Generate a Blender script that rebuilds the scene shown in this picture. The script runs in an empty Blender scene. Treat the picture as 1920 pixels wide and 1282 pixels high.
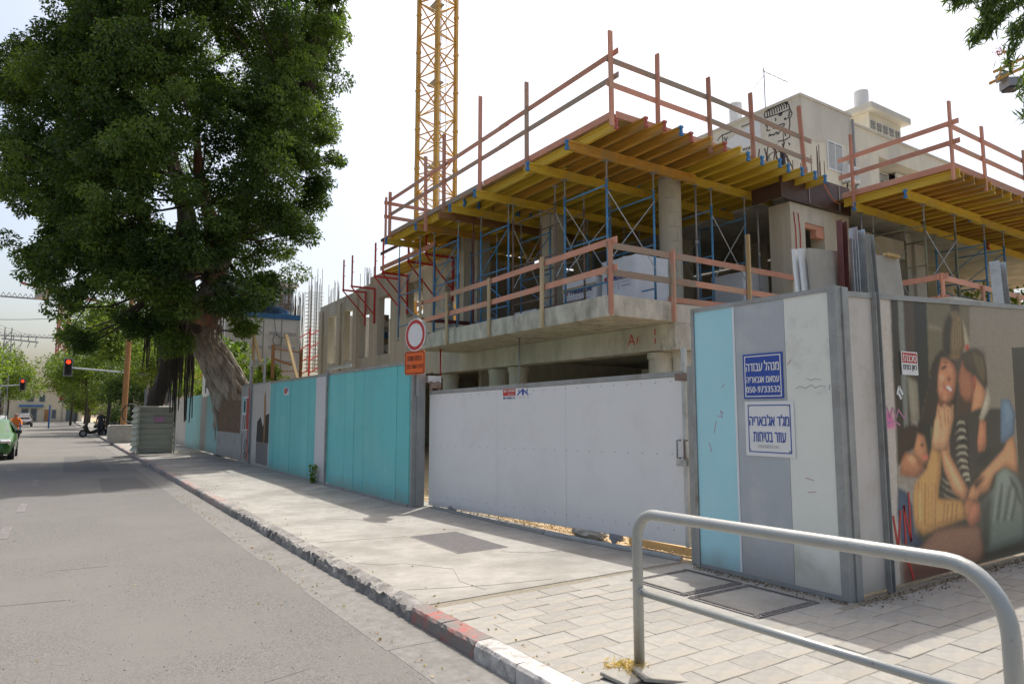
import bpy, bmesh, math, random
import numpy as np
from mathutils import Vector, Matrix
R = math.radians
SC = bpy.context.scene
COL = SC.collection
rnd = random.Random(7)
nprng = np.random.default_rng(11)

# ------------------------------------------------------------------ camera, sky, sun, exposure
cam_d = bpy.data.cameras.new('camera'); cam = bpy.data.objects.new('camera', cam_d); COL.objects.link(cam)
cam.location = (0, 0, 1.6); cam.rotation_euler = (R(90 + 5.976), 0, R(-33.443))
cam_d.sensor_width = 36; cam_d.lens = 24.0; cam_d.clip_start = 0.05; cam_d.clip_end = 2000
cam_d.dof.use_dof = True; cam_d.dof.focus_distance = 11.0; cam_d.dof.aperture_fstop = 5.6
SC.camera = cam
SUN_EL, SUN_AZ = 64.7, 49.7            # azimuth from +Y towards +X
world = bpy.data.worlds.new('World'); SC.world = world; world.use_nodes = True
wn = world.node_tree.nodes; wl = world.node_tree.links
bg = wn['Background']; sky = wn.new('ShaderNodeTexSky'); sky.sky_type = 'NISHITA'; sky.sun_disc = False
sky.sun_elevation = R(SUN_EL); sky.sun_rotation = R(SUN_AZ)
sky.air_density = 1.0; sky.dust_density = 5.5; sky.ozone_density = 1.0
tint = wn.new('ShaderNodeMixRGB'); tint.blend_type = 'MULTIPLY'; tint.inputs[0].default_value = 1; tint.inputs[2].default_value = (1.02, .99, .935, 1)   # warm dusty air
wl.new(sky.outputs[0], tint.inputs[1]); wl.new(tint.outputs[0], bg.inputs[0]); bg.inputs[1].default_value = 0.15
sd = bpy.data.lights.new('sun', 'SUN'); sd.energy = 2.65; sd.angle = R(0.6); sd.color = (1, 0.962, 0.905)
sun = bpy.data.objects.new('sun', sd); COL.objects.link(sun)
sv = Vector((math.cos(R(SUN_EL))*math.sin(R(SUN_AZ)), math.cos(R(SUN_EL))*math.cos(R(SUN_AZ)), math.sin(R(SUN_EL))))
sun.rotation_euler = (-sv).to_track_quat('-Z', 'Y').to_euler(); sun.location = (0, 0, 60)
SC.view_settings.view_transform = 'Standard'; SC.view_settings.look = 'None'; SC.view_settings.gamma = 1
SC.view_settings.exposure = 0.68; SC.view_settings.use_curve_mapping = False

# ------------------------------------------------------------------ helpers
def s2l(c):
    c = [x/255 for x in c]
    return tuple(x/12.92 if x <= .04045 else ((x+.055)/1.055)**2.4 for x in c)
MATS = {}
def nmat(name, c1, c2=None, scale=3.0, rough=.8, bump=0.0, bscale=None, metal=0.0, stretch=(1,1,1), c3=None, s3=.6, t3=.62, vary=0.0, spec=.4, detail=6, coat=0.0, bdist=.02, grime=None):
    """principled material whose colour wanders between c1 and c2 (fine noise) with patches of c3 (coarse noise)"""
    if name in MATS: return MATS[name]
    m = bpy.data.materials.new(name); m.use_nodes = True; MATS[name] = m
    n, l = m.node_tree.nodes, m.node_tree.links; b = n['Principled BSDF']
    b.inputs['Roughness'].default_value = rough; b.inputs['Metallic'].default_value = metal
    b.inputs['Specular IOR Level'].default_value = spec; b.inputs['Coat Weight'].default_value = coat
    if c2 is None: c2 = tuple(x*.8 for x in c1)
    tc = n.new('ShaderNodeTexCoord'); mp = n.new('ShaderNodeMapping'); mp.inputs['Scale'].default_value = stretch
    l.new(tc.outputs['Object'], mp.inputs['Vector'])
    t = n.new('ShaderNodeTexNoise'); t.inputs['Scale'].default_value = scale; t.inputs['Detail'].default_value = detail; t.inputs['Roughness'].default_value = .62
    l.new(mp.outputs[0], t.inputs['Vector'])
    r = n.new('ShaderNodeValToRGB'); r.color_ramp.elements[0].position = .34; r.color_ramp.elements[1].position = .66
    r.color_ramp.elements[0].color = (*c1, 1); r.color_ramp.elements[1].color = (*c2, 1); l.new(t.outputs['Fac'], r.inputs[0])
    out = r.outputs[0]
    if c3 is not None:
        t2 = n.new('ShaderNodeTexNoise'); t2.inputs['Scale'].default_value = s3; t2.inputs['Detail'].default_value = 8; t2.inputs['Roughness'].default_value = .7
        l.new(mp.outputs[0], t2.inputs['Vector'])
        r2 = n.new('ShaderNodeValToRGB'); r2.color_ramp.elements[0].position = t3 - .1; r2.color_ramp.elements[1].position = t3 + .06
        l.new(t2.outputs['Fac'], r2.inputs[0])
        mx = n.new('ShaderNodeMixRGB'); mx.inputs[2].default_value = (*c3, 1); l.new(r2.outputs[0], mx.inputs[0]); l.new(out, mx.inputs[1]); out = mx.outputs[0]
    if grime:      # mud splash and dust gathered on the lowest part of the sheet, ragged upper edge
        sp = n.new('ShaderNodeSeparateXYZ'); l.new(tc.outputs['Object'], sp.inputs[0])
        t3 = n.new('ShaderNodeTexNoise'); t3.inputs['Scale'].default_value = 3.5; t3.inputs['Detail'].default_value = 8; l.new(tc.outputs['Object'], t3.inputs['Vector'])
        ad = n.new('ShaderNodeMath'); ad.operation = 'MULTIPLY_ADD'; ad.inputs[1].default_value = -grime[1]*2.6; l.new(t3.outputs['Fac'], ad.inputs[0]); l.new(sp.outputs['Z'], ad.inputs[2])
        mr_ = n.new('ShaderNodeMapRange'); mr_.inputs[1].default_value = -grime[1]*1.3; mr_.inputs[2].default_value = grime[1]*.6; mr_.inputs[3].default_value = .5; mr_.inputs[4].default_value = 0; l.new(ad.outputs[0], mr_.inputs[0])
        mg = n.new('ShaderNodeMixRGB'); mg.inputs[2].default_value = (*grime[0], 1); l.new(mr_.outputs[0], mg.inputs[0]); l.new(out, mg.inputs[1]); out = mg.outputs[0]
    if vary:
        oi = n.new('ShaderNodeObjectInfo'); hs = n.new('ShaderNodeHueSaturation'); mr = n.new('ShaderNodeMapRange')
        mr.inputs[3].default_value = 1 - vary; mr.inputs[4].default_value = 1 + vary
        l.new(oi.outputs['Random'], mr.inputs[0]); l.new(mr.outputs[0], hs.inputs['Value']); l.new(out, hs.inputs['Color']); out = hs.outputs[0]
    l.new(out, b.inputs['Base Color'])
    if bump:
        tb = n.new('ShaderNodeTexNoise'); tb.inputs['Scale'].default_value = bscale or scale*6; tb.inputs['Detail'].default_value = 5
        l.new(mp.outputs[0], tb.inputs['Vector'])
        bn = n.new('ShaderNodeBump'); bn.inputs['Strength'].default_value = bump; bn.inputs['Distance'].default_value = bdist
        l.new(tb.outputs['Fac'], bn.inputs['Height']); l.new(bn.outputs[0], b.inputs['Normal'])
    return m
def vmat(name, rough=.6, attr='tint', spec=.3):
    if name in MATS: return MATS[name]
    m = bpy.data.materials.new(name); m.use_nodes = True; MATS[name] = m
    n, l = m.node_tree.nodes, m.node_tree.links; b = n['Principled BSDF']
    a = n.new('ShaderNodeAttribute'); a.attribute_name = attr; l.new(a.outputs['Color'], b.inputs['Base Color'])
    b.inputs['Roughness'].default_value = rough; b.inputs['Specular IOR Level'].default_value = spec
    return m
def leafmat(name, dark, light, rough=.42, trans=.3, tcol=None):
    if name in MATS: return MATS[name]
    m = bpy.data.materials.new(name); m.use_nodes = True; MATS[name] = m
    n, l = m.node_tree.nodes, m.node_tree.links; b = n['Principled BSDF']; o = n['Material Output']
    a = n.new('ShaderNodeAttribute'); a.attribute_name = 'tone'
    mx = n.new('ShaderNodeMixRGB'); mx.inputs[1].default_value = (*dark, 1); mx.inputs[2].default_value = (*light, 1); l.new(a.outputs['Fac'], mx.inputs[0])
    l.new(mx.outputs[0], b.inputs['Base Color']); b.inputs['Roughness'].default_value = rough; b.inputs['Specular IOR Level'].default_value = .28
    tr = n.new('ShaderNodeBsdfTranslucent'); hs = n.new('ShaderNodeMixRGB'); hs.blend_type = 'MULTIPLY'; hs.inputs[0].default_value = 1
    hs.inputs[2].default_value = (*(tcol or (2.2, 2.6, .7)), 1); l.new(mx.outputs[0], hs.inputs[1]); l.new(hs.outputs[0], tr.inputs[0])
    ms = n.new('ShaderNodeMixShader'); ms.inputs[0].default_value = trans; l.new(b.outputs[0], ms.inputs[1]); l.new(tr.outputs[0], ms.inputs[2])
    l.new(ms.outputs[0], o.inputs['Surface'])
    return m
def emat(name, col, strength):
    m = bpy.data.materials.new(name); m.use_nodes = True; b = m.node_tree.nodes['Principled BSDF']
    b.inputs['Base Color'].default_value = (*col, 1); b.inputs['Emission Color'].default_value = (*col, 1); b.inputs['Emission Strength'].default_value = strength
    return m
def glassmat(name, tint=(.1, .12, .13)):
    m = bpy.data.materials.new(name); m.use_nodes = True; b = m.node_tree.nodes['Principled BSDF']
    b.inputs['Base Color'].default_value = (*tint, 1); b.inputs['Roughness'].default_value = .06; b.inputs['Specular IOR Level'].default_value = .8
    return m

class MB:
    def __init__(s): s.v, s.f = [], []
    def add(s, vs, fs):
        o = len(s.v); s.v += [tuple(p) for p in vs]; s.f += [tuple(i + o for i in f) for f in fs]; return s
    def box(s, x0, y0, z0, x1, y1, z1):
        x0, x1 = min(x0, x1), max(x0, x1); y0, y1 = min(y0, y1), max(y0, y1); z0, z1 = min(z0, z1), max(z0, z1)
        return s.add([(x0,y0,z0),(x1,y0,z0),(x1,y1,z0),(x0,y1,z0),(x0,y0,z1),(x1,y0,z1),(x1,y1,z1),(x0,y1,z1)],
                     [(0,3,2,1),(4,5,6,7),(0,1,5,4),(1,2,6,5),(2,3,7,6),(3,0,4,7)])
    def obox(s, c, a, b, d):
        c, a, b, d = Vector(c), Vector(a), Vector(b), Vector(d)
        if a.cross(b).dot(d) < 0: a = -a
        P = [c-a-b-d, c+a-b-d, c+a+b-d, c-a+b-d, c-a-b+d, c+a-b+d, c+a+b+d, c-a+b+d]
        return s.add(P, [(0,3,2,1),(4,5,6,7),(0,1,5,4),(1,2,6,5),(2,3,7,6),(3,0,4,7)])
    def bar(s, p, q, w, h, up=(0,0,1)):
        p, q = Vector(p), Vector(q); d = (q - p); L = d.length; d.normalize(); up = Vector(up)
        if abs(d.dot(up)) > .98: up = Vector((0,1,0))
        sd = d.cross(up).normalized(); u = sd.cross(d).normalized()
        return s.obox((p+q)/2, d*L/2, sd*w/2, u*h/2)
    def tube(s, p, q, r, n=8, r2=None):
        return s.path([(*p, r), (*q, r if r2 is None else r2)], n)
    def path(s, pts, n=8, close=True, squash=None):
        P = [Vector(p[:3]) for p in pts]; rad = [p[3] for p in pts]; o = len(s.v); ref = None
        for i, p in enumerate(P):
            d = (P[min(i+1, len(P)-1)] - P[max(i-1, 0)]).normalized()
            if ref is None: ref = Vector((0,0,1)) if abs(d.z) < .9 else Vector((1,0,0))
            u = (ref - d*ref.dot(d)).normalized(); w = d.cross(u); ref = u
            for k in range(n):
                a = 2*math.pi*k/n; rr = rad[i]*(squash(i, a) if squash else 1); s.v.append(tuple(p + (u*math.cos(a) + w*math.sin(a))*rr))
        for i in range(len(P)-1):
            for k in range(n):
                a, b = o+i*n+k, o+i*n+(k+1) % n; s.f.append((a, b, b+n, a+n))
        if close:
            s.f.append(tuple(o+k for k in reversed(range(n)))); e = o+(len(P)-1)*n; s.f.append(tuple(e+k for k in range(n)))
        return s
    def disc(s, c, u, w, r, t, n=24):
        c, u, w = Vector(c), Vector(u).normalized(), Vector(w).normalized(); nn = u.cross(w)
        return s.tube(c - nn*t/2, c + nn*t/2, r, n)
    def prism(s, pts, axis, a0, a1):
        """polygon in the plane across `axis` ('x','y','z'), extruded from a0 to a1"""
        def P(u, w, a): return {'x': (a, u, w), 'y': (u, a, w), 'z': (u, w, a)}[axis]
        n = len(pts); v = [P(*p, a0) for p in pts] + [P(*p, a1) for p in pts]
        f = [tuple(range(n)), tuple(reversed(range(n, 2*n)))] + [(i, i+n, (i+1) % n + n, (i+1) % n) for i in range(n)]
        s.add(v, f); return s
    def mesh(s, name, org=(0,0,0), fix=True):
        me = bpy.data.meshes.new(name); ox, oy, oz = org
        me.from_pydata([(x-ox, y-oy, z-oz) for x, y, z in s.v], [], s.f)
        if fix:
            bm = bmesh.new(); bm.from_mesh(me); bmesh.ops.recalc_face_normals(bm, faces=bm.faces); bm.to_mesh(me); bm.free()
        return me
def smooth(me, on=True): me.polygons.foreach_set('use_smooth', [on]*len(me.polygons))
def org_of(p):
    while p.parent: p = p.parent
    return tuple(p.location)
def link(name, me, mat, parent=None, sm=False, bevel=0, kind=None, label=None):
    o = bpy.data.objects.new(name, me); COL.objects.link(o)
    if mat is not None and not me.materials: me.materials.append(mat)
    if parent is not None: o.parent = parent
    if sm: smooth(me)
    if bevel:
        b = o.modifiers.new('bevel', 'BEVEL'); b.width = bevel; b.segments = 2; b.limit_method = 'ANGLE'
    if kind: o['kind'] = kind
    if label: o['label'] = label
    return o
def part(name, mb, mat, parent, sm=False, bevel=0, kind=None, label=None):
    return link(name, mb.mesh(name, org_of(parent)), mat, parent, sm, bevel, kind, label)
def thing(name, label, cat, loc=(0,0,0), group=None):
    o = bpy.data.objects.new(name, None); COL.objects.link(o); o.location = loc; o.empty_display_size = .2
    o['label'] = label; o['category'] = cat
    if group: o['group'] = group
    return o
def solo(name, mb, mat, label, cat, group=None, sm=False, bevel=0, loc=(0,0,0)):
    o = link(name, mb.mesh(name, loc), mat, None, sm, bevel); o.location = loc; o['label'] = label; o['category'] = cat
    if group: o['group'] = group
    return o
def struct(name, mb, mat, bevel=0): return link(name, mb.mesh(name), mat, None, False, bevel, 'structure')
def dup(root, loc, label=None, rotz=None, group=None):
    def cp(o, par):
        c = o.copy(); COL.objects.link(c)
        if par is not None: c.parent = par
        for ch in o.children: cp(ch, c)
        return c
    r = cp(root, None); r.location = loc
    if rotz is not None: r.rotation_euler = (0, 0, rotz)
    if label: r['label'] = label
    if group: r['group'] = group
    return r
def text(name, s, size, mat, parent, org, xd, up=(0,0,1), fit=None, bold=0.0, heb=False, label=None, nrm=.002, width=None):
    """flat lettering centred on org, running along xd; Hebrew is handed over in reading order and set right to left"""
    cu = bpy.data.curves.new(name, 'FONT'); cu.body = s[::-1] if heb else s; cu.size = 1; cu.align_x = 'CENTER'; cu.align_y = 'CENTER'; cu.resolution_u = 3
    tmp = bpy.data.objects.new('lettering_source', cu); COL.objects.link(tmp)
    dg = bpy.context.evaluated_depsgraph_get(); cv = tmp.to_curve(dg); E_ = []
    for sp in cv.splines:                       # outline of every glyph as a closed polyline
        bp = sp.bezier_points; P = []
        for k in range(len(bp)):
            a, b_ = bp[k], bp[(k+1) % len(bp)]; p0, p1, p2, p3 = (np.array(q[:2]) for q in (a.co, a.handle_right, b_.handle_left, b_.co))
            for t in (0, .25, .5, .75): P.append((1-t)**3*p0 + 3*t*(1-t)**2*p1 + 3*t*t*(1-t)*p2 + t**3*p3)
        E_ += [(P[k], P[(k+1) % len(P)]) for k in range(len(P))]
    tmp.to_curve_clear(); COL.objects.unlink(tmp); bpy.data.objects.remove(tmp)
    E_ = np.array(E_); x0, x1 = E_[:,:,0].min(), E_[:,:,0].max(); y0, y1 = E_[:,:,1].min(), E_[:,:,1].max()
    w, h = x1-x0, y1-y0; sx = sy = size/h
    if width: sx = width/w
    rows = 44; Q = MB(); xd, up = Vector(xd).normalized(), Vector(up).normalized(); nn = xd.cross(up); ro = Vector(org_of(parent)); o0 = Vector(org) - ro + nn*nrm
    pt = lambda x, y: o0 + xd*((x - (x0+x1)/2)*sx) + up*((y - (y0+y1)/2)*sy)
    for r in range(rows):                       # fill by rows, non-zero winding, so overlapping strokes of a letter join cleanly
        yc = y0 + h*(r+.5)/rows; X = []
        for p, q in E_:
            if (p[1] <= yc) != (q[1] <= yc): X.append((p[0] + (q[0]-p[0])*(yc-p[1])/(q[1]-p[1]), 1 if q[1] > p[1] else -1))
        X.sort(); wd_, spans = 0, []
        for x, d_ in X:
            if wd_ == 0: st_ = x
            wd_ += d_
            if wd_ == 0: spans.append([st_-bold, x+bold])
        mg = []
        for a, b_ in spans:
            if mg and a <= mg[-1][1]: mg[-1][1] = max(mg[-1][1], b_)
            else: mg.append([a, b_])
        for a, b_ in mg: Q.add([pt(a, y0+h*r/rows), pt(b_, y0+h*r/rows), pt(b_, y0+h*(r+1)/rows), pt(a, y0+h*(r+1)/rows)], [(0,1,2,3)])
    me = Q.mesh(name, fix=False); me.materials.append(mat)
    o = bpy.data.objects.new(name, me); COL.objects.link(o); o.parent = parent
    if label: o['label'] = label
    return o
def leaves(pts, length, width, mat, name, parent, droop=0.0, dirs=None, tone=None, sd=None, kind=None):
    """one diamond leaf per point, random tilt; returns one mesh object"""
    pts = np.asarray(pts, float); N = len(pts); g = nprng
    d = g.normal(size=(N, 3)) if dirs is None else dirs + g.normal(size=(N, 3))*.35
    d[:, 2] -= droop; d /= np.linalg.norm(d, axis=1)[:, None] + 1e-9
    u = g.normal(size=(N, 3)); u -= d*(u*d).sum(1)[:, None]; u /= np.linalg.norm(u, axis=1)[:, None] + 1e-9
    L = length*g.uniform(.7, 1.25, N)[:, None]; W = width*g.uniform(.75, 1.2, N)[:, None]
    nn = np.cross(d, u)
    org = np.array(org_of(parent)) if parent is not None else np.zeros(3)
    p = pts - org
    V = np.stack([p - d*L/2, p + u*W/2 - d*L*.08 + nn*W*.12, p + d*L/2, p - u*W/2 - d*L*.08 + nn*W*.12], 1).reshape(-1, 3)
    me = bpy.data.meshes.new(name); me.vertices.add(N*4); me.vertices.foreach_set('co', V.ravel())
    me.loops.add(N*4); me.loops.foreach_set('vertex_index', np.arange(N*4, dtype=np.int32)); me.polygons.add(N)
    me.polygons.foreach_set('loop_start', np.arange(0, N*4, 4, dtype=np.int32)); me.update(calc_edges=True)
    a = me.attributes.new('tone', 'FLOAT', 'POINT'); t = g.uniform(0, 1, N)**1.4 if tone is None else np.clip(tone + g.normal(0, .22, N), 0, 1)
    a.data.foreach_set('value', np.repeat(t, 4).astype(np.float32))
    return link(name, me, mat, parent, kind=kind)
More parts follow.
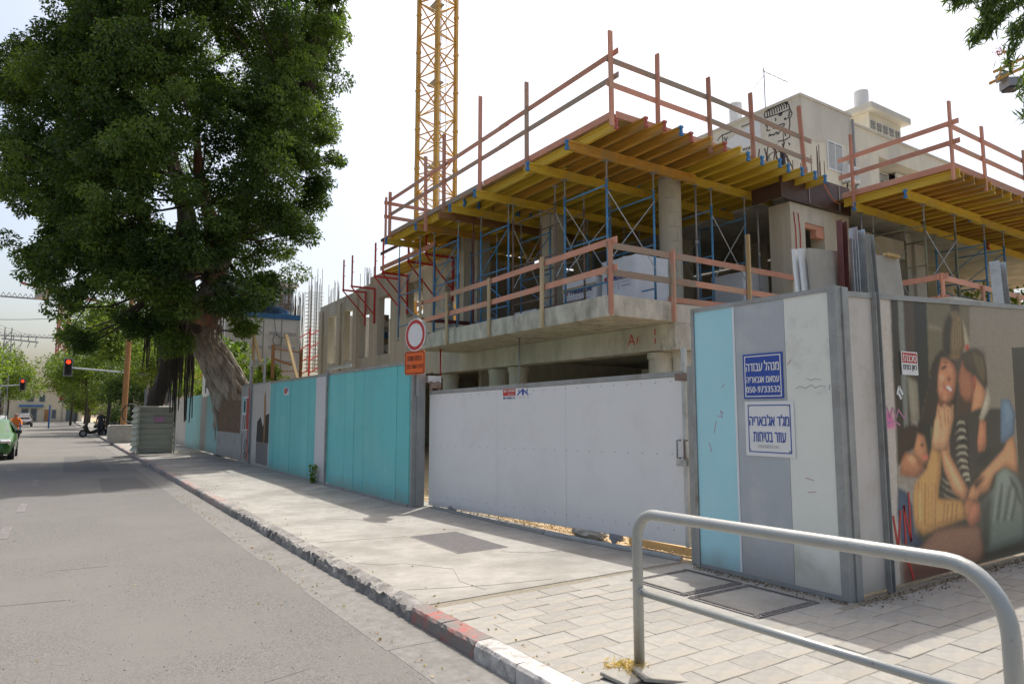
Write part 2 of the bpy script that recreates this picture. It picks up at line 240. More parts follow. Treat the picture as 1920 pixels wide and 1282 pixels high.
MURAL=[((158,148,135),[(6.15,2.96),(6.7,3.03),(6.56,-0.13),(5.86,-0.05)],0,0),((118,108,90),[(8.3,3.1),(9.91,3.21),(9.29,-0.12),(7.84,-0.05)],3,0),((92,84,56),[(7.42,3.0),(8.38,3.11),(8.1,0.9),(7.16,0.95)],3,0),((112,104,78),[(7.37,2.52),(7.65,2.49),(7.69,2.46),(7.4,2.46)],2,0),((48,42,30),[(6.68,2.92),(6.85,2.94),(6.8,1.17),(6.65,1.12),(6.65,1.88)],2,0),((64,50,34),[(6.93,2.95),(7.14,2.97),(7.12,2.0),(6.85,1.27),(6.85,1.99)],1,0),((120,122,112),[(6.82,2.93),(6.93,2.95),(6.87,1.22),(6.79,1.22)],1,0.3),((38,37,29),[(7.13,2.97),(7.4,3.0),(7.28,1.05),(7.03,1.06)],1,0),((125,118,95),[(6.9,1.97),(7.1,1.91),(7.1,1.53),(6.93,1.52)],3,0.2),((54,50,38),[(9.34,2.37),(9.84,2.41),(9.54,0.82),(9.28,0.84)],0,0),((60,56,42),[(7.2,1.1),(9.57,1.01),(9.36,-0.13),(6.66,-0.05)],8,0),((60,45,28),[(7.89,2.79),(8.1,2.81),(8.09,2.69),(7.89,2.67)],2,0),((66,58,44),[(7.69,2.25),(8.64,2.3),(8.51,1.48),(7.52,1.49)],6,0),((150,138,108),[(8.14,2.64),(8.21,2.52),(8.3,2.33),(8.2,2.26),(8.02,2.27),(8.01,2.51)],2,0.2),((104,84,46),[(7.85,2.67),(7.99,2.7),(8.1,2.68),(8.15,2.57),(8.16,2.43),(8.16,2.33),(8.08,2.23),(7.92,2.18),(7.74,2.18),(7.67,2.27),(7.69,2.43),(7.75,2.57)],2,0.3),((50,42,26),[(7.85,2.67),(7.75,2.57),(7.68,2.43),(7.66,2.27),(7.74,2.18),(7.83,2.22),(7.86,2.44),(7.93,2.61)],4,0.1),((168,64,44),[(8.16,2.34),(8.25,2.35),(8.26,2.29),(8.17,2.27)],1,0.1),((125,95,52),[(7.83,2.22),(8.06,2.24),(8.01,2.18),(7.82,2.15)],2,0.2),((46,39,26),[(7.65,2.27),(7.49,2.18),(7.38,2.05),(7.31,1.9),(7.19,1.75),(7.13,1.65),(7.1,1.49),(7.43,1.46),(7.81,1.45),(7.92,1.86),(7.91,2.16),(7.78,2.17)],2,0.2),((165,104,64),[(7.61,2.17),(7.74,2.18),(7.89,2.12),(7.94,2.02),(7.89,1.86),(7.81,1.75),(7.68,1.7),(7.53,1.73),(7.49,1.82),(7.53,2.01)],2,0.35),((186,126,82),[(7.56,2.02),(7.67,2.0),(7.66,1.91),(7.57,1.82),(7.52,1.89)],4,0.2),((70,44,28),[(7.59,2.08),(7.71,2.1),(7.74,2.08),(7.62,2.05)],1,0),((60,38,24),[(7.57,2.12),(7.71,2.14),(7.78,2.12),(7.69,2.12)],1,0),((120,66,44),[(7.73,1.99),(7.81,1.97),(7.78,1.93),(7.71,1.94)],2,0),((150,60,48),[(7.62,1.89),(7.76,1.89),(7.84,1.84),(7.76,1.81),(7.65,1.85)],1,0),((222,200,176),[(7.66,1.88),(7.75,1.88),(7.81,1.84),(7.74,1.84)],0.5,0),((122,72,44),[(7.49,1.74),(7.65,1.69),(7.78,1.7),(7.75,1.59),(7.49,1.59)],3,0.2),((140,84,52),[(8.1,2.19),(8.17,2.08),(8.3,2.02),(8.33,1.87),(8.26,1.71),(8.07,1.7),(7.97,1.81),(7.96,1.97),(8.03,2.1)],2,0.35),((70,50,32),[(7.96,1.8),(8.07,1.73),(8.23,1.72),(8.29,1.6),(8.14,1.55),(7.96,1.57),(7.86,1.65)],5,0.1),((174,116,72),[(8.35,2.0),(8.55,1.9),(8.6,1.82),(8.48,1.65),(8.34,1.51),(8.16,1.53),(8.26,1.76)],3,0.3),((66,56,36),[(8.09,2.23),(8.25,2.3),(8.44,2.32),(8.58,2.25),(8.64,2.12),(8.64,1.92),(8.56,1.87),(8.4,2.02),(8.31,2.06),(8.19,2.07),(8.11,2.1)],3,0.25),((92,76,46),[(8.38,2.24),(8.55,2.21),(8.6,2.07),(8.55,1.94),(8.43,2.05)],5,0),((170,88,54),[(8.3,2.0),(8.37,2.01),(8.37,1.92),(8.3,1.83),(8.27,1.91)],1,0.3),((52,48,38),[(7.86,1.57),(8.41,1.66),(8.96,1.66),(9.04,1.32),(8.99,1.23),(8.33,0.94),(8.06,0.82),(7.86,0.72),(7.65,0.88),(7.59,1.29)],2,0.15),((46,42,36),[(7.8,1.52),(8.1,1.5),(8.1,1.21),(8.07,0.88),(7.86,0.72),(7.45,0.72),(7.39,1.0),(7.68,1.29)],2,0.15),((176,166,132),[(7.83,1.47),(7.91,1.52),(8.02,1.52),(8.06,1.48),(8.0,1.5),(7.91,1.5)],0.4,0),((176,166,132),[(7.81,1.39),(7.91,1.44),(8.01,1.44),(8.08,1.4),(7.99,1.42),(7.9,1.42)],0.4,0),((176,166,132),[(7.79,1.31),(7.9,1.36),(8.0,1.36),(8.09,1.31),(7.99,1.34),(7.89,1.34)],0.4,0),((176,166,132),[(7.78,1.23),(7.89,1.27),(8.0,1.27),(8.08,1.23),(7.98,1.25),(7.89,1.25)],0.4,0),((176,166,132),[(7.77,1.16),(7.89,1.2),(8.0,1.2),(8.08,1.15),(7.98,1.18),(7.89,1.18)],0.4,0),((176,166,132),[(7.78,1.08),(7.89,1.13),(7.99,1.12),(8.07,1.08),(7.97,1.1),(7.88,1.11)],0.4,0),((176,166,132),[(7.81,1.01),(7.91,1.06),(8.01,1.05),(8.08,1.01),(8.0,1.03),(7.9,1.04)],0.4,0),((176,166,132),[(7.89,0.94),(7.94,0.98),(8.05,0.98),(8.07,0.93),(8.03,0.96),(7.94,0.96)],0.4,0),((176,166,132),[(7.94,0.87),(7.97,0.92),(8.07,0.92),(8.07,0.87),(8.06,0.9),(7.96,0.9)],0.4,0),((20,18,15),[(7.89,1.31),(8.01,1.34),(8.09,1.31),(7.97,1.29)],0.6,0),((150,140,108),[(7.43,0.97),(7.56,0.91),(7.76,0.86),(7.76,0.85),(7.56,0.89)],0.4,0),((150,140,108),[(7.42,0.9),(7.56,0.84),(7.75,0.79),(7.75,0.78),(7.55,0.83)],0.4,0),((150,140,108),[(7.41,0.83),(7.55,0.77),(7.74,0.72),(7.74,0.71),(7.54,0.76)],0.4,0),((82,103,118),[(8.94,1.76),(9.17,1.77),(9.31,1.6),(9.23,1.35),(8.99,1.26),(8.86,1.28)],2,0.3),((100,122,134),[(9.0,1.73),(9.15,1.74),(9.23,1.57),(9.03,1.48)],5,0),((172,160,130),[(8.64,1.88),(8.7,1.75),(8.63,1.64),(8.46,1.52),(8.37,1.54),(8.51,1.71)],2,0.3),((178,110,68),[(8.39,1.54),(8.54,1.51),(8.51,1.27),(8.45,1.2),(8.3,1.19),(8.3,1.31)],1,0.35),((146,86,50),[(8.37,1.35),(8.38,1.35),(8.35,1.19),(8.34,1.19)],0.3,0),((146,86,50),[(8.42,1.35),(8.43,1.35),(8.4,1.19),(8.39,1.19)],0.3,0),((146,86,50),[(8.47,1.35),(8.48,1.35),(8.45,1.19),(8.43,1.19)],0.3,0),((92,100,86),[(8.6,0.79),(8.71,0.95),(8.91,1.0),(9.19,0.94),(9.38,0.75),(9.34,0.16),(8.73,0.13),(8.39,0.11),(8.21,0.19),(8.25,0.63)],3,0.4),((120,128,112),[(8.73,0.92),(8.91,0.99),(9.08,0.92),(8.98,0.77),(8.76,0.72)],8,0),((66,70,58),[(9.0,0.91),(9.2,0.79),(9.31,0.56),(9.25,0.57),(9.09,0.76)],2,0),((60,62,50),[(8.25,0.63),(8.56,0.74),(8.4,0.14),(8.21,0.19)],8,0),((176,118,70),[(9.21,1.35),(9.27,1.17),(9.26,0.91),(9.12,0.95),(8.91,1.0),(8.66,0.94),(8.5,0.77),(8.27,0.74),(8.16,0.65),(7.94,0.66),(8.06,0.82),(8.33,0.95),(8.91,1.19),(9.03,1.29)],2,0.4),((196,140,88),[(8.33,0.92),(8.9,1.12),(9.05,1.17),(8.89,1.05),(8.39,0.88)],6,0),((160,100,60),[(7.95,0.72),(8.18,0.7),(8.11,0.56),(8.25,0.55),(8.23,0.47),(8.06,0.42),(7.95,0.49),(7.83,0.59)],2,0.35),((178,122,76),[(7.48,1.37),(7.68,1.36),(7.67,1.18),(7.89,0.95),(8.03,0.8),(7.93,0.68),(7.69,0.79),(7.52,1.03),(7.47,1.23)],2,0.4),((182,130,84),[(7.31,1.31),(7.39,1.49),(7.48,1.7),(7.55,1.66),(7.62,1.71),(7.73,1.66),(7.82,1.7),(7.81,1.56),(7.71,1.39),(7.62,1.22),(7.45,1.23),(7.31,1.22)],1.5,0.35),((148,98,60),[(7.48,1.66),(7.5,1.66),(7.54,1.45),(7.51,1.45)],0.6,0),((148,98,60),[(7.6,1.67),(7.62,1.67),(7.63,1.49),(7.6,1.49)],0.6,0),((148,98,60),[(7.68,1.64),(7.7,1.64),(7.69,1.49),(7.66,1.49)],0.6,0),((176,126,60),[(6.93,0.93),(7.17,1.06),(7.3,1.26),(7.49,1.21),(7.46,1.0),(7.36,0.76),(7.86,0.71),(7.95,0.52),(7.51,0.48),(7.03,0.43),(6.88,0.53),(6.87,0.79)],2,0.3),((130,90,44),[(6.99,0.94),(7.01,0.94),(6.95,0.53),(6.93,0.53)],1,0),((130,90,44),[(7.06,0.94),(7.07,0.93),(7.01,0.52),(7.0,0.52)],1,0),((130,90,44),[(7.12,0.93),(7.14,0.93),(7.08,0.51),(7.06,0.52)],1,0),((130,90,44),[(7.19,0.93),(7.2,0.93),(7.14,0.51),(7.13,0.51)],1,0),((130,90,44),[(7.26,0.92),(7.27,0.92),(7.21,0.5),(7.2,0.5)],1,0),((130,90,44),[(7.33,0.92),(7.34,0.92),(7.28,0.5),(7.26,0.5)],1,0),((120,84,42),[(7.48,0.71),(7.5,0.71),(7.44,0.51),(7.43,0.51)],1,0),((120,84,42),[(7.55,0.7),(7.57,0.7),(7.51,0.5),(7.5,0.5)],1,0),((120,84,42),[(7.65,0.7),(7.67,0.7),(7.61,0.49),(7.59,0.5)],1,0),((120,84,42),[(7.74,0.69),(7.76,0.69),(7.7,0.49),(7.68,0.49)],1,0),((170,112,68),[(7.03,1.43),(7.17,1.38),(7.2,1.3),(7.22,1.21),(7.17,1.1),(7.04,1.12),(6.92,1.23)],2,0.3),((52,36,22),[(6.72,1.44),(6.82,1.48),(6.98,1.5),(7.14,1.46),(7.18,1.4),(7.04,1.41),(6.96,1.26),(6.82,1.22),(6.73,1.15),(6.64,1.1),(6.66,1.32)],2,0.2),((78,48,30),[(7.08,1.3),(7.12,1.31),(7.15,1.3),(7.14,1.28),(7.11,1.28),(7.09,1.28)],1,0),((190,96,70),[(7.08,1.19),(7.22,1.19),(7.21,1.15),(7.11,1.15)],1,0),((158,100,60),[(6.71,1.16),(6.79,1.23),(6.95,1.22),(7.11,1.13),(7.14,1.05),(7.01,0.98),(6.77,1.0),(6.66,1.03)],2,0.35),((130,80,48),[(6.98,1.18),(7.12,1.09),(7.11,1.08),(6.96,1.17)],0.6,0),((130,80,48),[(7.02,1.15),(7.11,1.07),(7.1,1.06),(7.0,1.14)],0.6,0),((130,80,48),[(7.05,1.12),(7.11,1.05),(7.1,1.04),(7.03,1.11)],0.6,0),((150,145,128),[(6.62,0.92),(6.76,0.94),(6.88,0.79),(6.86,0.73),(6.8,0.8)],1.5,0.2),((50,66,86),[(6.62,0.91),(6.75,0.87),(6.86,0.73),(6.87,0.47),(7.03,0.36),(6.92,0.32),(6.62,0.39),(6.58,0.68)],3,0.3),((196,136,92),[(7.66,1.97),(7.63,1.94),(7.57,1.94),(7.55,1.97),(7.58,2.0),(7.64,2.0)],3,0),((178,118,78),[(7.81,2.07),(7.79,2.04),(7.74,2.04),(7.73,2.07),(7.75,2.09),(7.79,2.09)],3,0),((180,118,78),[(7.7,1.77),(7.67,1.74),(7.61,1.74),(7.59,1.77),(7.62,1.8),(7.67,1.8)],3,0),((182,122,80),[(7.61,1.85),(7.59,1.83),(7.55,1.83),(7.53,1.85),(7.55,1.88),(7.59,1.88)],3,0),((34,29,20),[(7.42,2.12),(7.44,2.12),(7.4,1.99),(7.38,1.99)],1.5,0),((72,60,40),[(7.4,2.07),(7.42,2.08),(7.38,1.95),(7.36,1.95)],1.5,0),((34,29,20),[(7.37,2.03),(7.4,2.03),(7.35,1.91),(7.34,1.91)],1.5,0),((72,60,40),[(7.35,1.99),(7.38,1.99),(7.33,1.86),(7.31,1.86)],1.5,0),((34,29,20),[(7.33,1.95),(7.36,1.95),(7.31,1.82),(7.29,1.82)],1.5,0),((72,60,40),[(7.31,1.91),(7.33,1.91),(7.28,1.78),(7.27,1.78)],1.5,0),((34,29,20),[(7.29,1.87),(7.31,1.87),(7.26,1.74),(7.24,1.74)],1.5,0),((72,60,40),[(7.27,1.83),(7.29,1.83),(7.24,1.69),(7.22,1.69)],1.5,0),((34,29,20),[(7.25,1.79),(7.27,1.79),(7.21,1.65),(7.2,1.65)],1.5,0),((72,60,40),[(7.22,1.75),(7.25,1.75),(7.19,1.61),(7.17,1.61)],1.5,0),((34,29,20),[(7.2,1.71),(7.23,1.71),(7.17,1.57),(7.15,1.57)],1.5,0),((72,60,40),[(7.18,1.67),(7.21,1.67),(7.14,1.53),(7.13,1.53)],1.5,0),((84,66,36),[(7.96,2.66),(7.98,2.67),(7.95,2.31),(7.93,2.31)],1.5,0),((126,104,62),[(7.99,2.66),(8.0,2.66),(7.97,2.31),(7.95,2.31)],1.5,0),((84,66,36),[(8.01,2.66),(8.03,2.66),(8.0,2.31),(7.98,2.31)],1.5,0),((126,104,62),[(8.04,2.65),(8.06,2.65),(8.03,2.31),(8.01,2.31)],1.5,0),((84,66,36),[(8.07,2.65),(8.08,2.65),(8.05,2.31),(8.03,2.31)],1.5,0),((126,104,62),[(8.09,2.64),(8.11,2.64),(8.08,2.32),(8.06,2.31)],1.5,0),((84,66,36),[(8.12,2.64),(8.14,2.64),(8.11,2.32),(8.09,2.32)],1.5,0),((52,44,28),[(8.3,2.28),(8.32,2.28),(8.37,2.15),(8.35,2.15)],1.5,0),((104,90,58),[(8.33,2.27),(8.35,2.28),(8.4,2.14),(8.38,2.14)],1.5,0),((52,44,28),[(8.36,2.27),(8.38,2.27),(8.42,2.13),(8.41,2.13)],1.5,0),((104,90,58),[(8.39,2.26),(8.41,2.26),(8.45,2.12),(8.43,2.12)],1.5,0),((52,44,28),[(8.42,2.25),(8.44,2.25),(8.48,2.11),(8.46,2.11)],1.5,0),((104,90,58),[(8.46,2.24),(8.48,2.24),(8.51,2.09),(8.49,2.09)],1.5,0),((52,44,28),[(8.49,2.23),(8.51,2.23),(8.53,2.08),(8.51,2.08)],1.5,0),((104,90,58),[(8.52,2.22),(8.54,2.23),(8.56,2.07),(8.54,2.07)],1.5,0),((120,128,112),[(8.71,0.85),(8.76,0.84),(8.58,0.44),(8.53,0.44)],3,0),((70,78,68),[(8.81,0.83),(8.85,0.82),(8.67,0.43),(8.62,0.44)],3,0),((120,128,112),[(8.9,0.81),(8.94,0.8),(8.75,0.43),(8.71,0.43)],3,0),((70,78,68),[(9.0,0.78),(9.04,0.78),(8.84,0.42),(8.79,0.42)],3,0),((120,128,112),[(9.09,0.76),(9.14,0.76),(8.93,0.41),(8.88,0.42)],3,0),((70,78,68),[(9.19,0.74),(9.24,0.74),(9.02,0.4),(8.97,0.41)],3,0),((206,150,98),[(7.54,1.16),(7.6,1.15),(7.83,0.91),(7.87,0.81),(7.83,0.81),(7.71,0.91)],2.5,0),((204,150,98),[(7.39,1.52),(7.47,1.57),(7.49,1.49),(7.42,1.33),(7.36,1.3)],2.5,0),((192,136,84),[(6.79,1.18),(6.92,1.2),(7.0,1.14),(6.91,1.11)],3,0),((196,150,82),[(6.98,0.84),(7.04,0.86),(7.03,0.57),(6.97,0.55)],4,0),((34,32,26),[(8.16,1.09),(8.57,1.21),(8.78,1.22),(8.35,1.04)],6,0),((30,28,22),[(8.13,0.88),(8.33,0.92),(8.46,0.92),(8.18,0.79)],5,0),((128,90,66),[(6.98,0.33),(7.28,0.46),(7.65,0.46),(8.22,0.43),(8.3,0.12),(7.9,-0.07),(6.63,-0.02),(6.63,0.23)],4,0.35),((84,52,40),[(6.63,0.24),(7.89,0.11),(7.92,-0.08),(6.62,-0.04)],10,0),((170,104,68),[(8.03,0.66),(8.25,0.66),(8.26,0.53),(8.06,0.42),(7.94,0.49)],2,0.3),((200,84,130),[(6.28,1.6),(6.58,1.62),(6.64,1.47),(6.36,1.45)],3,0)]
FICUS_C=(2.95,27.65,11.03)
FICUS_OUTLINE=[(-5.03,7.66),(-4.93,6.18),(-3.95,5.31),(-3.89,4.46),(-4.78,4.11),(-5.82,4.24),(-6.11,3.67),(-5.61,3.03),(-6.06,1.98),(-5.64,1.24),(-5.32,0.21),(-5.88,-0.31),(-6.33,-0.21),(-6.21,-1.74),(-5.55,-2.05),(-5.18,-2.86),(-4.94,-3.46),(-4.43,-3.66),(-4.72,-4.86),(-3.77,-5.55),(-3.95,-6.33),(-2.92,-7.12),(-1.26,-7.37),(-0.03,-6.82),(0.87,-7.37),(1.92,-7.12),(2.67,-6.59),(3.4,-6.24),(4.35,-5.55),(4.01,-4.86),(4.61,-3.66),(5.67,-2.86),(5.16,-2.25),(5.72,-1.23),(5.57,-0.62),(6.31,0.0),(5.74,0.41),(6.35,1.35),(5.76,2.29),(5.94,3.35),(6.43,4.52),(6.2,5.49),(6.32,6.35),(5.36,7.66)]
FICUS_TRUNK=[(5.95,28.67,-0.17,0.72),(5.85,28.5,1.08,0.69),(5.62,28.28,2.16,0.66),(5.22,28.07,3.05,0.58),(4.71,27.93,3.92,0.5),(4.25,27.76,4.59,0.43),(3.87,27.65,5.36,0.36),(3.64,27.8,6.47,0.34),(3.58,27.84,7.89,0.32),(3.61,27.82,9.13,0.28),(3.21,28.08,10.59,0.22),(2.78,28.37,12.7,0.17),(2.52,28.54,14.64,0.1)]
FICUS_LIMB1=[(4.11,26.29,4.73,0.45),(4.31,26.15,5.69,0.36),(4.39,26.1,6.66,0.3),(4.37,26.12,8.04,0.26),(4.02,26.35,9.23,0.2),(3.82,26.48,10.03,0.18),(3.68,26.57,11.65,0.12)]
FICUS_LIMB2=[(4.18,27.8,5.3,0.35),(4.91,27.32,7.56,0.3),(5.51,26.92,9.85,0.24),(6.48,26.28,11.55,0.16),(7.12,25.86,13.27,0.1)]
FICUS_LIMB3=[(4.16,26.61,4.77,0.4),(2.81,27.5,6.14,0.32),(1.59,28.31,7.92,0.26),(0.86,28.8,9.53,0.2),(0.1,29.3,11.36,0.14),(-0.83,29.91,13.02,0.08)]
FICUS_LIMB4=[(4.09,28.46,6.83,0.3),(2.54,29.48,8.73,0.24),(1.74,30.01,10.87,0.2),(0.91,30.55,13.28,0.15),(0.42,30.88,15.95,0.1)]
FICUS_SHELF=[(3.42,26.5,5.37,0.1),(3.96,26.15,5.75,0.2),(4.43,25.84,5.95,0.24),(4.98,25.47,6.04,0.2)]
SECOND_TRUNK=[(3.98,32.12,-0.07,0.3),(3.87,32.2,1.26,0.3),(3.95,32.14,2.39,0.28),(4.05,32.08,3.52,0.26),(3.83,32.23,4.43,0.24),(3.68,32.32,5.58,0.22),(3.91,32.17,6.97,0.2)]
GRAFFITI=[[(17.84,14.62),(17.79,14.41),(17.27,14.37),(16.8,14.35),(16.58,14.35),(16.63,14.57),(16.78,14.73),(17.07,14.73),(17.48,14.73),(17.78,14.68),(17.84,14.62)],[(17.69,14.68),(17.67,14.42)],[(17.65,14.76),(17.6,14.65)],[(17.57,14.68),(17.55,14.42)],[(17.52,14.76),(17.48,14.65)],[(17.45,14.67),(17.43,14.43)],[(17.4,14.76),(17.37,14.65)],[(17.33,14.67),(17.31,14.43)],[(17.29,14.76),(17.25,14.65)],[(17.21,14.67),(17.19,14.44)],[(17.17,14.75),(17.13,14.64)],[(17.09,14.67),(17.07,14.44)],[(17.05,14.75),(17.01,14.64)],[(16.97,14.66),(16.96,14.45)],[(16.93,14.75),(16.9,14.64)],[(16.86,14.66),(16.84,14.45)],[(16.82,14.75),(16.78,14.64)],[(16.74,14.66),(16.72,14.46)],[(16.7,14.74),(16.67,14.64)],[(16.58,14.35),(16.49,14.12),(16.57,13.99),(16.72,14.01)],[(16.64,14.28),(16.59,14.19),(16.66,14.15),(16.61,14.09),(16.69,14.08)],[(16.62,13.97),(16.61,13.71),(16.66,13.5),(16.64,13.16),(16.86,13.1),(17.07,13.13),(17.22,13.16)],[(17.16,14.29),(16.94,14.33),(17.02,14.22),(17.09,14.28)],[(17.3,14.23),(17.26,14.13),(17.32,14.1)],[(17.79,14.1),(17.7,13.97),(17.74,13.82),(17.56,13.78)],[(17.44,13.88),(17.37,13.78),(17.18,13.85),(16.89,13.83),(16.86,13.77),(17.01,13.69)],[(17.66,13.52),(17.6,13.63),(17.55,13.51),(17.49,13.58),(17.39,13.49),(17.31,13.59),(17.2,13.55),(17.27,13.48)],[(17.2,13.46),(17.05,13.6)],[(16.87,14.06),(16.76,13.96)],[(16.78,14.05),(16.87,13.98)],[(16.88,13.41),(16.83,13.26)],[(17.75,13.18),(17.66,13.18),(17.51,13.16)],[(18.14,14.4),(18.14,14.13),(18.18,13.87)],[(19.05,14.46),(18.49,14.45)],[(20.14,14.45),(19.47,14.43)],[(20.41,14.28),(20.28,14.39),(20.1,14.46),(20.1,14.04)],[(20.02,14.3),(19.84,14.01)],[(19.83,14.27),(19.9,14.15)],[(19.03,14.13),(18.86,14.28),(18.66,14.26),(18.47,14.04),(18.48,13.77),(18.73,13.58),(18.92,13.69),(19.03,13.96),(19.03,14.13)],[(18.87,13.94),(18.8,13.81),(18.71,13.88)],[(17.48,12.95),(17.28,12.65)],[(16.72,12.93),(16.66,12.84),(16.69,12.8)],[(18.99,13.44),(18.99,13.32)],[(18.91,13.43),(18.9,13.31)],[(18.82,13.42),(18.81,13.3)],[(18.73,13.41),(18.72,13.29)],[(18.64,13.41),(18.64,13.28)],[(18.56,13.4),(18.55,13.27)],[(18.47,13.39),(18.46,13.27)]]
# ------------------------------------------------------------------ materials
M = MATS
nmat('asphalt', (.092,.089,.082), (.19,.185,.171), 70, .92, .55, 110, c3=(.155,.151,.139), s3=.45, t3=.54, bdist=.012, detail=4)
nmat('asphalt_patch', (.070,.068,.065), (.148,.144,.136), 75, .9, .4, 110)
nmat('gutter', (.150,.146,.134), (.205,.199,.184), 14, .9, .3, 60, c3=(.125,.122,.112), s3=1.4)
nmat('walk', (.285,.273,.243), (.35,.336,.302), 5, .92, .35, 55, c3=(.235,.224,.198), s3=.9, t3=.54, bdist=.01)
nmat('paver', (.245,.236,.212), (.30,.289,.262), 14, .92, .3, 70, vary=.09, c3=(.315,.285,.23), s3=.9, t3=.58, bdist=.008)
nmat('bedding', (.25,.225,.175), (.19,.17,.13), 25, 1, .3)
nmat('kerb', (.255,.245,.225), (.14,.133,.125), 9, .95, .6, 40, c3=(.33,.315,.29), s3=2.5, t3=.57)
nmat('kerb_white', (.55,.53,.50), (.42,.40,.375), 10, .9, .4, 40, c3=(.20,.19,.175), s3=4, t3=.58)
nmat('kerb_red', (.40,.105,.09), (.30,.12,.105), 10, .9, .4, 40, c3=(.19,.175,.16), s3=4, t3=.47)
nmat('kerb_pale_red', (.36,.22,.19), (.30,.2,.17), 10, .9, .3, 40, c3=(.3,.28,.26), s3=4, t3=.5)
nmat('sand', (.48,.36,.22), (.35,.25,.14), 12, 1, .7, 30, c3=(.55,.46,.32), s3=2)
nmat('rubble', (.55,.5,.42), (.4,.34,.26), 8, 1, .6)
nmat('soil', (.20,.16,.115), (.14,.11,.08), 4, 1, .4)
nmat('concrete', (0.491,0.464,0.389), (0.382,0.362,0.300), 2.5, .93, .25, 30, stretch=(1,1,.35), c3=(0.587,0.560,0.484), s3=.9, t3=.56)
nmat('concrete_stain', (0.605,0.567,0.469), (0.379,0.355,0.295), 3.5, .93, .3, 30, stretch=(1,1,.5), c3=(0.258,0.242,0.204), s3=2.6, t3=.62)
nmat('concrete_board', (.50,.455,.355), (.42,.385,.305), 1.6, .93, .3, 20, stretch=(1,4,.3), c3=(.56,.525,.43), s3=.8, t3=.55)
nmat('salmon', (.60,.295,.205), (.50,.24,.165), 5, .85, .2, 40, stretch=(.4,.4,.4), vary=.18, c3=(.44,.31,.215), s3=1.5, t3=.60)
nmat('salmon_worn', (.45,.26,.19), (.36,.245,.175), 6, .9, .25, 40, vary=.2, c3=(.33,.275,.21), s3=1.2, t3=.50)
nmat('rawwood', (0.413,0.319,0.200), (0.525,0.413,0.250), 6, .9, .25, 40, stretch=(1,1,.15), vary=.2)
nmat('pine', (.55,.40,.21), (.45,.32,.16), 6, .85, .2, 40, stretch=(1,1,.15), vary=.12)
nmat('beam_yellow', (.60,.415,.045), (.50,.335,.035), 5, .55, .12, 40, stretch=(1,.15,1), vary=.14, c3=(.45,.34,.11), s3=1.2, t3=.62)
nmat('beam_orange', (.52,.285,.045), (.40,.21,.035), 5, .6, .15, 40, stretch=(1,.15,1), vary=.16, c3=(.33,.23,.10), s3=1.4, t3=.58)
nmat('beam_brown', (.27,.135,.045), (.2,.1,.04), 5, .7, .15, 40, stretch=(.15,1,1), vary=.1)
nmat('capblue', (.055,.24,.50), (.04,.18,.40), 8, .5)
nmat('capred', (.5,.13,.10), (.4,.1,.08), 8, .6)
nmat('column_form', (.54,.50,.40), (.45,.42,.33), 2.5, .93, .2, 30, stretch=(1,1,.4), c3=(.58,.55,.46), s3=1.2)
nmat('filmply', (.085,.048,.035), (.055,.034,.027), 3, .45, .1, 20, c3=(.16,.12,.09), s3=1.5, t3=.64)
nmat('plydeck', (.36,.245,.10), (.25,.17,.07), 3, .7, .1, 20, vary=.1, c3=(.15,.10,.055), s3=.8, t3=.6)
nmat('steelblue', (.085,.27,.47), (.06,.21,.39), 6, .5, .1, 40, vary=.2, c3=(.26,.29,.31), s3=5, t3=.62)
nmat('steelolive', (.17,.175,.10), (.24,.23,.15), 8, .7, .1, 40, c3=(.2,.12,.07), s3=5)
nmat('steelrust', (.17,.105,.075), (.24,.19,.16), 10, .8, .2, 50)
nmat('steelred', (0.483,0.040,0.034), (0.391,0.034,0.034), 6, .55, .1, 40, vary=.1)
nmat('steelmaroon', (.15,.05,.04), (.11,.04,.035), 8, .6, .1)
nmat('zinc', (.52,.54,.55), (.40,.42,.43), 7, .38, .06, 40, metal=.7, c3=(.34,.34,.33), s3=3)
nmat('zincdull', (.34,.345,.33), (.27,.275,.265), 5, .55, .08, 40, metal=.35, c3=(.22,.2,.17), s3=2, t3=.64)
nmat('railgrey', (.37,.38,.36), (.33,.34,.32), 5, .38, .08, 60, metal=.3, spec=.5, c3=(.20,.165,.13), s3=26, t3=.70)
nmat('teal', (.125,.50,.515), (.115,.465,.48), 1.2, .42, .02, 20, vary=.04, c3=(.16,.50,.505), s3=.8, t3=.6, grime=((.26,.22,.165),.16))
nmat('tealpale', (.25,.55,.56), (.22,.5,.52), 1.2, .45, vary=.04, grime=((.26,.22,.165),0.22))
nmat('skyblue', (.37,.66,.72), (.35,.63,.69), 1.5, .45, c3=(.40,.65,.70), s3=2.2, t3=.62, grime=((.26,.22,.165),.14))
nmat('panelgrey', (.40,.43,.45), (.375,.40,.42), 1.6, .5, c3=(.46,.48,.48), s3=1.8, t3=.6, grime=((.26,.22,.165),0.22))
nmat('cream', (.70,.71,.64), (.66,.67,.60), 1.6, .5, c3=(.5,.5,.43), s3=1.6, t3=.64, grime=((.26,.22,.165),0.22))
nmat('gatewhite', (.69,.685,.67), (.665,.66,.645), 1.0, .42, c3=(.63,.62,.605), s3=1.2, t3=.62, grime=((.40,.35,.28),.07))
nmat('stripwhite', (.56,.56,.57), (.52,.52,.53), 1.2, .5, grime=((.26,.22,.165),0.22))
nmat('dirtywhite', (.56,.52,.47), (.50,.465,.42), 1.3, .55, c3=(.42,.37,.31), s3=1.4, t3=.62, grime=((.26,.22,.165),0.22))
nmat('boardgrey', (.36,.34,.29), (.32,.30,.26), 1.4, .75, c3=(.42,.40,.35), s3=.9)
nmat('corrugated', (.44,.44,.36), (.39,.39,.32), 3, .6, .05, 30, c3=(.46,.42,.33), s3=2, t3=.6)
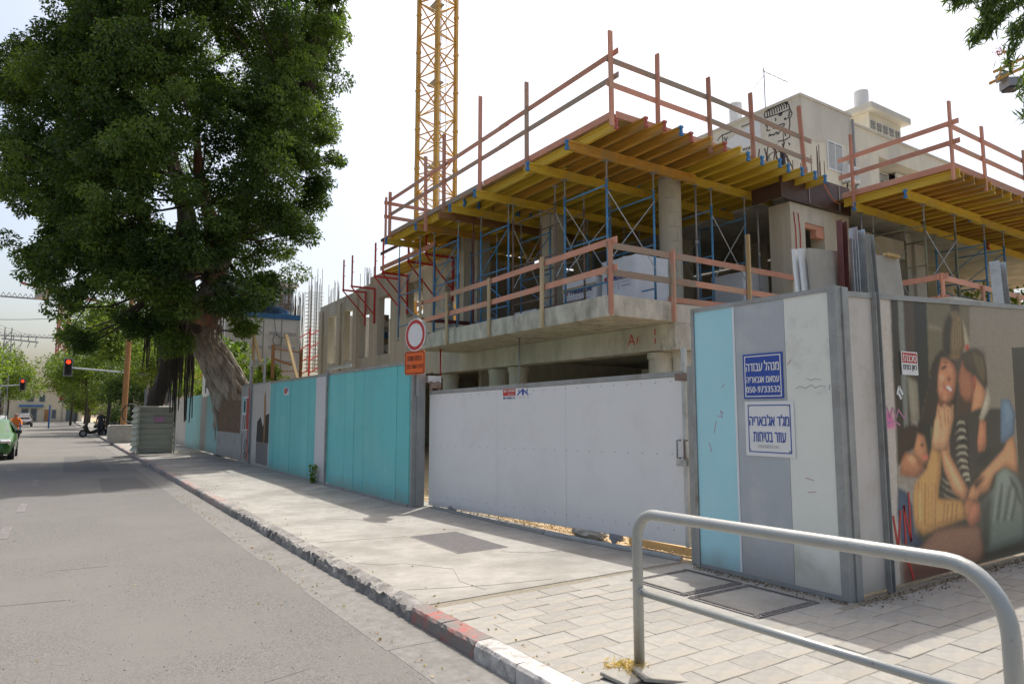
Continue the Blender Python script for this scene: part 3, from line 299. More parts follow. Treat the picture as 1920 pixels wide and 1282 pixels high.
nmat('greywall', (.42,.41,.385), (.37,.36,.335), 2, .7, c3=(.3,.28,.25), s3=1.4, grime=((.26,.22,.165),0.22))
nmat('burlap', (.24,.16,.10), (.16,.11,.07), 9, .95, .5, 60, c3=(.32,.17,.12), s3=2)
nmat('bark', (.40,.36,.30), (.21,.18,.145), 3.2, .95, 1.0, 9, stretch=(1.6,1.6,.28), c3=(.46,.42,.35), s3=2.0, t3=.54, bdist=.09)
nmat('barkdark', (.085,.072,.058), (.055,.047,.04), 5, .95, .8, 12, stretch=(2,2,.4), bdist=.05)
nmat('barkred', (.32,.17,.10), (.22,.12,.075), 5, .95, .6, 12, stretch=(2,2,.4), bdist=.04)
nmat('roots', (.25,.20,.15), (.16,.125,.095), 8, .95, .4)
nmat('rebar', (.085,.06,.05), (.13,.085,.06), 10, .85)
nmat('craneyellow', (.60,.34,.06), (.52,.29,.05), 2, .5, vary=.05)
nmat('cranered', (.42,.13,.10), (.36,.12,.1), 2, .6)
nmat('greymetal', (.30,.31,.32), (.26,.27,.28), 3, .5, metal=.2)
nmat('black', (.022,.022,.024), (.03,.03,.03), 5, .45)
nmat('rubber', (.02,.02,.02), (.03,.03,.03), 8, .85)
nmat('plaster', (0.732,0.684,0.555), (0.649,0.608,0.496), 1.2, .92, .1, 20, stretch=(1,1,.5), c3=(0.555,0.531,0.460), s3=.35, t3=.55)
nmat('plaster_grey', (0.575,0.552,0.483), (0.506,0.489,0.431), 1.2, .92, .1, 20, stretch=(1,1,.3), c3=(0.644,0.615,0.529), s3=.4)
nmat('whiteframe', (.70,.71,.71), (.66,.67,.67), 4, .5)
nmat('shutter', (.50,.52,.52), (.45,.47,.47), 4, .6)
nmat('white', (.74,.74,.73), (.70,.70,.69), 3, .5)
nmat('wrap', (.80,.80,.80), (.74,.745,.76), 4, .3, .25, 12, spec=.6, bdist=.03)
nmat('wrapgrey', (.42,.43,.43), (.36,.37,.37), 4, .4, .2, 12)
nmat('cabin', (.76,.74,.70), (.70,.68,.64), 1.5, .6, c3=(.58,.55,.49), s3=1.2, t3=.62)
nmat('cabinblue', (.045,.17,.36), (.04,.14,.3), 3, .5)
nmat('tarp', (.52,.52,.53), (.44,.44,.45), 4, .6, .4, 8, bdist=.06)
nmat('glassblue', (.25,.33,.40), (.30,.38,.45), 1, .3)
nmat('signwhite', (.70,.70,.68), (.67,.67,.65), 6, .5)
nmat('ink_blue', (.03,.075,.34), (.03,.07,.31), 6, .5)
nmat('ink_navy', (.022,.035,.19), (.02,.03,.17), 6, .5)
nmat('ink_black', (.02,.018,.018), (.025,.022,.02), 6, .6)
nmat('ink_red', (.48,.035,.03), (.42,.035,.03), 6, .5)
nmat('ink_pencil', (.34,.34,.34), (.40,.40,.40), 8, .7)
nmat('ink_pink', (.50,.24,.34), (.44,.24,.32), 6, .7)
nmat('signorange', (.75,.125,.012), (.68,.11,.012), 3, .5)
nmat('signback', (.31,.31,.29), (.27,.27,.25), 3, .6)
nmat('castiron', (.16,.15,.14), (.22,.205,.19), 20, .8, .4, 60)
nmat('checker', (.27,.255,.245), (.21,.20,.195), 18, .65, .3, 60, metal=.2)
nmat('roadpaint', (.24,.225,.21), (.18,.17,.16), 20, .9, c3=(.15,.14,.135), s3=5, t3=.47)
nmat('straw', (.52,.38,.17), (.36,.24,.10), 20, 1)
nmat('postwood', (.38,.19,.075), (.30,.15,.06), 6, .8, .2, 30, stretch=(1,1,.2))
nmat('concblock', (.42,.40,.35), (.35,.33,.29), 5, .9, .2)
nmat('hose_orange', (.60,.18,.06), (.5,.15,.05), 4, .6)
nmat('stonewall', (.60,.53,.38), (.52,.46,.34), 1.5, .9)
nmat('cargreen', (.035,.125,.02), (.032,.118,.02), 1, .28, spec=.45, coat=.25)
nmat('carblack', (.015,.016,.018), (.017,.018,.02), 1, .2, spec=.6, coat=.6)
nmat('cargrey', (.25,.26,.27), (.24,.25,.26), 1, .25, spec=.6, coat=.6)
nmat('chrome', (.6,.6,.6), (.55,.55,.55), 3, .15, metal=.9)
nmat('skin', (.36,.20,.13), (.33,.18,.12), 6, .6)
nmat('cloth_orange', (.62,.17,.03), (.55,.15,.03), 6, .9)
nmat('cloth_dark', (.03,.032,.04), (.04,.04,.05), 6, .9)
nmat('cloth_blue', (.03,.14,.40), (.03,.12,.34), 6, .5)
leafmat('leaf_ficus', (.034,.066,.018), (.165,.235,.058), .40, .40, (1.6, 1.8, .55))
leafmat('leaf_street', (.055,.095,.018), (.16,.21,.045), .5, .42, (1.7, 1.8, .7))
leafmat('leaf_lime', (.07,.13,.015), (.19,.27,.035), .5, .45, (1.6, 1.7, .7))
leafmat('leaf_dusky', (.035,.06,.02), (.085,.12,.035), .5, .35, (1.7, 2.0, .7))
leafmat('leaf_willow', (.045,.085,.025), (.13,.19,.045), .4, .4, (1.8, 2.0, .7))
glassmat('pane'); M['pane'] = bpy.data.materials['pane']

# ------------------------------------------------------------------ ground, road, pavement, kerb
b = MB(); b.box(-400, -300, -.40, 600, 900, -.165); struct('ground', b, M['soil'])
b = MB(); b.add([(-6.2,-40,-.12),(2.53,-40,-.12),(2.53,400,-.12),(-6.2,400,-.12)], [(0,1,2,3)]); road = struct('road', b, M['asphalt'])
pm = MB()
for y0, y1, x in ((14.9,16.4,-.46),(11.9,13.2,-.55),(20,22,-.4),(27,29,-.35)): pm.box(x-.06, y0, -.1215, x+.06, y1, -.116)
part('lane_mark', pm, M['roadpaint'], road)
sp_ = leaves(np.column_stack([nprng.uniform(-4,2.2,2600), 1.5+nprng.gamma(1.6,4.5,2600), np.full(2600,-.1185)]), .013, .009, leafmat('road_grit', (.085,.08,.074), (.24,.225,.20), .9, 0), 'road_grit', None, dirs=np.column_stack([nprng.normal(size=2600), nprng.normal(size=2600), np.zeros(2600)])); sp_['kind'] = 'stuff'
pt = MB()
for (x0,y0,x1,y1) in ((.9,17.5,1.9,21.5),(-2.4,9.5,-1.2,12.2),(.2,24,1.4,33)): pt.add([(x0,y0,-.1185),(x1,y0+.1,-.1185),(x1-.05,y1,-.1185),(x0+.08,y1-.1,-.1185)],[(0,1,2,3)])
part('road_patch', pt, M['asphalt_patch'], road)
pm = MB()
for (x, y, sx, sy, a) in ((1.35,4.75,.5,.01,.25),(-.2,7.8,1.2,.010,-.16),(0.3,9.2,.9,.010,-.1)):
    pm.obox((x, y, -.1185), (sx*.3*math.cos(a), sx*.3*math.sin(a), 0), (-sy*.4*math.sin(a), sy*.4*math.cos(a), 0), (0, 0, .0012))
part('scrape_mark', pm, M['roadpaint'], road)
g = MB()
y = -6.0
while y < 120:
    L = rnd.uniform(1.6, 2.4); g.box(2.10 + rnd.uniform(-.03,.03), y + .004, -.16, 2.535, y + L - .004, -.1187 + rnd.uniform(-.0006,.001)); y += L
struct('gutter', g, M['gutter'])
b = MB(); b.box(2.69, 5.36, -.16, 5.75, 300, 0.0); b.box(2.69, -30, -.16, 60, 5.355, -.045); pav = struct('pavement', b, M['walk'])
b = MB(); b.box(5.75, 5.36, -.16, 60, 300, -.012); struct('site_ground', b, M['sand'])
b = MB(); b.box(-9.5, -40, -.16, -6.2, 400, 0.0); struct('far_pavement', b, M['walk'])
bd = MB(); bd.add([(2.69,-30,-.006),(60,-30,-.006),(60,5.36,-.006),(2.69,5.36,-.006)], [(0,1,2,3)]); part('bedding', bd, M['bedding'], pav); part('cover_surround', MB().box(4.40,3.40,-.05,5.74,5.28,-.0045), M['walk'], pav)
# pavers: three shared meshes, the nearest 300 as objects
def paver_mesh(w, d):
    m = MB(); e = .004; h = .022
    m.add([(-w/2,-d/2,-h),(w/2,-d/2,-h),(w/2,d/2,-h),(-w/2,d/2,-h),(-w/2,-d/2,-e),(w/2,-d/2,-e),(w/2,d/2,-e),(-w/2,d/2,-e),
           (-w/2+e,-d/2+e,0),(w/2-e,-d/2+e,0),(w/2-e,d/2-e,0),(-w/2+e,d/2-e,0)],
          [(0,1,5,4),(1,2,6,5),(2,3,7,6),(3,0,4,7),(4,5,9,8),(5,6,10,9),(6,7,11,10),(7,4,8,11),(8,9,10,11)])
    me = m.mesh('paver', fix=False); me.materials.append(M['paver']); return me
PW, PD = .345, .213
pmesh = paver_mesh(PW - .0035, PD - .0035); pslots = []; hslots = []
row = 0; y = -3.5
while y + PD < 5.36:
    x = 2.695
    if row % 2: hslots.append((x + PW/4, y + PD/2)); x += PW/2
    while x < 18:
        cx, cy = x + PW/2, y + PD/2
        if not (5.74 < cx + PW/2 and cy > 3.36) and not (4.50 < cx < 5.74 and 3.46 < cy < 5.22) and not (2.9 < cx < 3.24 and 3.10 < cy < 3.34): pslots.append((cx, cy))
        x += PW
    y += PD; row += 1
pslots.sort(key=lambda p: (0 if (p[0]*.834 - p[1]*.551)/(max(.1, p[0]*.551 + p[1]*.834)) < .78 and p[0]*.551 + p[1]*.834 > 2.2 else 100) + math.hypot(p[0]-3.6, p[1]-2.6))
for i, (cx, cy) in enumerate(pslots[:276]):
    o = bpy.data.objects.new('paver', pmesh); COL.objects.link(o); o.parent = pav
    o.location = (cx, cy, rnd.uniform(-.003, .003)); o.rotation_euler = (rnd.gauss(0,.007), rnd.gauss(0,.007), rnd.gauss(0,.008))
hmesh_ = paver_mesh(PW/2 - .0035, PD - .0035)
for (cx, cy) in hslots:
    if cy < 1.5: continue
    o = bpy.data.objects.new('half_paver', hmesh_); COL.objects.link(o); o.parent = pav; o.location = (cx, cy, rnd.uniform(-.003,.003)); o.rotation_euler = (rnd.gauss(0,.01), rnd.gauss(0,.01), rnd.gauss(0,.01))
rest = MB()
for (cx, cy) in pslots[276:]: rest.box(cx-PW/2+.004, cy-PD/2+.004, -.021, cx+PW/2-.004, cy+PD/2-.004, rnd.uniform(-.003,.003))
part('more_pavers', rest, M['paver'], pav, kind='stuff')
# lifted slab, straw and loose chips round the foot of the railing
for (x, y, rx, ry, rz) in ((3.03,3.26,.10,.06,.2),(3.18,3.13,-.02,.16,-.35)):
    o = bpy.data.objects.new('paver', pmesh); COL.objects.link(o); o.parent = pav; o.location = (x, y, .018); o.rotation_euler = (rx, ry, rz)
# cracks in the poured pavement
ck = MB()
for pts in ([(2.72,7.3),(2.95,7.0),(3.2,6.92),(3.5,6.4),(3.3,5.9),(3.35,5.5)],[(2.75,5.9),(3.1,5.75),(3.5,5.62),(4.1,5.5)],[(4.4,6.9),(4.7,6.6),(5.0,6.55)],[(3.5,10.5),(3.9,10.1),(4.0,9.3)],[(2.8,8.6),(3.4,8.5),(3.9,8.4)]):
    for p, q in zip(pts[:-1], pts[1:]): ck.bar((*p, .001), (*q, .001), .004, .003)
part('crack', ck, M['castiron'], pav)
# kerb stones
kerb = bpy.data.objects.new('kerb', None); COL.objects.link(kerb); kerb['kind'] = 'structure'
def kerb_stone(y0, y1, mt, rough=0.0):
    bm = bmesh.new(); L = y1 - y0; ny = max(2, int(L/.05)) if rough else 2
    prof = [(2.53,-.16),(2.532,-.06),(2.535,-.02),(2.55,.002),(2.60,.006),(2.69,.004),(2.69,-.16)]
    rings = []
    for j in range(ny + 1):
        y = y0 + .004 + (L - .008)*j/ny; rr = []
        for k, (x, z) in enumerate(prof):
            dx = dz = 0
            if rough and k in (1, 2, 3, 4):
                dx = abs(rnd.gauss(0, .020))*rough; dz = -abs(rnd.gauss(0, .016))*rough
            rr.append(bm.verts.new((x + dx, y + rnd.gauss(0,.004)*bool(rough), z + dz)))
        rings.append(rr)
    n = len(prof)
    for j in range(ny):
        for k in range(n): bm.faces.new((rings[j][k], rings[j][(k+1) % n], rings[j+1][(k+1) % n], rings[j+1][k]))
    bm.faces.new(list(reversed(rings[0]))); bm.faces.new(rings[-1]); bmesh.ops.recalc_face_normals(bm, faces=bm.faces)
    me = bpy.data.meshes.new('kerb_stone'); bm.to_mesh(me); bm.free(); link('kerb_stone', me, mt, kerb)
y = -4.0
while y < 150:
    L = .52 if y < 14 else (1.0 if y < 40 else 4)
    if y < 4.15: mt, rg = M['kerb_white'], .12
    elif y < 5.15: mt, rg = M['kerb_red'], .25
    elif y < 12: mt, rg = M['kerb'], 1.0
    elif y < 40: mt, rg = (M['kerb_pale_red'] if int(y/1.0) % 3 else M['kerb']), .35
    else: mt, rg = M['kerb'], 0
    kerb_stone(y, y + L, mt, rg); y += L
lk = MB(); lk.box(-6.35, -40, -.16, -6.2, 200, .005); struct('far_kerb', lk, M['kerb'])
# litter: dry leaves and chips
pts = np.column_stack([nprng.uniform(2.56, 5.4, 300), nprng.uniform(3, 30, 300), np.full(300, .006)])
pts[:200, 0] = 2.6 + np.abs(nprng.normal(0, .16, 200)); pts[200:230, 0] = nprng.uniform(-1, 2.4, 30); pts[200:230, 2] = -.112
pts2 = np.column_stack([2.12 + np.abs(nprng.normal(0,.1,160)), nprng.uniform(2.8, 16, 160), np.full(160, -.108)])
lm = leafmat('leaf_dry', (.22,.13,.05), (.42,.30,.13), .7, .2)
lv = leaves(np.vstack([pts, pts2]), .032, .014, lm, 'leaf_litter', None, dirs=np.column_stack([nprng.normal(size=460), nprng.normal(size=460), nprng.normal(size=460)*.08])); lv['kind'] = 'stuff'
# covers set in the pavement
cp = thing('access_cover', 'ribbed rusty metal access plate set flush in the poured pavement, half in the gate shadow', 'access cover', (4.25, 7.7, 0))
b = MB(); b.box(3.92,7.06,-.02,4.60,8.36,.006); part('plate', b, M['checker'], cp)
b = MB()
for i in range(30): b.box(3.94 + i*.0221, 7.08, .006, 3.949 + i*.0221, 8.34, .011)
part('rib', b, M['checker'], cp)
for (x0, y0, x1, y1, lab) in ((4.68,3.57,5.50,4.30,'concrete filled manhole cover with a chain pattern iron rim, below the two name signs'),(4.70,4.36,5.50,5.05,'concrete filled manhole cover with iron rim, beside the right gate post and behind the railing')):
    cv = thing('manhole_cover', lab, 'manhole cover', ((x0+x1)/2, (y0+y1)/2, 0), 'concrete manhole covers in the pavers')
    b = MB(); b.box(x0+.07, y0+.07, -.02, x1-.07, y1-.07, .004); part('infill', b, M['walk'], cv)
    b = MB()
    for q in ((x0,y0,x1,y0+.07),(x0,y1-.07,x1,y1),(x0,y0+.07,x0+.07,y1-.07),(x1-.07,y0+.07,x1,y1-.07)): b.box(q[0],q[1],-.02,q[2],q[3],.005)
    part('rim', b, M['castiron'], cv)
    b = MB(); n = 22
    for i in range(n):
        for (x, y) in ((x0 + (i+.5)*(x1-x0)/n, y0+.035), (x0 + (i+.5)*(x1-x0)/n, y1-.035), (x0+.035, y0 + (i+.5)*(y1-y0)/n), (x1-.035, y0 + (i+.5)*(y1-y0)/n)):
            b.box(x-.010, y-.022, .005, x+.010, y-.004, .012); b.box(x-.010, y+.004, .005, x+.010, y+.022, .012)
    part('rim_stud', b, M['castiron'], cv)

# ------------------------------------------------------------------ pedestrian railing
rl = thing('pedestrian_railing', 'grey painted tubular steel railing with rounded corners in the right foreground', 'railing', (3.16, 3.32, 0))
A, B = Vector((3.16, 3.32, 0)), Vector((3.16, 1.24, 0)); d = (B - A).normalized(); rr = .034
pts = [(*A, rr), (*(A + Vector((0,0,.80))), rr)]
for i in range(1, 9):
    a = i/8*math.pi/2; pts.append((*(A + d*(.16*(1-math.cos(a))) + Vector((0,0,.80+.165*math.sin(a)))), rr))
for i in range(0, 9):
    a = math.pi/2 - i/8*math.pi/2; pts.append((*(B - d*(.22 - .22*math.cos(a)) + Vector((0,0,.725+.26*math.sin(a)))), rr))
pts.append((*B, rr))
part('top_rail', MB().path(pts, 20), M['railgrey'], rl, sm=True)
part('lower_rail', MB().tube(A + d*.03 + Vector((0,0,.47)), B - d*.03 + Vector((0,0,.47)), .022, 16), M['railgrey'], rl, sm=True)
part('weld_collar', MB().tube(A + d*.02 + Vector((0,0,.47)), A + d*.045 + Vector((0,0,.47)), .027, 16), M['railgrey'], rl, sm=True)
cr_ = leaves(np.column_stack([np.concatenate([nprng.uniform(5.7,9.5,900), 5.68-np.abs(nprng.normal(0,.05,500))]), np.concatenate([3.38-np.abs(nprng.normal(0,.09,900)), nprng.uniform(3.4,5.1,500)]), np.full(1400,.006)]), .022, .014, leafmat('crumb', (.12,.09,.06), (.34,.26,.17), .9, 0), 'soil_crumbs', None, dirs=np.column_stack([nprng.normal(size=1400), nprng.normal(size=1400), nprng.normal(size=1400)*.2])); cr_['kind'] = 'stuff'
st = leaves(np.column_stack([nprng.normal(3.07,.05,500), nprng.normal(3.34,.06,500), np.abs(nprng.normal(0,.02,500))]), .06, .008, leafmat('leaf_straw', (.40,.26,.10), (.62,.47,.24), .8, .2), 'dry_straw', None); st['kind'] = 'stuff'
# ------------------------------------------------------------------ corner hoarding (front and side), mural
ch = thing('corner_hoarding', 'tall corner hoarding of blue, grey and cream panels with a family mural round the corner', 'hoarding', (5.75, 3.44, 0))
X0 = 5.72
for (y0, y1, mt, lab) in ((4.535,5.06,'skyblue','pale blue panel'),(3.955,4.535,'panelgrey','grey panel'),(3.50,3.955,'cream','cream white panel')):
    b = MB(); b.box(X0, y0+.002, .04, X0+.035, y1-.002, 2.69); part('panel', b, M[mt], ch, label=lab)
b = MB(); b.box(X0-.008, 4.528, .05, X0-.001, 4.55, 2.69); part('joint_strip', b, M['whiteframe'], ch)
b = MB(); b.box(X0-.010, 3.502, 2.69, X0+.05, 5.058, 2.735); part('top_rail', b, M['zincdull'], ch)
b = MB(); b.box(X0-.004, 3.50, 0, X0+.04, 5.06, .04); part('bottom_rail', b, M['zincdull'], ch)
b = MB(); b.box(X0-.014, 5.06, 0, X0+.05, 5.10, 2.735); part('edge_post', b, M['zincdull'], ch)
b = MB(); b.box(X0-.012, 3.425, 0, X0+.004, 3.50, 2.742); b.box(X0+.0045, 3.4252, 0, X0+.20, 3.437, 2.738); b.box(X0+.08, 3.41, 0, X0+.12, 3.425, 2.73); part('corner_post', b, M['zincdull'], ch)
zt = lambda x: 2.70 + (x - 6.0)*.052
def side_panel(x0, x1, mt, lab=None):
    b = MB(); b.prism([(x0,.03),(x1,.03),(x1,zt(x1)-.03),(x0,zt(x0)-.03)], 'y', 3.445, 3.475); part('panel', b, M[mt], ch, label=lab)
side_panel(X0+.20, 6.325, 'dirtywhite', 'stained off white panel'); side_panel(6.40, 9.9, 'dirtywhite', 'wide panel under the mural print'); side_panel(9.905, 13.5, 'dirtywhite')
b = MB(); b.box(6.325, 3.395, 0, 6.335, 3.445, 2.73); b.box(6.335, 3.425, 0, 6.39, 3.44, 2.73); b.box(6.39, 3.395, 0, 6.40, 3.445, 2.73); part('channel_post', b, M['zincdull'], ch)
b = MB(); b.prism([(X0+.20,zt(X0)-.03),(13.5,zt(13.5)-.03),(13.5,zt(13.5)+.02),(X0+.20,zt(X0)+.02)], 'y', 3.425, 3.49); part('top_rail', b, M['zincdull'], ch)
b = MB()
for i in range(14): b.disc((X0-.014, 3.46, .2+i*.19), (0,1,0), (0,0,1), .008, .004, 8)
part('screw', b, M['greymetal'], ch)

# the mural: flat print, painted stroke by stroke into the tint of a fine mesh
def paint_mural():
    x0, x1, z0, z1 = 6.42, 9.88, .035, 2.88; nx, nz = 380, 330
    xs, zs = np.linspace(x0, x1, nx), np.linspace(z0, z1, nz); GX, GZ = np.meshgrid(xs, zs)
    img = np.zeros((nz, nx, 3)); img[:] = s2l((130, 120, 103))
    def blur(a, k):
        for ax in (0, 1):
            c = np.zeros_like(a)
            for q in range(-k, k+1): c += np.roll(a, q, ax)
            a = c/(2*k+1)
        return a
    for col, pts, soft, shade in MURAL:
        m = np.zeros((nz, nx), bool); n = len(pts)
        for i in range(n):
            (ax, az), (bx, bz) = pts[i], pts[(i+1) % n]
            if az == bz: continue
            m ^= ((az > GZ) != (bz > GZ)) & (GX < (bx-ax)*(GZ-az)/(bz-az) + ax)
        a = m.astype(float); k = int(round(soft*.8)) if soft >= 1 else (1 if soft > 0 else 0)
        if k >= 1: a = blur(blur(a, k), max(1, k//2))
        c = np.array(s2l(col))[None, None]
        if shade:
            s = blur(blur(m.astype(float), 8), 6); lit = np.clip(s - .5, 0, 1)*2
            gx, gz_ = np.gradient(blur(m.astype(float), 9), axis=1), np.gradient(blur(m.astype(float), 9), axis=0)
            c = c*np.clip((1 - shade) + shade*1.5*lit + shade*9*(gx*.8 - gz_*.6), .35, 1.45)[..., None]
        img = img*(1 - a[..., None]) + c*a[..., None]
    lum = img.mean(2, keepdims=True); img = lum + (img - lum)*.88; st_ = blur(nprng.normal(0, .5, (nz, nx)), 1); img *= (1 + (nprng.normal(0, .04, (nz, nx)) + st_*.25)[..., None]); gain = 1.62
    img = np.clip(img*gain, .01, .7)
    m = MB(); m.v = [(x, 3.4425, min(z, zt(x)-.035)) for z in zs for x in xs]
    m.f = [(j*nx+i, j*nx+i+1, (j+1)*nx+i+1, (j+1)*nx+i) for j in range(nz-1) for i in range(nx-1)]
    me = m.mesh('mural_print', (5.75, 3.44, 0), fix=False)
    a = me.color_attributes.new('tint', 'FLOAT_COLOR', 'POINT'); a.data.foreach_set('color', np.concatenate([img.reshape(-1,3), np.ones((nx*nz,1))], 1).astype(np.float32).ravel())
    link('mural_print', me, vmat('mural', .42, spec=.35), ch, label='printed photograph of a smiling couple embracing with two small children')
paint_mural()
def strokes(name, lines, r, mt, parent, plane, label=None):
    b = MB()
    for ln in lines:
        for p, q in zip(ln[:-1], ln[1:]):
            P, Q = plane(*p), plane(*q); b.bar(P, Q, r, .003, up=plane.n)
    return part(name, b, mt, parent, label=label)
class Pl:
    def __init__(s, f, n): s.g, s.n = f, n
    def __call__(s, u, w): return s.g(u, w)
side = Pl(lambda u, w: (u, 3.4405, w), (0,1,0)); front = Pl(lambda u, w: (X0-.0015, u, w), (1,0,0))
strokes('spray_letters', [[(6.50,.66),(6.56,.36),(6.64,.70)],[(6.70,.38),(6.70,.74),(6.80,.40),(6.80,.86)],[(6.72,.22),(6.78,.12),(6.80,-0+.05)]], .03, M['ink_red'], ch, side, 'red sprayed letters V N')
strokes('spray_scribble', [[(6.43,1.56),(6.5,1.66),(6.55,1.56),(6.6,1.66),(6.66,1.56),(6.7,1.64),(6.8,1.55),(6.83,1.6)],[(6.47,1.5),(6.62,1.53),(6.72,1.49)]], .015, M['ink_pink'], ch, side, 'pink sprayed scribble')
strokes('torn_patch', [[(6.70,1.78),(6.74,1.86),(6.80,1.78)],[(6.72,1.80),(6.77,1.74)]], .03, M['signwhite'], ch, side)
strokes('pencil_note', [[(3.60,1.90),(3.66,1.915),(3.70,1.90),(3.74,1.92)],[(3.56,1.84),(3.62,1.85),(3.66,1.83),(3.7,1.86),(3.76,1.83),(3.82,1.85),(3.86,1.83)],[(3.52,1.86),(3.53,1.81)]], .006, M['ink_pencil'], ch, front)
strokes('scratch', [[(3.72,1.0),(3.80,1.02)],[(3.9,2.1),(3.94,2.06)],[(4.7,1.6),(4.74,1.63),(4.72,1.56),(4.78,1.58)],[(4.80,1.52),(4.83,1.40)],[(4.68,1.9),(4.71,1.87)],[(4.9,1.3),(4.87,1.2)],[(3.7,.9),(3.78,.89)]], .006, M['ink_pink'], ch, front)

def board(name, lab, cat, y0, y1, z0, z1, mt, edge, em):
    t = thing(name, lab, cat, (X0, (y0+y1)/2, z0)); b = MB(); b.box(X0-.010, y0, z0, X0-.003, y1, z1); part('plate', b, mt, t)
    b = MB(); xa, xb, w, e = X0-.0115, X0-.010, .010, edge
    b.box(xa,y0+e,z0+e,xb,y1-e,z0+e+w); b.box(xa,y0+e,z1-e-w,xb,y1-e,z1-e); b.box(xa,y0+e,z0+e+w,xb,y0+e+w,z1-e-w); b.box(xa,y1-e-w,z0+e+w,xb,y1-e,z1-e-w); part('border', b, em, t)
    return t
XD = (0, -1, 0)
s = board('name_sign', 'blue sign with white Hebrew lettering and a phone number, above the white sign', 'sign', 3.985, 4.435, 1.745, 2.185, M['ink_blue'], .018, M['signwhite'])
text('lettering', 'מנהל עבודה', .10, M['signwhite'], s, (X0-.0105, 4.21, 2.065), XD, heb=True, bold=.03, width=.375)
text('lettering', 'עסאם אגבאריה', .06, M['signwhite'], s, (X0-.0105, 4.21, 1.93), XD, heb=True, bold=.03, width=.37)
text('lettering', '050-9733532', .06, M['signwhite'], s, (X0-.0105, 4.21, 1.835), XD, bold=.03, width=.385)
s = board('name_sign', 'white sign with blue Hebrew lettering and screwed corners, below the blue sign', 'sign', 3.885, 4.43, 1.19, 1.72, M['signwhite'], .035, M['ink_blue'])
text('lettering', "מג'ד אג'באריה", .11, M['ink_blue'], s, (X0-.0105, 4.158, 1.535), XD, heb=True, bold=.03, width=.44)
text('lettering', 'עוזר בטיחות', .10, M['ink_blue'], s, (X0-.0105, 4.158, 1.375), XD, heb=True, bold=.03, width=.36)
text('handwritten_number', '0506825261', .03, M['ink_pencil'], s, (X0-.0105, 4.17, 1.285), XD, width=.23)
b = MB()
for (y, z) in ((3.94,1.675),(4.375,1.675),(3.94,1.245),(4.38,1.25)): b.disc((X0-.012, y, z), (0,1,0), (0,0,1), .009, .004, 8)
part('screw', b, M['greymetal'], s)
w = thing('danger_sign', 'small red and white Hebrew danger sign stuck on the mural', 'sign', (6.95, 3.44, 2.07))
b = MB(); b.box(6.80,3.431,1.975,7.105,3.437,2.205); part('plate', b, M['signwhite'], w)
b = MB(); b.box(6.812,3.4298,2.093,7.093,3.431,2.192); part('red_band', b, M['ink_red'], w)
text('lettering', 'סכנה!', .072, M['signwhite'], w, (6.952,3.4297,2.143), (1,0,0), heb=True, bold=.03, width=.25)
text('lettering', 'כאן בונים', .065, M['ink_black'], w, (6.952,3.4308,2.042), (1,0,0), heb=True, bold=.03, width=.255)

# things standing inside the corner, behind the hoarding
t = thing('plasterboard_stack', 'grey boards leaning upright behind the corner hoarding, white edges showing', 'boards', (7.4, 4.4, 0), )
for i, (x0, x1, y, tl) in enumerate(((6.50,8.46,3.93,.10),(6.44,8.40,3.985,.12),(6.41,8.36,4.04,.13))):
    b = MB(); b.add([(x0-.05,y,.0),(x1-.05,y,.0),(x1,y+.30,3.50),(x0+.09,y+.30,3.36),(x0-.05,y+.03,.0),(x1-.05,y+.03,.0),(x1,y+.33,3.50),(x0+.09,y+.33,3.36)],[(0,1,2,3),(7,6,5,4),(0,4,5,1),(1,5,6,2),(2,6,7,3),(3,7,4,0)])
    part('board', b, M['boardgrey' if i == 0 else 'whiteframe'], t)
b = MB(); b.box(8.12,4.18,3.47,8.40,4.24,3.505); part('frayed_corner', b, M['straw'], t)
def channel(name, lab, p, q, w, mt, grp=None):
    p, q = Vector(p), Vector(q); t = MB(); d = (q-p).normalized(); u = Vector((1,0,0)); u = (u - d*u.dot(d)).normalized(); n = d.cross(u)
    L = (q-p).length; c = (p+q)/2
    t.obox(c + n*w*.3, d*L/2, u*w/2, n*.004); t.obox(c - u*w/2, d*L/2, u*.004, n*w*.32); t.obox(c + u*w/2, d*L/2, u*.004, n*w*.32)
    return solo(name, t, M[mt], lab, 'steel profile', grp, loc=tuple(p))
channel('steel_channel', 'dark red brown steel channel standing behind the hoarding corner', (6.88,4.05,0), (7.12,4.15,3.72), .10, 'steelmaroon')
channel('steel_channel', 'bright galvanised channel, widest of the bundle behind the corner', (7.26,4.05,0), (7.36,4.12,3.66), .15, 'zinc', 'galvanised channels behind the corner')
channel('steel_channel', 'thin galvanised channel just right of the red brown one', (7.12,4.02,0), (7.22,4.10,3.52), .06, 'zinc', 'galvanised channels behind the corner')
channel('steel_channel', 'dull olive grey channel leaning against the bright one', (7.52,3.95,0), (7.50,4.06,3.60), .09, 'zincdull', 'galvanised channels behind the corner')
channel('steel_channel', 'galvanised channel standing alone above the mural at the far right', (11.05,4.05,0), (11.0,4.15,3.74), .20, 'zinc')
b = MB(); b.obox((9.7,4.2,3.02), (.55,0,.01), (0,.25,0), (0,0,.03)); solo('insulation_slab', b, M['cream'], 'pale slab lying just behind the top edge of the mural hoarding', 'slab', loc=(9.7,4.2,3.0))

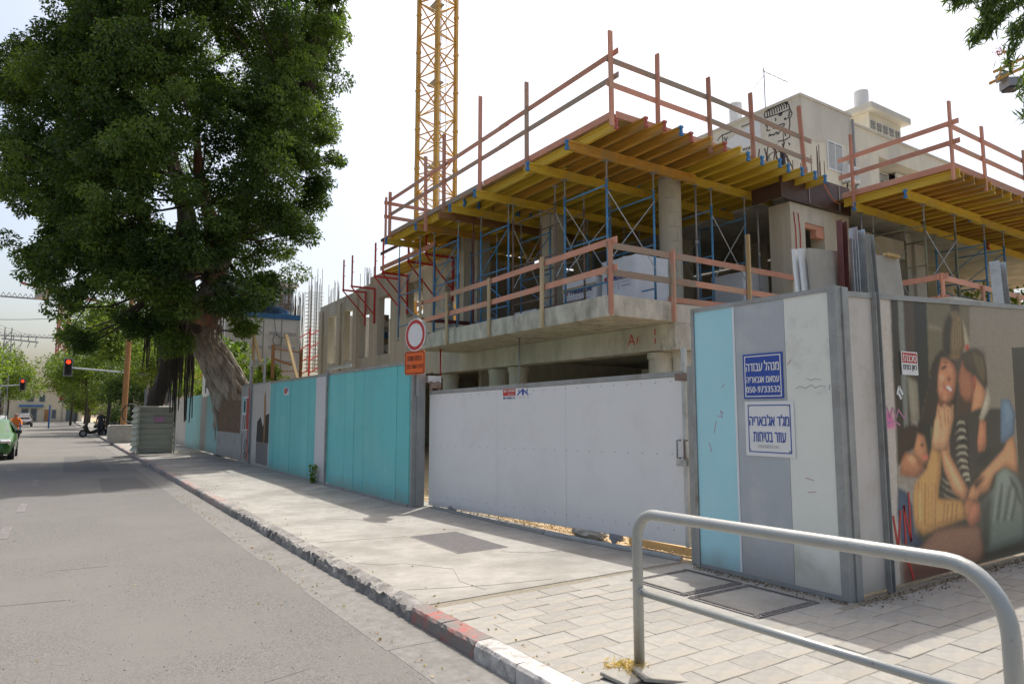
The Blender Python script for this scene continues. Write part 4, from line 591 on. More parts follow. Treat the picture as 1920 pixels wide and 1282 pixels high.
# ------------------------------------------------------------------ sliding gate and posts
GA, GB = Vector((5.45, 10.85, 0)), Vector((5.94, 5.42, 0)); gd = (GB-GA).normalized(); gn = Vector((-gd.y, gd.x, 0)); gn = gn if gn.x < 0 else -gn
gate = thing('sliding_gate', 'long white sliding gate with a grey top rail across the site entrance', 'gate', tuple(GA))
GL = (GB-GA).length
gz = lambda t: .03 + .10*t
for i, (a, c) in enumerate(((0,.362),(.362,.64),(.64,1))):
    p, q = GA + gd*GL*a, GA + gd*GL*c; e = gd*.0015
    b = MB(); n = gn*.02
    v = [p+e+Vector((0,0,gz(a))), q-e+Vector((0,0,gz(c))), q-e+Vector((0,0,1.93+.09*c)), p+e+Vector((0,0,1.93+.09*a))]
    b.add([x+n for x in v]+[x-n for x in v], [(0,1,2,3),(7,6,5,4),(0,4,5,1),(1,5,6,2),(2,6,7,3),(3,7,4,0)]); part('panel', b, M['gatewhite'], gate)
b = MB(); b.bar(GA+Vector((0,0,1.965)), GB+Vector((0,0,2.055)), .06, .06); part('top_rail', b, M['zincdull'], gate)
b = MB(); b.bar(GB+Vector((0,0,.12)), GB+Vector((0,0,2.35)), .05, .05); part('end_post', b, M['zinc'], gate)
b = MB(); b.bar(GA+gd*.03+Vector((0,0,.03)), GA+gd*.03+Vector((0,0,1.93)), .03, .05); part('side_trim', b, M['whiteframe'], gate)
sb = MB()
for k in range(24):
    for z in (.20, 1.05, 1.88): sb.disc(GA+gd*(.15+k*GL/24.5)+gn*.021+Vector((0,0,z+.09*k/24)), gd, (0,0,1), .008, .004, 6)
part('rivet_heads', sb, M['greymetal'], gate, kind='stuff')
h = GB - gd*.05 + gn*.04
hb = MB().path([(*(h+Vector((0,0,1.30))+gn*.0),.011),(*(h+gn*.06+Vector((0,0,1.30))),.011),(*(h+gn*.06+Vector((0,0,1.10))),.011),(*(h+Vector((0,0,1.10))),.011)], 8); part('pull_handle', hb, M['greymetal'], gate, sm=True)
hb = MB().path([(*(h+gd*.10+Vector((0,0,1.30))),.011),(*(h+gd*.10+gn*.06+Vector((0,0,1.30))),.011),(*(h+gd*.10+gn*.06+Vector((0,0,1.10))),.011),(*(h+gd*.10+Vector((0,0,1.10))),.011)], 8); part('pull_handle', hb, M['steelrust'], gate, sm=True)
b = MB(); b.obox(h+gd*.06+gn*.05+Vector((0,0,1.05)), gd*.07, gn*.02, Vector((0,0,.035))); part('latch', b, M['zinc'], gate)
for t_ in (.13, .80):
    p = GA + gd*GL*t_ ; b = MB()
    b.obox(p+Vector((0,0,gz(t_)-.03)), gd*.09, gn*.03, Vector((0,0,.04))); b.disc(p+gn*.04+Vector((0,0,.045)), gd, (0,0,1), .042, .02, 16); part('wheel_bracket', b, M['greymetal'], gate)
for nm, lab, p, q in (('guide_track','galvanised gate track lying on the pavement below the gate', GB+gn*.17+gd*.02+Vector((0,0,.02)), GB-gd*2.1+gn*.26+Vector((0,0,.02))),('guide_track','dull half buried gate track continuing to the left gate post', GB-gd*2.15+gn*.25+Vector((0,0,.008)), GA+gd*.2+gn*.05+Vector((0,0,.008)))):
    b = MB(); b.bar(p, q, .075, .03); b.bar(p+Vector((0,0,.02)), q+Vector((0,0,.02)), .02, .02); solo(nm, b, M['zinc'] if 'galv' in lab else M['zincdull'], lab, 'gate track', loc=tuple(p))
stp = leaves(np.array([GA + gd*GL*nprng.uniform(.02,1) + gn*nprng.uniform(-.5,.02) + Vector((0,0,abs(nprng.normal(0,.02)))) for _ in range(1500)]), .03, .02, leafmat('grit', (.30,.22,.13), (.52,.43,.30), .9, .05), 'sand_grit', None); stp['kind'] = 'stuff'
bm = bmesh.new(); bmesh.ops.create_icosphere(bm, subdivisions=3, radius=1)
for v in bm.verts: v.co *= 1 + rnd.uniform(-.12,.12); v.co = Vector((v.co.x*.10, v.co.y*.32, v.co.z*.085))
me = bpy.data.meshes.new('rubble_lump'); bm.to_mesh(me); bm.free()
o = link('rubble_lump', me, M['rubble'], None); p = GA + gd*GL*.70 + gn*.0; o.location = (p.x+.06, p.y, .06); o.rotation_euler = (0,0,.1); o['label'] = 'pale lump of broken concrete under the gate beside its right wheel'; o['category'] = 'rubble'
b = MB(); b.bar(GB-gd*.95-gn*.10+Vector((0,0,.05)), GB-gn*.10+gd*.02+Vector((0,0,.05)), .05, .09); solo('timber_board', b, M['pine'], 'pale timber board on edge under the right end of the gate', 'board', loc=tuple(GB))
# gate stickers
gs = thing('company_sticker', 'small red and blue company sticker at the top of the white gate', 'sticker', tuple(GA + gd*2.3 + Vector((0,0,1.9))))
def gp(s_, z, off=.022): p = GA + gd*s_ + gn*off; return (p.x, p.y, z)
cs = 2.42; W = .66
b = MB(); b.obox(gp(cs, 1.885, .0215), gd*W/2, gn*.001, Vector((0,0,.088))); part('sheet', b, M['signwhite'], gs)
b = MB(); b.obox(gp(cs-.165, 1.915, .0232), gd*.15, gn*.001, Vector((0,0,.052))); part('red_box', b, M['ink_red'], gs)
text('lettering', 'אנחנו כאן', .045, M['signwhite'], gs, gp(cs-.165,1.93,.0235), gd, heb=True, bold=.03, width=.26)
text('lettering', 'בונים', .02, M['signwhite'], gs, gp(cs-.12,1.885,.0235), gd, heb=True, width=.14)
b = MB(); T = lambda u, z: Vector(gp(cs + u, z, .0235))
for p, q in (((.03,1.868),(.155,1.955)),((.155,1.955),(.285,1.868)),((.145,1.868),(.15,1.945)),((.175,1.868),(.165,1.945)),((.06,1.955),(.075,1.905)),((.265,1.955),(.245,1.905))): b.bar(T(*p), T(*q), .022, .002, up=gn)
part('emblem', b, M['ink_blue'], gs)
text('lettering', '08-9450113', .035, M['ink_navy'], gs, gp(cs-.165,1.832,.0235), gd, bold=.03, width=.29)
text('lettering', 'הרדג 177 .ד.ת', .03, M['ink_pencil'], gs, gp(cs+.16,1.835,.0235), gd, width=.28)
# posts either side of the gate
gp1 = thing('gate_post', 'wide galvanised gate post standing left of the white gate', 'gate post', (5.17, 10.92, 0))
b = MB(); b.box(5.12,10.90,0,5.20,10.96,2.32); b.box(5.20,10.88,0,5.36,10.90,2.32); b.box(5.34,10.90,0,5.36,10.96,2.32); part('post', b, M['zincdull'], gp1)
b = MB(); b.box(5.36,10.78,2.14,5.62,10.92,2.26); part('guide_box', b, M['zinc'], gp1)
b = MB(); b.box(5.40,10.74,2.04,5.60,10.80,2.14); b.tube((5.42,10.78,2.0),(5.42,10.78,2.16),.03,10); b.tube((5.56,10.78,2.0),(5.56,10.78,2.16),.03,10); part('guide_roller', b, M['steelrust'], gp1)
b = MB(); b.box(5.10,10.86,0,5.40,10.99,.015); part('base_plate', b, M['zincdull'], gp1)
gp2 = thing('gate_post', 'pair of galvanised steel gate posts between the white gate and the pale blue panel', 'gate post', (5.86, 5.2, 0))
b = MB(); b.box(5.76,5.14,0,5.84,5.22,2.12); part('post', b, M['zincdull'], gp2)
b = MB(); b.box(5.92,5.22,0,5.99,5.30,2.16); part('post', b, M['zincdull'], gp2)
b = MB(); b.box(5.80,5.22,1.97,5.96,5.44,2.05); part('keeper', b, M['steelrust'], gp2)
b = MB(); b.box(5.84,5.16,1.06,5.90,5.2,1.3); part('hinge', b, M['steelrust'], gp2)

# ------------------------------------------------------------------ teal hoarding along the street
hd = thing('street_hoarding', 'long turquoise site hoarding with grey and white strips along the pavement', 'hoarding', (5.10, 11, 0))
FX = 5.10
def fp(y0, y1, mt, z0=.05, z1=2.5, lab=None, x=FX, nm='panel'):
    b = MB(); b.box(x, y0+.004, z0, x+.04, y1-.004, z1); return part(nm, b, M[mt], hd, label=lab)
tw_ = [10.98+.535*k for k in range(9)]
for y0, y1 in zip(tw_[:-1], tw_[1:]): fp(y0, y1, 'teal', z1=2.46, x=FX+rnd.uniform(-.004,.006))
fp(15.34,15.50,'teal'); fp(15.50,16.22,'stripwhite', lab='white strip panel')
tw_ = [16.22+.5288*k for k in range(9)]
for y0, y1 in zip(tw_[:-1], tw_[1:]): fp(y0, y1, 'teal', z1=2.46, x=FX+rnd.uniform(-.004,.006))
sb = MB()
for k in range(26):
    for z in (.25,1.3,2.3): sb.disc((FX-.012, 11.05+.36*k, z+rnd.uniform(-.02,.02)), (0,1,0), (0,0,1), .009, .006, 6)
part('screw_heads', sb, M['greymetal'], hd, kind='stuff')
fp(20.45,22.55,'dirtywhite', lab='dirty white panel with a printed street picture'); fp(22.55,24.25,'greywall', lab='grey panel with a small poster')
fp(24.25,28.25,'greywall', z1=.94, lab='low grey panel below the trunk notch')
fp(28.25,30.6,'tealpale', z1=2.35); fp(30.6,32.0,'greywall', z1=2.3); fp(32.0,36.0,'tealpale', z1=2.4, lab='pale turquoise panel beyond the fig tree'); fp(36.0,41.5,'dirtywhite', z1=2.3, lab='worn mural panel at the far end')
b = MB(); b.box(FX-.01,10.98,2.46,FX+.05,20.45,2.52); b.box(FX-.01,20.45,2.5,FX+.05,24.2,2.54); part('top_rail', b, M['zincdull'], hd)
b = MB(); b.box(FX-.03,10.98,0,FX+.05,24.2,.05); part('bottom_rail', b, M['zincdull'], hd)
b = MB(); b.box(FX+.0,24.3,.94,FX+.03,28.2,2.05); part('burlap_sheet', b, M['burlap'], hd, label='brown sheet hung behind the notch')
for (y, h) in ((15.30,2.60),(22.75,3.1)):
    b = MB(); b.box(FX-.06,y-.03,0,FX-.012,y+.03,h); part('post', b, M['zincdull'], hd)
    b = MB(); b.box(FX-.05,y-1.5 if y < 20 else y-2.0,h-.02,FX-.01,y+.0,h+.035); part('arm', b, M['zinc'], hd)
b = MB(); b.box(FX-.05,22.78,.1,FX-.01,22.98,2.42); part('red_strip', b, M['steelred'], hd)
b = MB(); b.box(FX-.004,23.05,1.05,FX,24.0,2.15); part('poster', b, M['signwhite'], hd, label='torn poster of red and blue blocks')
b = MB(); b.box(FX-.007,23.1,1.1,FX-.004,23.42,2.1); part('poster_block', b, M['ink_red'], hd)
b = MB(); b.box(FX-.007,23.5,1.62,FX-.004,23.9,2.1); part('poster_block', b, M['teal'], hd)
b = MB(); b.box(FX-.010,23.55,1.66,FX-.007,23.75,2.0); b.box(FX-.007,23.5,1.08,FX-.004,23.62,1.55); b.box(FX-.007,23.75,1.08,FX-.004,23.88,1.55); part('poster_block', b, M['ink_black'], hd)
strokes('scribble', [[(23.1,.55),(23.25,.75),(23.35,.5),(23.3,.3),(23.5,.35),(23.55,.6),(23.4,.8)],[(23.2,.3),(23.4,.15),(23.6,.3)],[(23.95,.1),(23.9,.4),(23.97,.65),(23.9,.95)]], .05, M['ink_black'], hd, Pl(lambda u, w: (FX-.002,u,w), (1,0,0)))
# printed street picture on the dirty panel (flat print)
b = MB(); b.box(FX-.003,20.55,.1,FX,21.95,.75); part('print_road', b, M['castiron'], hd)
b = MB(); b.prism([(20.5,.75),(21.95,.75),(21.9,1.35),(21.5,1.5),(21.2,1.2),(20.9,1.55),(20.5,1.6)], 'x', FX-.003, FX); part('print_trees', b, M['barkdark'], hd)
b = MB(); b.prism([(20.95,.75),(21.05,.75),(21.12,2.15),(21.0,2.3),(20.9,1.9)], 'x', FX-.006, FX-.003); part('print_figure', b, M['postwood'], hd)
b = MB(); b.box(FX-.004,18.55,2.10,FX,19.0,2.30); part('sticker', b, M['signwhite'], hd); b = MB(); b.box(FX-.007,18.72,2.13,FX-.004,18.95,2.28); part('sticker_print', b, M['ink_red'], hd); b = MB(); b.box(FX-.007,18.6,2.18,FX-.004,18.68,2.28); part('sticker_print', b, M['ink_blue'], hd)
pl = thing('weed', 'small green weed growing at the foot of the white strip panel', 'plant', (5.0, 15.95, 0))
n = 160; an = nprng.uniform(0, 6.28, n); hh = nprng.uniform(0,.42,n)
leaves(np.column_stack([5.0+np.cos(an)*.1*(.3+hh), 15.95+np.sin(an)*.16*(.3+hh*2), hh]), .10, .03, M['leaf_lime'], 'leaves', pl, dirs=np.column_stack([np.cos(an),np.sin(an),np.full(n,.6)]))
part('stem', MB().tube((5.0,15.95,0),(4.99,15.96,.34),.006,5), M['leaf_lime'], pl)

# round sign on the gate post
rs = thing('road_sign', 'round white road sign with red rim above an orange Hebrew plate on the gate post', 'road sign', (5.17, 10.85, 2.3))
az = R(258); nv = Vector((math.sin(az), math.cos(az), 0)); uv = Vector((0,0,1)); xv = uv.cross(nv)      # xv points right for a viewer facing the sign
c0 = Vector((5.13, 10.83, 2.965))
part('pole', MB().tube((5.20,10.86,1.9),(5.20,10.86,3.2),.03,10), M['zincdull'], rs)
part('disc', MB().disc(c0, xv, uv, .285, .012, 40), M['signwhite'], rs)
def ring(c, r0, r1, n=48):
    m = MB(); o = c + nv*.0075
    for k in range(n):
        a = 2*math.pi*k/n; m.v.append(tuple(o + xv*math.cos(a)*r0 + uv*math.sin(a)*r0)); m.v.append(tuple(o + xv*math.cos(a)*r1 + uv*math.sin(a)*r1))
    m.f = [(2*k, 2*k+1, (2*k+3) % (2*n), (2*k+2) % (2*n)) for k in range(n)]; return m
part('red_rim', ring(c0, .205, .268), M['ink_red'], rs)
part('backing', MB().disc(c0 - nv*.014 + xv*.02 + uv*.01, xv, uv, .30, .008, 8), M['signback'], rs)
c1 = c0 + Vector((0,0,-.485)) - xv*.012
def rrect(w, h, r):
    P = []
    for cx, cy, a0 in ((w-r,h-r,0),(-w+r,h-r,90),(-w+r,-h+r,180),(w-r,-h+r,270)):
        for k in range(5): a = R(a0 + k*22.5); P.append((cx + r*math.cos(a), cy + r*math.sin(a)))
    return P
def plate(c, P, t, off):
    m = MB(); n = len(P); A_ = [c + xv*u + uv*w + nv*(off+t) for u, w in P]; B_ = [c + xv*u + uv*w + nv*off for u, w in P]
    m.add(A_+B_, [tuple(range(n)), tuple(reversed(range(n, 2*n)))] + [(i, (i+1) % n, (i+1) % n+n, i+n) for i in range(n)]); return m
part('orange_plate', plate(c1, rrect(.285,.205,.05), .008, -.004), M['signorange'], rs)
bo = MB(); n = 20; P0, P1 = rrect(.272,.192,.042), rrect(.258,.178,.036)
for u, w in zip(P0, P1): bo.v += [tuple(c1+xv*u[0]+uv*u[1]+nv*.0055), tuple(c1+xv*w[0]+uv*w[1]+nv*.0055)]
bo.f = [(2*k, 2*k+1, (2*k+3) % (2*n), (2*k+2) % (2*n)) for k in range(n)]
part('border', bo, M['ink_black'], rs)
text('lettering', 'הכניסה מותרת', .085, M['ink_black'], rs, c1+uv*.075+nv*.005, xv, heb=True, bold=.03, width=.40)
text('lettering', 'לרכבי האתר בלבד', .085, M['ink_black'], rs, c1-uv*.06+nv*.005, xv, heb=True, bold=.03, width=.48)
# ------------------------------------------------------------------ concrete frame of the new building
bl = thing('concrete_building', 'unfinished grey concrete building with round columns and a projecting first floor slab', 'building', (12, 15, 0))
b = MB(); b.box(8.87, 9.92, 3.50, 10.65, 18.9, 3.92); part('balcony_slab', b, M['concrete_stain'], bl, bevel=.015, label='projecting balcony slab with stained edge')
b = MB(); b.box(10.651, 9.95, 3.505, 22, 33.6, 3.915); part('floor_slab', b, M['concrete'], bl)
b = MB(); b.box(10.651, 10.40, 2.95, 11.15, 21.0, 3.50); part('edge_beam', b, M['concrete'], bl, bevel=.01)
b = MB(); b.box(10.651, 9.94, 2.93, 22, 10.40, 3.50); part('edge_beam', b, M['concrete_stain'], bl, bevel=.01)
def rcol(x, y, z0, z1, r, mt='concrete', cap=False):
    m = MB(); m.tube((x,y,z0),(x,y,z1),r,28); part('column', m, M[mt], bl, sm=False)
    if cap: part('capital', MB().tube((x,y,z1-.14),(x,y,z1),r+.03,28), M[mt], bl)
for (x, y) in ((11.05,10.75),(11.35,9.98+.35),(11.05,16.4),(11.05,17.5),(14.5,10.4),(15,15),(18,10.5),(18.5,16),(11.1,20.6)): rcol(x, y, 0, 2.93, .27, cap=True)
rcol(12.30, 11.55, 3.915, 7.44, .275, 'column_form'); part('form_line', MB().tube((12.30,11.55,6.2),(12.30,11.55,6.215),.277,28), M['concrete_stain'], bl)
cl = MB()
for k in range(9):
    z = 4.3 + k*.36; a0 = rnd.uniform(3.4, 4.0)
    pts = [(12.30+.276*math.cos(a0+i*.16), 11.55+.276*math.sin(a0+i*.16), z + .012*math.sin(i*1.3+k), .006) for i in range(8)]
    cl.path(pts, 4)
    a = a0 + rnd.uniform(.1, .9); cl.tube((12.30+.276*math.cos(a), 11.55+.276*math.sin(a), z), (12.30+.276*math.cos(a), 11.55+.276*math.sin(a), z+.2), .006, 4)
part('form_crease', cl, M['signback'], bl)
# rectangular piers and inner walls of the first floor
for (x0, y0, x1, y1) in ((11.0,18.7,11.5,19.25),(11.3,15.0,11.7,15.6),(11.3,20.1,11.7,20.5),(16.5,15,17,15.6),(15.2,18.5,15.7,19),(19,14,19.5,14.6)):
    b = MB(); b.box(x0,y0,3.915,x1,y1,7.25); part('pier', b, M['concrete_board'], bl)
b = MB(); b.box(21.6, 10.6, 0, 22, 33.6, 7.2); part('rear_wall', b, M['concrete'], bl)
b = MB(); b.box(11.72, 20.8, 3.915, 21.6, 21.05, 7.2); part('inner_wall', b, M['concrete'], bl)
b = MB(); b.box(17.5, 13.2, 0, 17.7, 20.8, 2.95); b.box(12.5, 20.9, 0, 21.6, 21.1, 3.5); part('basement_wall', b, M['concrete'], bl)
b = MB(); b.box(15.65,9.96,7.25,21.6,20.8,7.60); part('roof_slab', b, M['concrete'], bl); b = MB(); b.box(10.96,21.06,6.95,21.6,29.5,7.2); part('roof_slab', b, M['concrete'], bl)  # second slab is added over the far wing to darken its openings
b = MB(); b.box(21.602,13.0,0,36,13.25,7.2); part('inner_wall', b, M['concrete'], bl); b = MB(); b.box(21.602,9.9,7.22,36,13.25,7.5); part('roof_slab', b, M['concrete'], bl)  # wall and roof added to keep the space below the right deck dark
strokes('red_mark', [[(11.35,3.12),(11.25,3.36),(11.15,3.12)],[(11.3,3.2),(11.18,3.2)],[(11.08,3.15),(11.04,3.3)]], .03, M['ink_red'], bl, Pl(lambda u, w: (10.649,u,w), (1,0,0))); strokes('red_mark', [[(10.52,3.1),(10.52,3.22)],[(10.52,3.28),(10.52,3.42)]], .03, M['ink_red'], bl, Pl(lambda u, w: (10.649,u,w), (1,0,0)))
# front wall by the second deck: corner pier, opening, lintel
b = MB(); b.box(14.90,10.00,3.915,15.50,10.62,6.86); part('corner_pier', b, M['concrete_board'], bl, bevel=.012)
b = MB(); b.box(15.50,10.003,6.42,16.34,10.35,6.858); part('lintel', b, M['concrete'], bl)
b = MB(); b.box(15.50,10.04,6.30,16.34,10.16,6.418); b.box(16.0,10.02,6.1,16.34,10.20,6.298); part('lintel_board', b, M['salmon'], bl)
b = MB(); b.box(16.34,10.002,3.915,17.5,10.40,6.86); part('wall', b, M['concrete_board'], bl)
b = MB(); b.box(17.5,10.55,3.915,20.4,10.85,6.86); part('wall', b, M['concrete_board'], bl)
b = MB(); b.box(20.4,10.55,6.3,21.6,10.85,6.86); b.box(22.0,10.5,3.915,22.6,11,6.86); part('wall', b, M['concrete'], bl)
for (x, s) in ((15.04,1),(15.22,1.02)):
    pts = [(x + .018*math.sin(i*1.1 + s*5) + i*.008, 9.985, 6.60 - i*.2, .011) for i in range(14)]
    part('red_cable', MB().path(pts, 6), M['steelred'], bl, sm=True)
b = MB(); b.box(14.42,9.90,6.862,17.45,9.945,7.62); b.box(14.42,9.946,6.862,14.46,10.75,7.25); part('slab_shutter', b, M['filmply'], bl, label='dark brown film faced shutter along the slab edge')
for x in (15.55, 16.9): part('shutter_strap', MB().box(x,9.88,6.9,x+.03,9.898,7.6), M['greymetal'], bl)
# facade along the street further on, with tall narrow openings
ops = [(19.2,20.2,4.5,6.15),(21.9,23.3,5.15,6.45),(24.8,26.1,3.95,6.30),(27.0,28.15,3.95,5.85),(29.0,30.1,3.95,6.25),(31.1,32.3,3.95,6.25)]
ys = [18.95] + [v for o in ops for v in o[:2]] + [33.6]
ztop = lambda y: 7.30 if y < 27 else 7.0 - (y-27)*.02
for i in range(0, len(ys), 2):
    b = MB(); b.box(10.65, ys[i]+.002, 3.0, 10.95, ys[i+1]-.002, ztop((ys[i]+ys[i+1])/2)); part('facade_wall', b, M['concrete_board'], bl)
for (a, c, z0, z1) in ops:
    part('spandrel', MB().box(10.66, a, 3.0, 10.94, c, z0), M['concrete'], bl); part('spandrel', MB().box(10.66, a, z1, 10.94, c, ztop((a+c)/2)-.003), M['concrete'], bl)
for y in (28.5,30.6,33.2): part('pilaster', MB().box(10.56,y-.2,3.0,10.648,y+.2,ztop(y)-.25), M['concrete_board'], bl, bevel=.01)
for (y, z0, z1) in ((25.3,4.0,6.2),(27.5,4.0,5.8)):
    for k in range(7):
        z = z0 + k*(z1-z0)/7; b = MB(); b.box(11.2, y-.35, z+.02, 11.6, y+.35, z+.26); part('stored_board', b, M[('wrapgrey','wrap','salmon_worn','cabinblue')[k % 4]], bl)
b = MB(); b.box(10.9,33.6,0,21.6,33.9,6.6); part('end_wall', b, M['concrete'], bl)

# ------------------------------------------------------------------ H-section timber beams
def hmesh(L, mt, cap0=None, cap1=None, along='y'):
    m = MB(); w, h, f, t = .08, .20, .042, .030
    m.box(-w/2,0,-h/2,w/2,L,-h/2+f); m.box(-w/2,0,h/2-f,w/2,L,h/2); m.box(-t/2,.001,-h/2+f,t/2,L-.001,h/2-f)
    if along == 'x': m.v = [(y, -x, z) for x, y, z in m.v]
    me = m.mesh('beam'); me.materials.append(mt); return me
def hcap(mt, along='y'):
    m = MB(); w, h, f, t, d = .086, .206, .046, .036, .05
    m.box(-w/2,-.006,-h/2,w/2,d,-h/2+f); m.box(-w/2,-.006,h/2-f,w/2,d,h/2); m.box(-t/2,-.005,-h/2+f,t/2,d,h/2-f)
    if along == 'x': m.v = [(y, -x, z) for x, y, z in m.v]
    me = m.mesh('end_cap'); me.materials.append(mt); return me
HM = {}
def hbeam(name, parent, p, L, mt, along='y', cap=None, tilt=0):
    k = (round(L, 2), mt, along)
    if k not in HM: HM[k] = hmesh(L, M[mt], along=along)
    o = link(name, HM[k], None, parent); r = org_of(parent); o.location = (p[0]-r[0], p[1]-r[1], p[2]-r[2]); o.rotation_euler = (0, 0, tilt)
    if cap:
        kc = ('cap', cap, along)
        if kc not in HM: HM[kc] = hcap(M[cap], along)
        c = link('end_cap', HM[kc], None, o)
    return o
def plank(parent, p, q, w, h, mt, name='guard_board', up=(0,0,1), over=0, label=None):
    p, q = Vector(p), Vector(q); d = (q-p).normalized(); b = MB(); b.bar(p - d*over, q + d*over, w, h, up); return part(name, b, M[mt], parent, bevel=.004, label=label)

dk = thing('formwork_deck', 'large upper formwork deck of yellow timber beams with salmon guard rails over the first floor', 'formwork', (12, 15, 7.0))
b = MB(); b.box(8.90,9.80,7.452,15.6,20.9,7.474)
for i in range(5):
    for j in range(6):
        if i == 0 and j == 0: continue
b = None
pxs = [8.90,10.15,11.40,12.65,13.90,15.6]; pys = [9.80,12.05,14.3,16.55,18.8,20.9]
for i in range(5):
    for j in range(5):
        b = MB(); b.box(pxs[i]+.002,pys[j]+.002,7.452+.0006*((i+j) % 3),pxs[i+1]-.002,pys[j+1]-.002,7.474+.0006*((i+j) % 3)); part('plywood_sheet', b, M['plydeck'], dk)
b = MB(); b.box(9.15,10.05,7.478,15.4,20.7,7.70); part('fresh_slab_form', b, M['filmply'], dk)
rj = random.Random(3); x = 8.98; i = 0
while x < 15.5:
    far = x > 11.9
    mt = 'beam_yellow' if (far or rj.random() < .3) else 'beam_orange'
    cap = 'capblue' if (far and x > 12.6) or i == 3 else ('capred' if rj.random() < .6 and not far else None)
    y0 = 9.30 + rj.uniform(0, .16) - (.02 if i % 2 else 0) if i else 9.78
    hbeam('joist', dk, (x, y0, 7.352), 3.3, mt, cap=cap, tilt=rj.gauss(0,.004))
    y1 = 12.30 + rj.uniform(-.2,.1); hbeam('joist', dk, (x+.09, y1, 7.352), 3.9, 'beam_yellow' if rj.random() < .8 else 'beam_orange', cap='capblue' if rj.random() < .5 else None, tilt=rj.gauss(0,.004))
    y2 = 15.9 + rj.uniform(-.2,.1); hbeam('joist', dk, (x, y2, 7.352), 4.9, 'beam_yellow', cap='capblue' if rj.random() < .3 else None, tilt=rj.gauss(0,.004))
    x += (.42 if i < 4 else .47) + rj.uniform(-.05,.05); i += 1
for (y, x0, L, mt, cap) in ((10.78,8.46,3.9,'beam_orange','capblue'),(10.86,12.1,3.3,'beam_yellow',None),(12.26,8.50,4.9,'beam_yellow','capblue'),(12.35,13.1,2.6,'beam_yellow','capblue'),(14.57,8.46,4.9,'beam_yellow','capblue'),(14.65,13.0,2.6,'beam_yellow','capblue'),(16.0,8.52,5.9,'beam_yellow','capblue'),(18.2,8.55,5.9,'beam_orange','capblue'),(20.3,8.50,5.9,'beam_yellow','capblue')):
    hbeam('girder', dk, (x0, y, 7.148), L, mt, 'x', cap)
plank(dk, (8.6,16.75,7.15), (13.5,16.75,7.15), .10, .20, 'beam_brown', 'girder')
# toe boards and guard rails of the deck
plank(dk, (8.885,9.80,7.545), (8.885,14.8,7.545), .025, .14, 'salmon', 'toe_board'); plank(dk, (8.885,14.85,7.545), (8.885,20.9,7.545), .025, .14, 'salmon_worn', 'toe_board')
plank(dk, (8.95,9.785,7.545), (12.0,9.785,7.535), .025, .14, 'salmon', 'toe_board'); plank(dk, (12.05,9.765,7.53), (15.6,9.765,7.45), .025, .14, 'salmon_worn', 'toe_board')
def post(parent, p, z0, z1, mt='salmon', lean=(0,0), w=.05, d=.10, name='guard_post'):
    b = MB(); b.bar((p[0], p[1], z0), (p[0]+lean[0], p[1]+lean[1], z1), w, d, up=(0,1,0)); return part(name, b, M[mt], parent, bevel=.004)
PL = [(8.80,9.74,7.25,9.20,'salmon'),(8.83,12.74,7.27,9.42,'salmon_worn'),(8.83,14.90,7.2,9.95,'salmon'),(8.83,18.05,7.0,9.30,'salmon'),(8.83,20.75,7.2,8.95,'salmon'),(8.83,16.9,7.2,9.6,'salmon')]
for (x, y, a, c, mt) in PL: post(dk, (x, y), a, c, mt, (rnd.gauss(0,.02), rnd.gauss(0,.02)), w=.10, d=.05)
for (za, zb, mt) in ((8.72,8.72,'salmon'),(8.22,8.22,'salmon_worn')):
    plank(dk, (8.87,9.6,za+.06), (8.87,14.0,za+.03), .025, .12, mt); plank(dk, (8.895,13.6,za+.04), (8.895,20.9,zb), .025, .12, mt)
for (x, z0, z1, mt, ln) in ((10.06,7.45,9.12,'salmon',.02),(11.68,7.3,9.05,'salmon',-.02),(13.17,7.4,9.08,'salmon',-.05),(15.16,7.45,9.25,'salmon',-.14)): post(dk, (x, 9.72), z0, z1, mt, (ln, 0), w=.05, d=.10)
plank(dk, (8.7,9.76,8.63), (12.0,9.76,8.60), .025, .12, 'salmon_worn'); plank(dk, (11.6,9.735,8.60), (15.5,9.735,8.44), .025, .12, 'salmon_worn')
plank(dk, (8.7,9.76,8.12), (11.8,9.76,8.08), .025, .12, 'salmon'); plank(dk, (11.6,9.735,8.07), (15.5,9.735,7.92), .025, .12, 'salmon_worn')
for x, y in ((8.75,20.9),(10.2,20.9)): post(dk, (x, y), 7.2, 8.8, 'salmon', w=.05, d=.10)
plank(dk, (8.7,20.93,8.62), (11.5,20.93,8.62), .025, .12, 'salmon'); plank(dk, (8.7,20.93,8.15), (11.5,20.93,8.15), .025, .12, 'salmon')
# steel starter bars standing out of the deck
rb = thing('rebar_starters', 'thin steel starter bars and looped hoses standing before the painted house', 'rebar', (15, 12, 7.5))
b = MB()
for k in range(26):
    x, y = rnd.uniform(15.4, 18.6), rnd.uniform(10.3, 12.2); b.tube((x,y,7.2),(x+rnd.gauss(0,.02),y,8.8+rnd.random()*.5),.011,5)
part('bar', b, M['rebar'], rb)
b = MB()
for k in range(7):
    x = 15.85 + k*.2; pts = [(x + (.12+.04*k)*math.sin(i/9*3.0)*(1 if k % 2 else -.7), 11.5, 7.7 + 1.6*i/9*(.75+.05*k), .018) for i in range(10)]; b.path(pts, 6)
b.path([(16.9+.7*math.cos(a/10*3.14), 11.6, 8.3+.8*math.sin(a/10*3.14), .018) for a in range(11)], 6)
part('hose', b, M['rebar'], rb)
part('pipe_stub', MB().tube((16.75,11.4,7.6),(16.75,11.4,9.05),.075,14), M['black'], rb)
b = MB(); b.path([(16.05 + .9*t/8, 9.86, 7.66 - .62*math.sin(t/8*1.75)+.05*t/8, .014) for t in range(9)] , 8); solo('orange_hose', b, M['hose_orange'], 'thin orange hose draped over the dark brown shutter between the two decks', 'hose', sm=True, loc=(16.05,9.86,7.6))

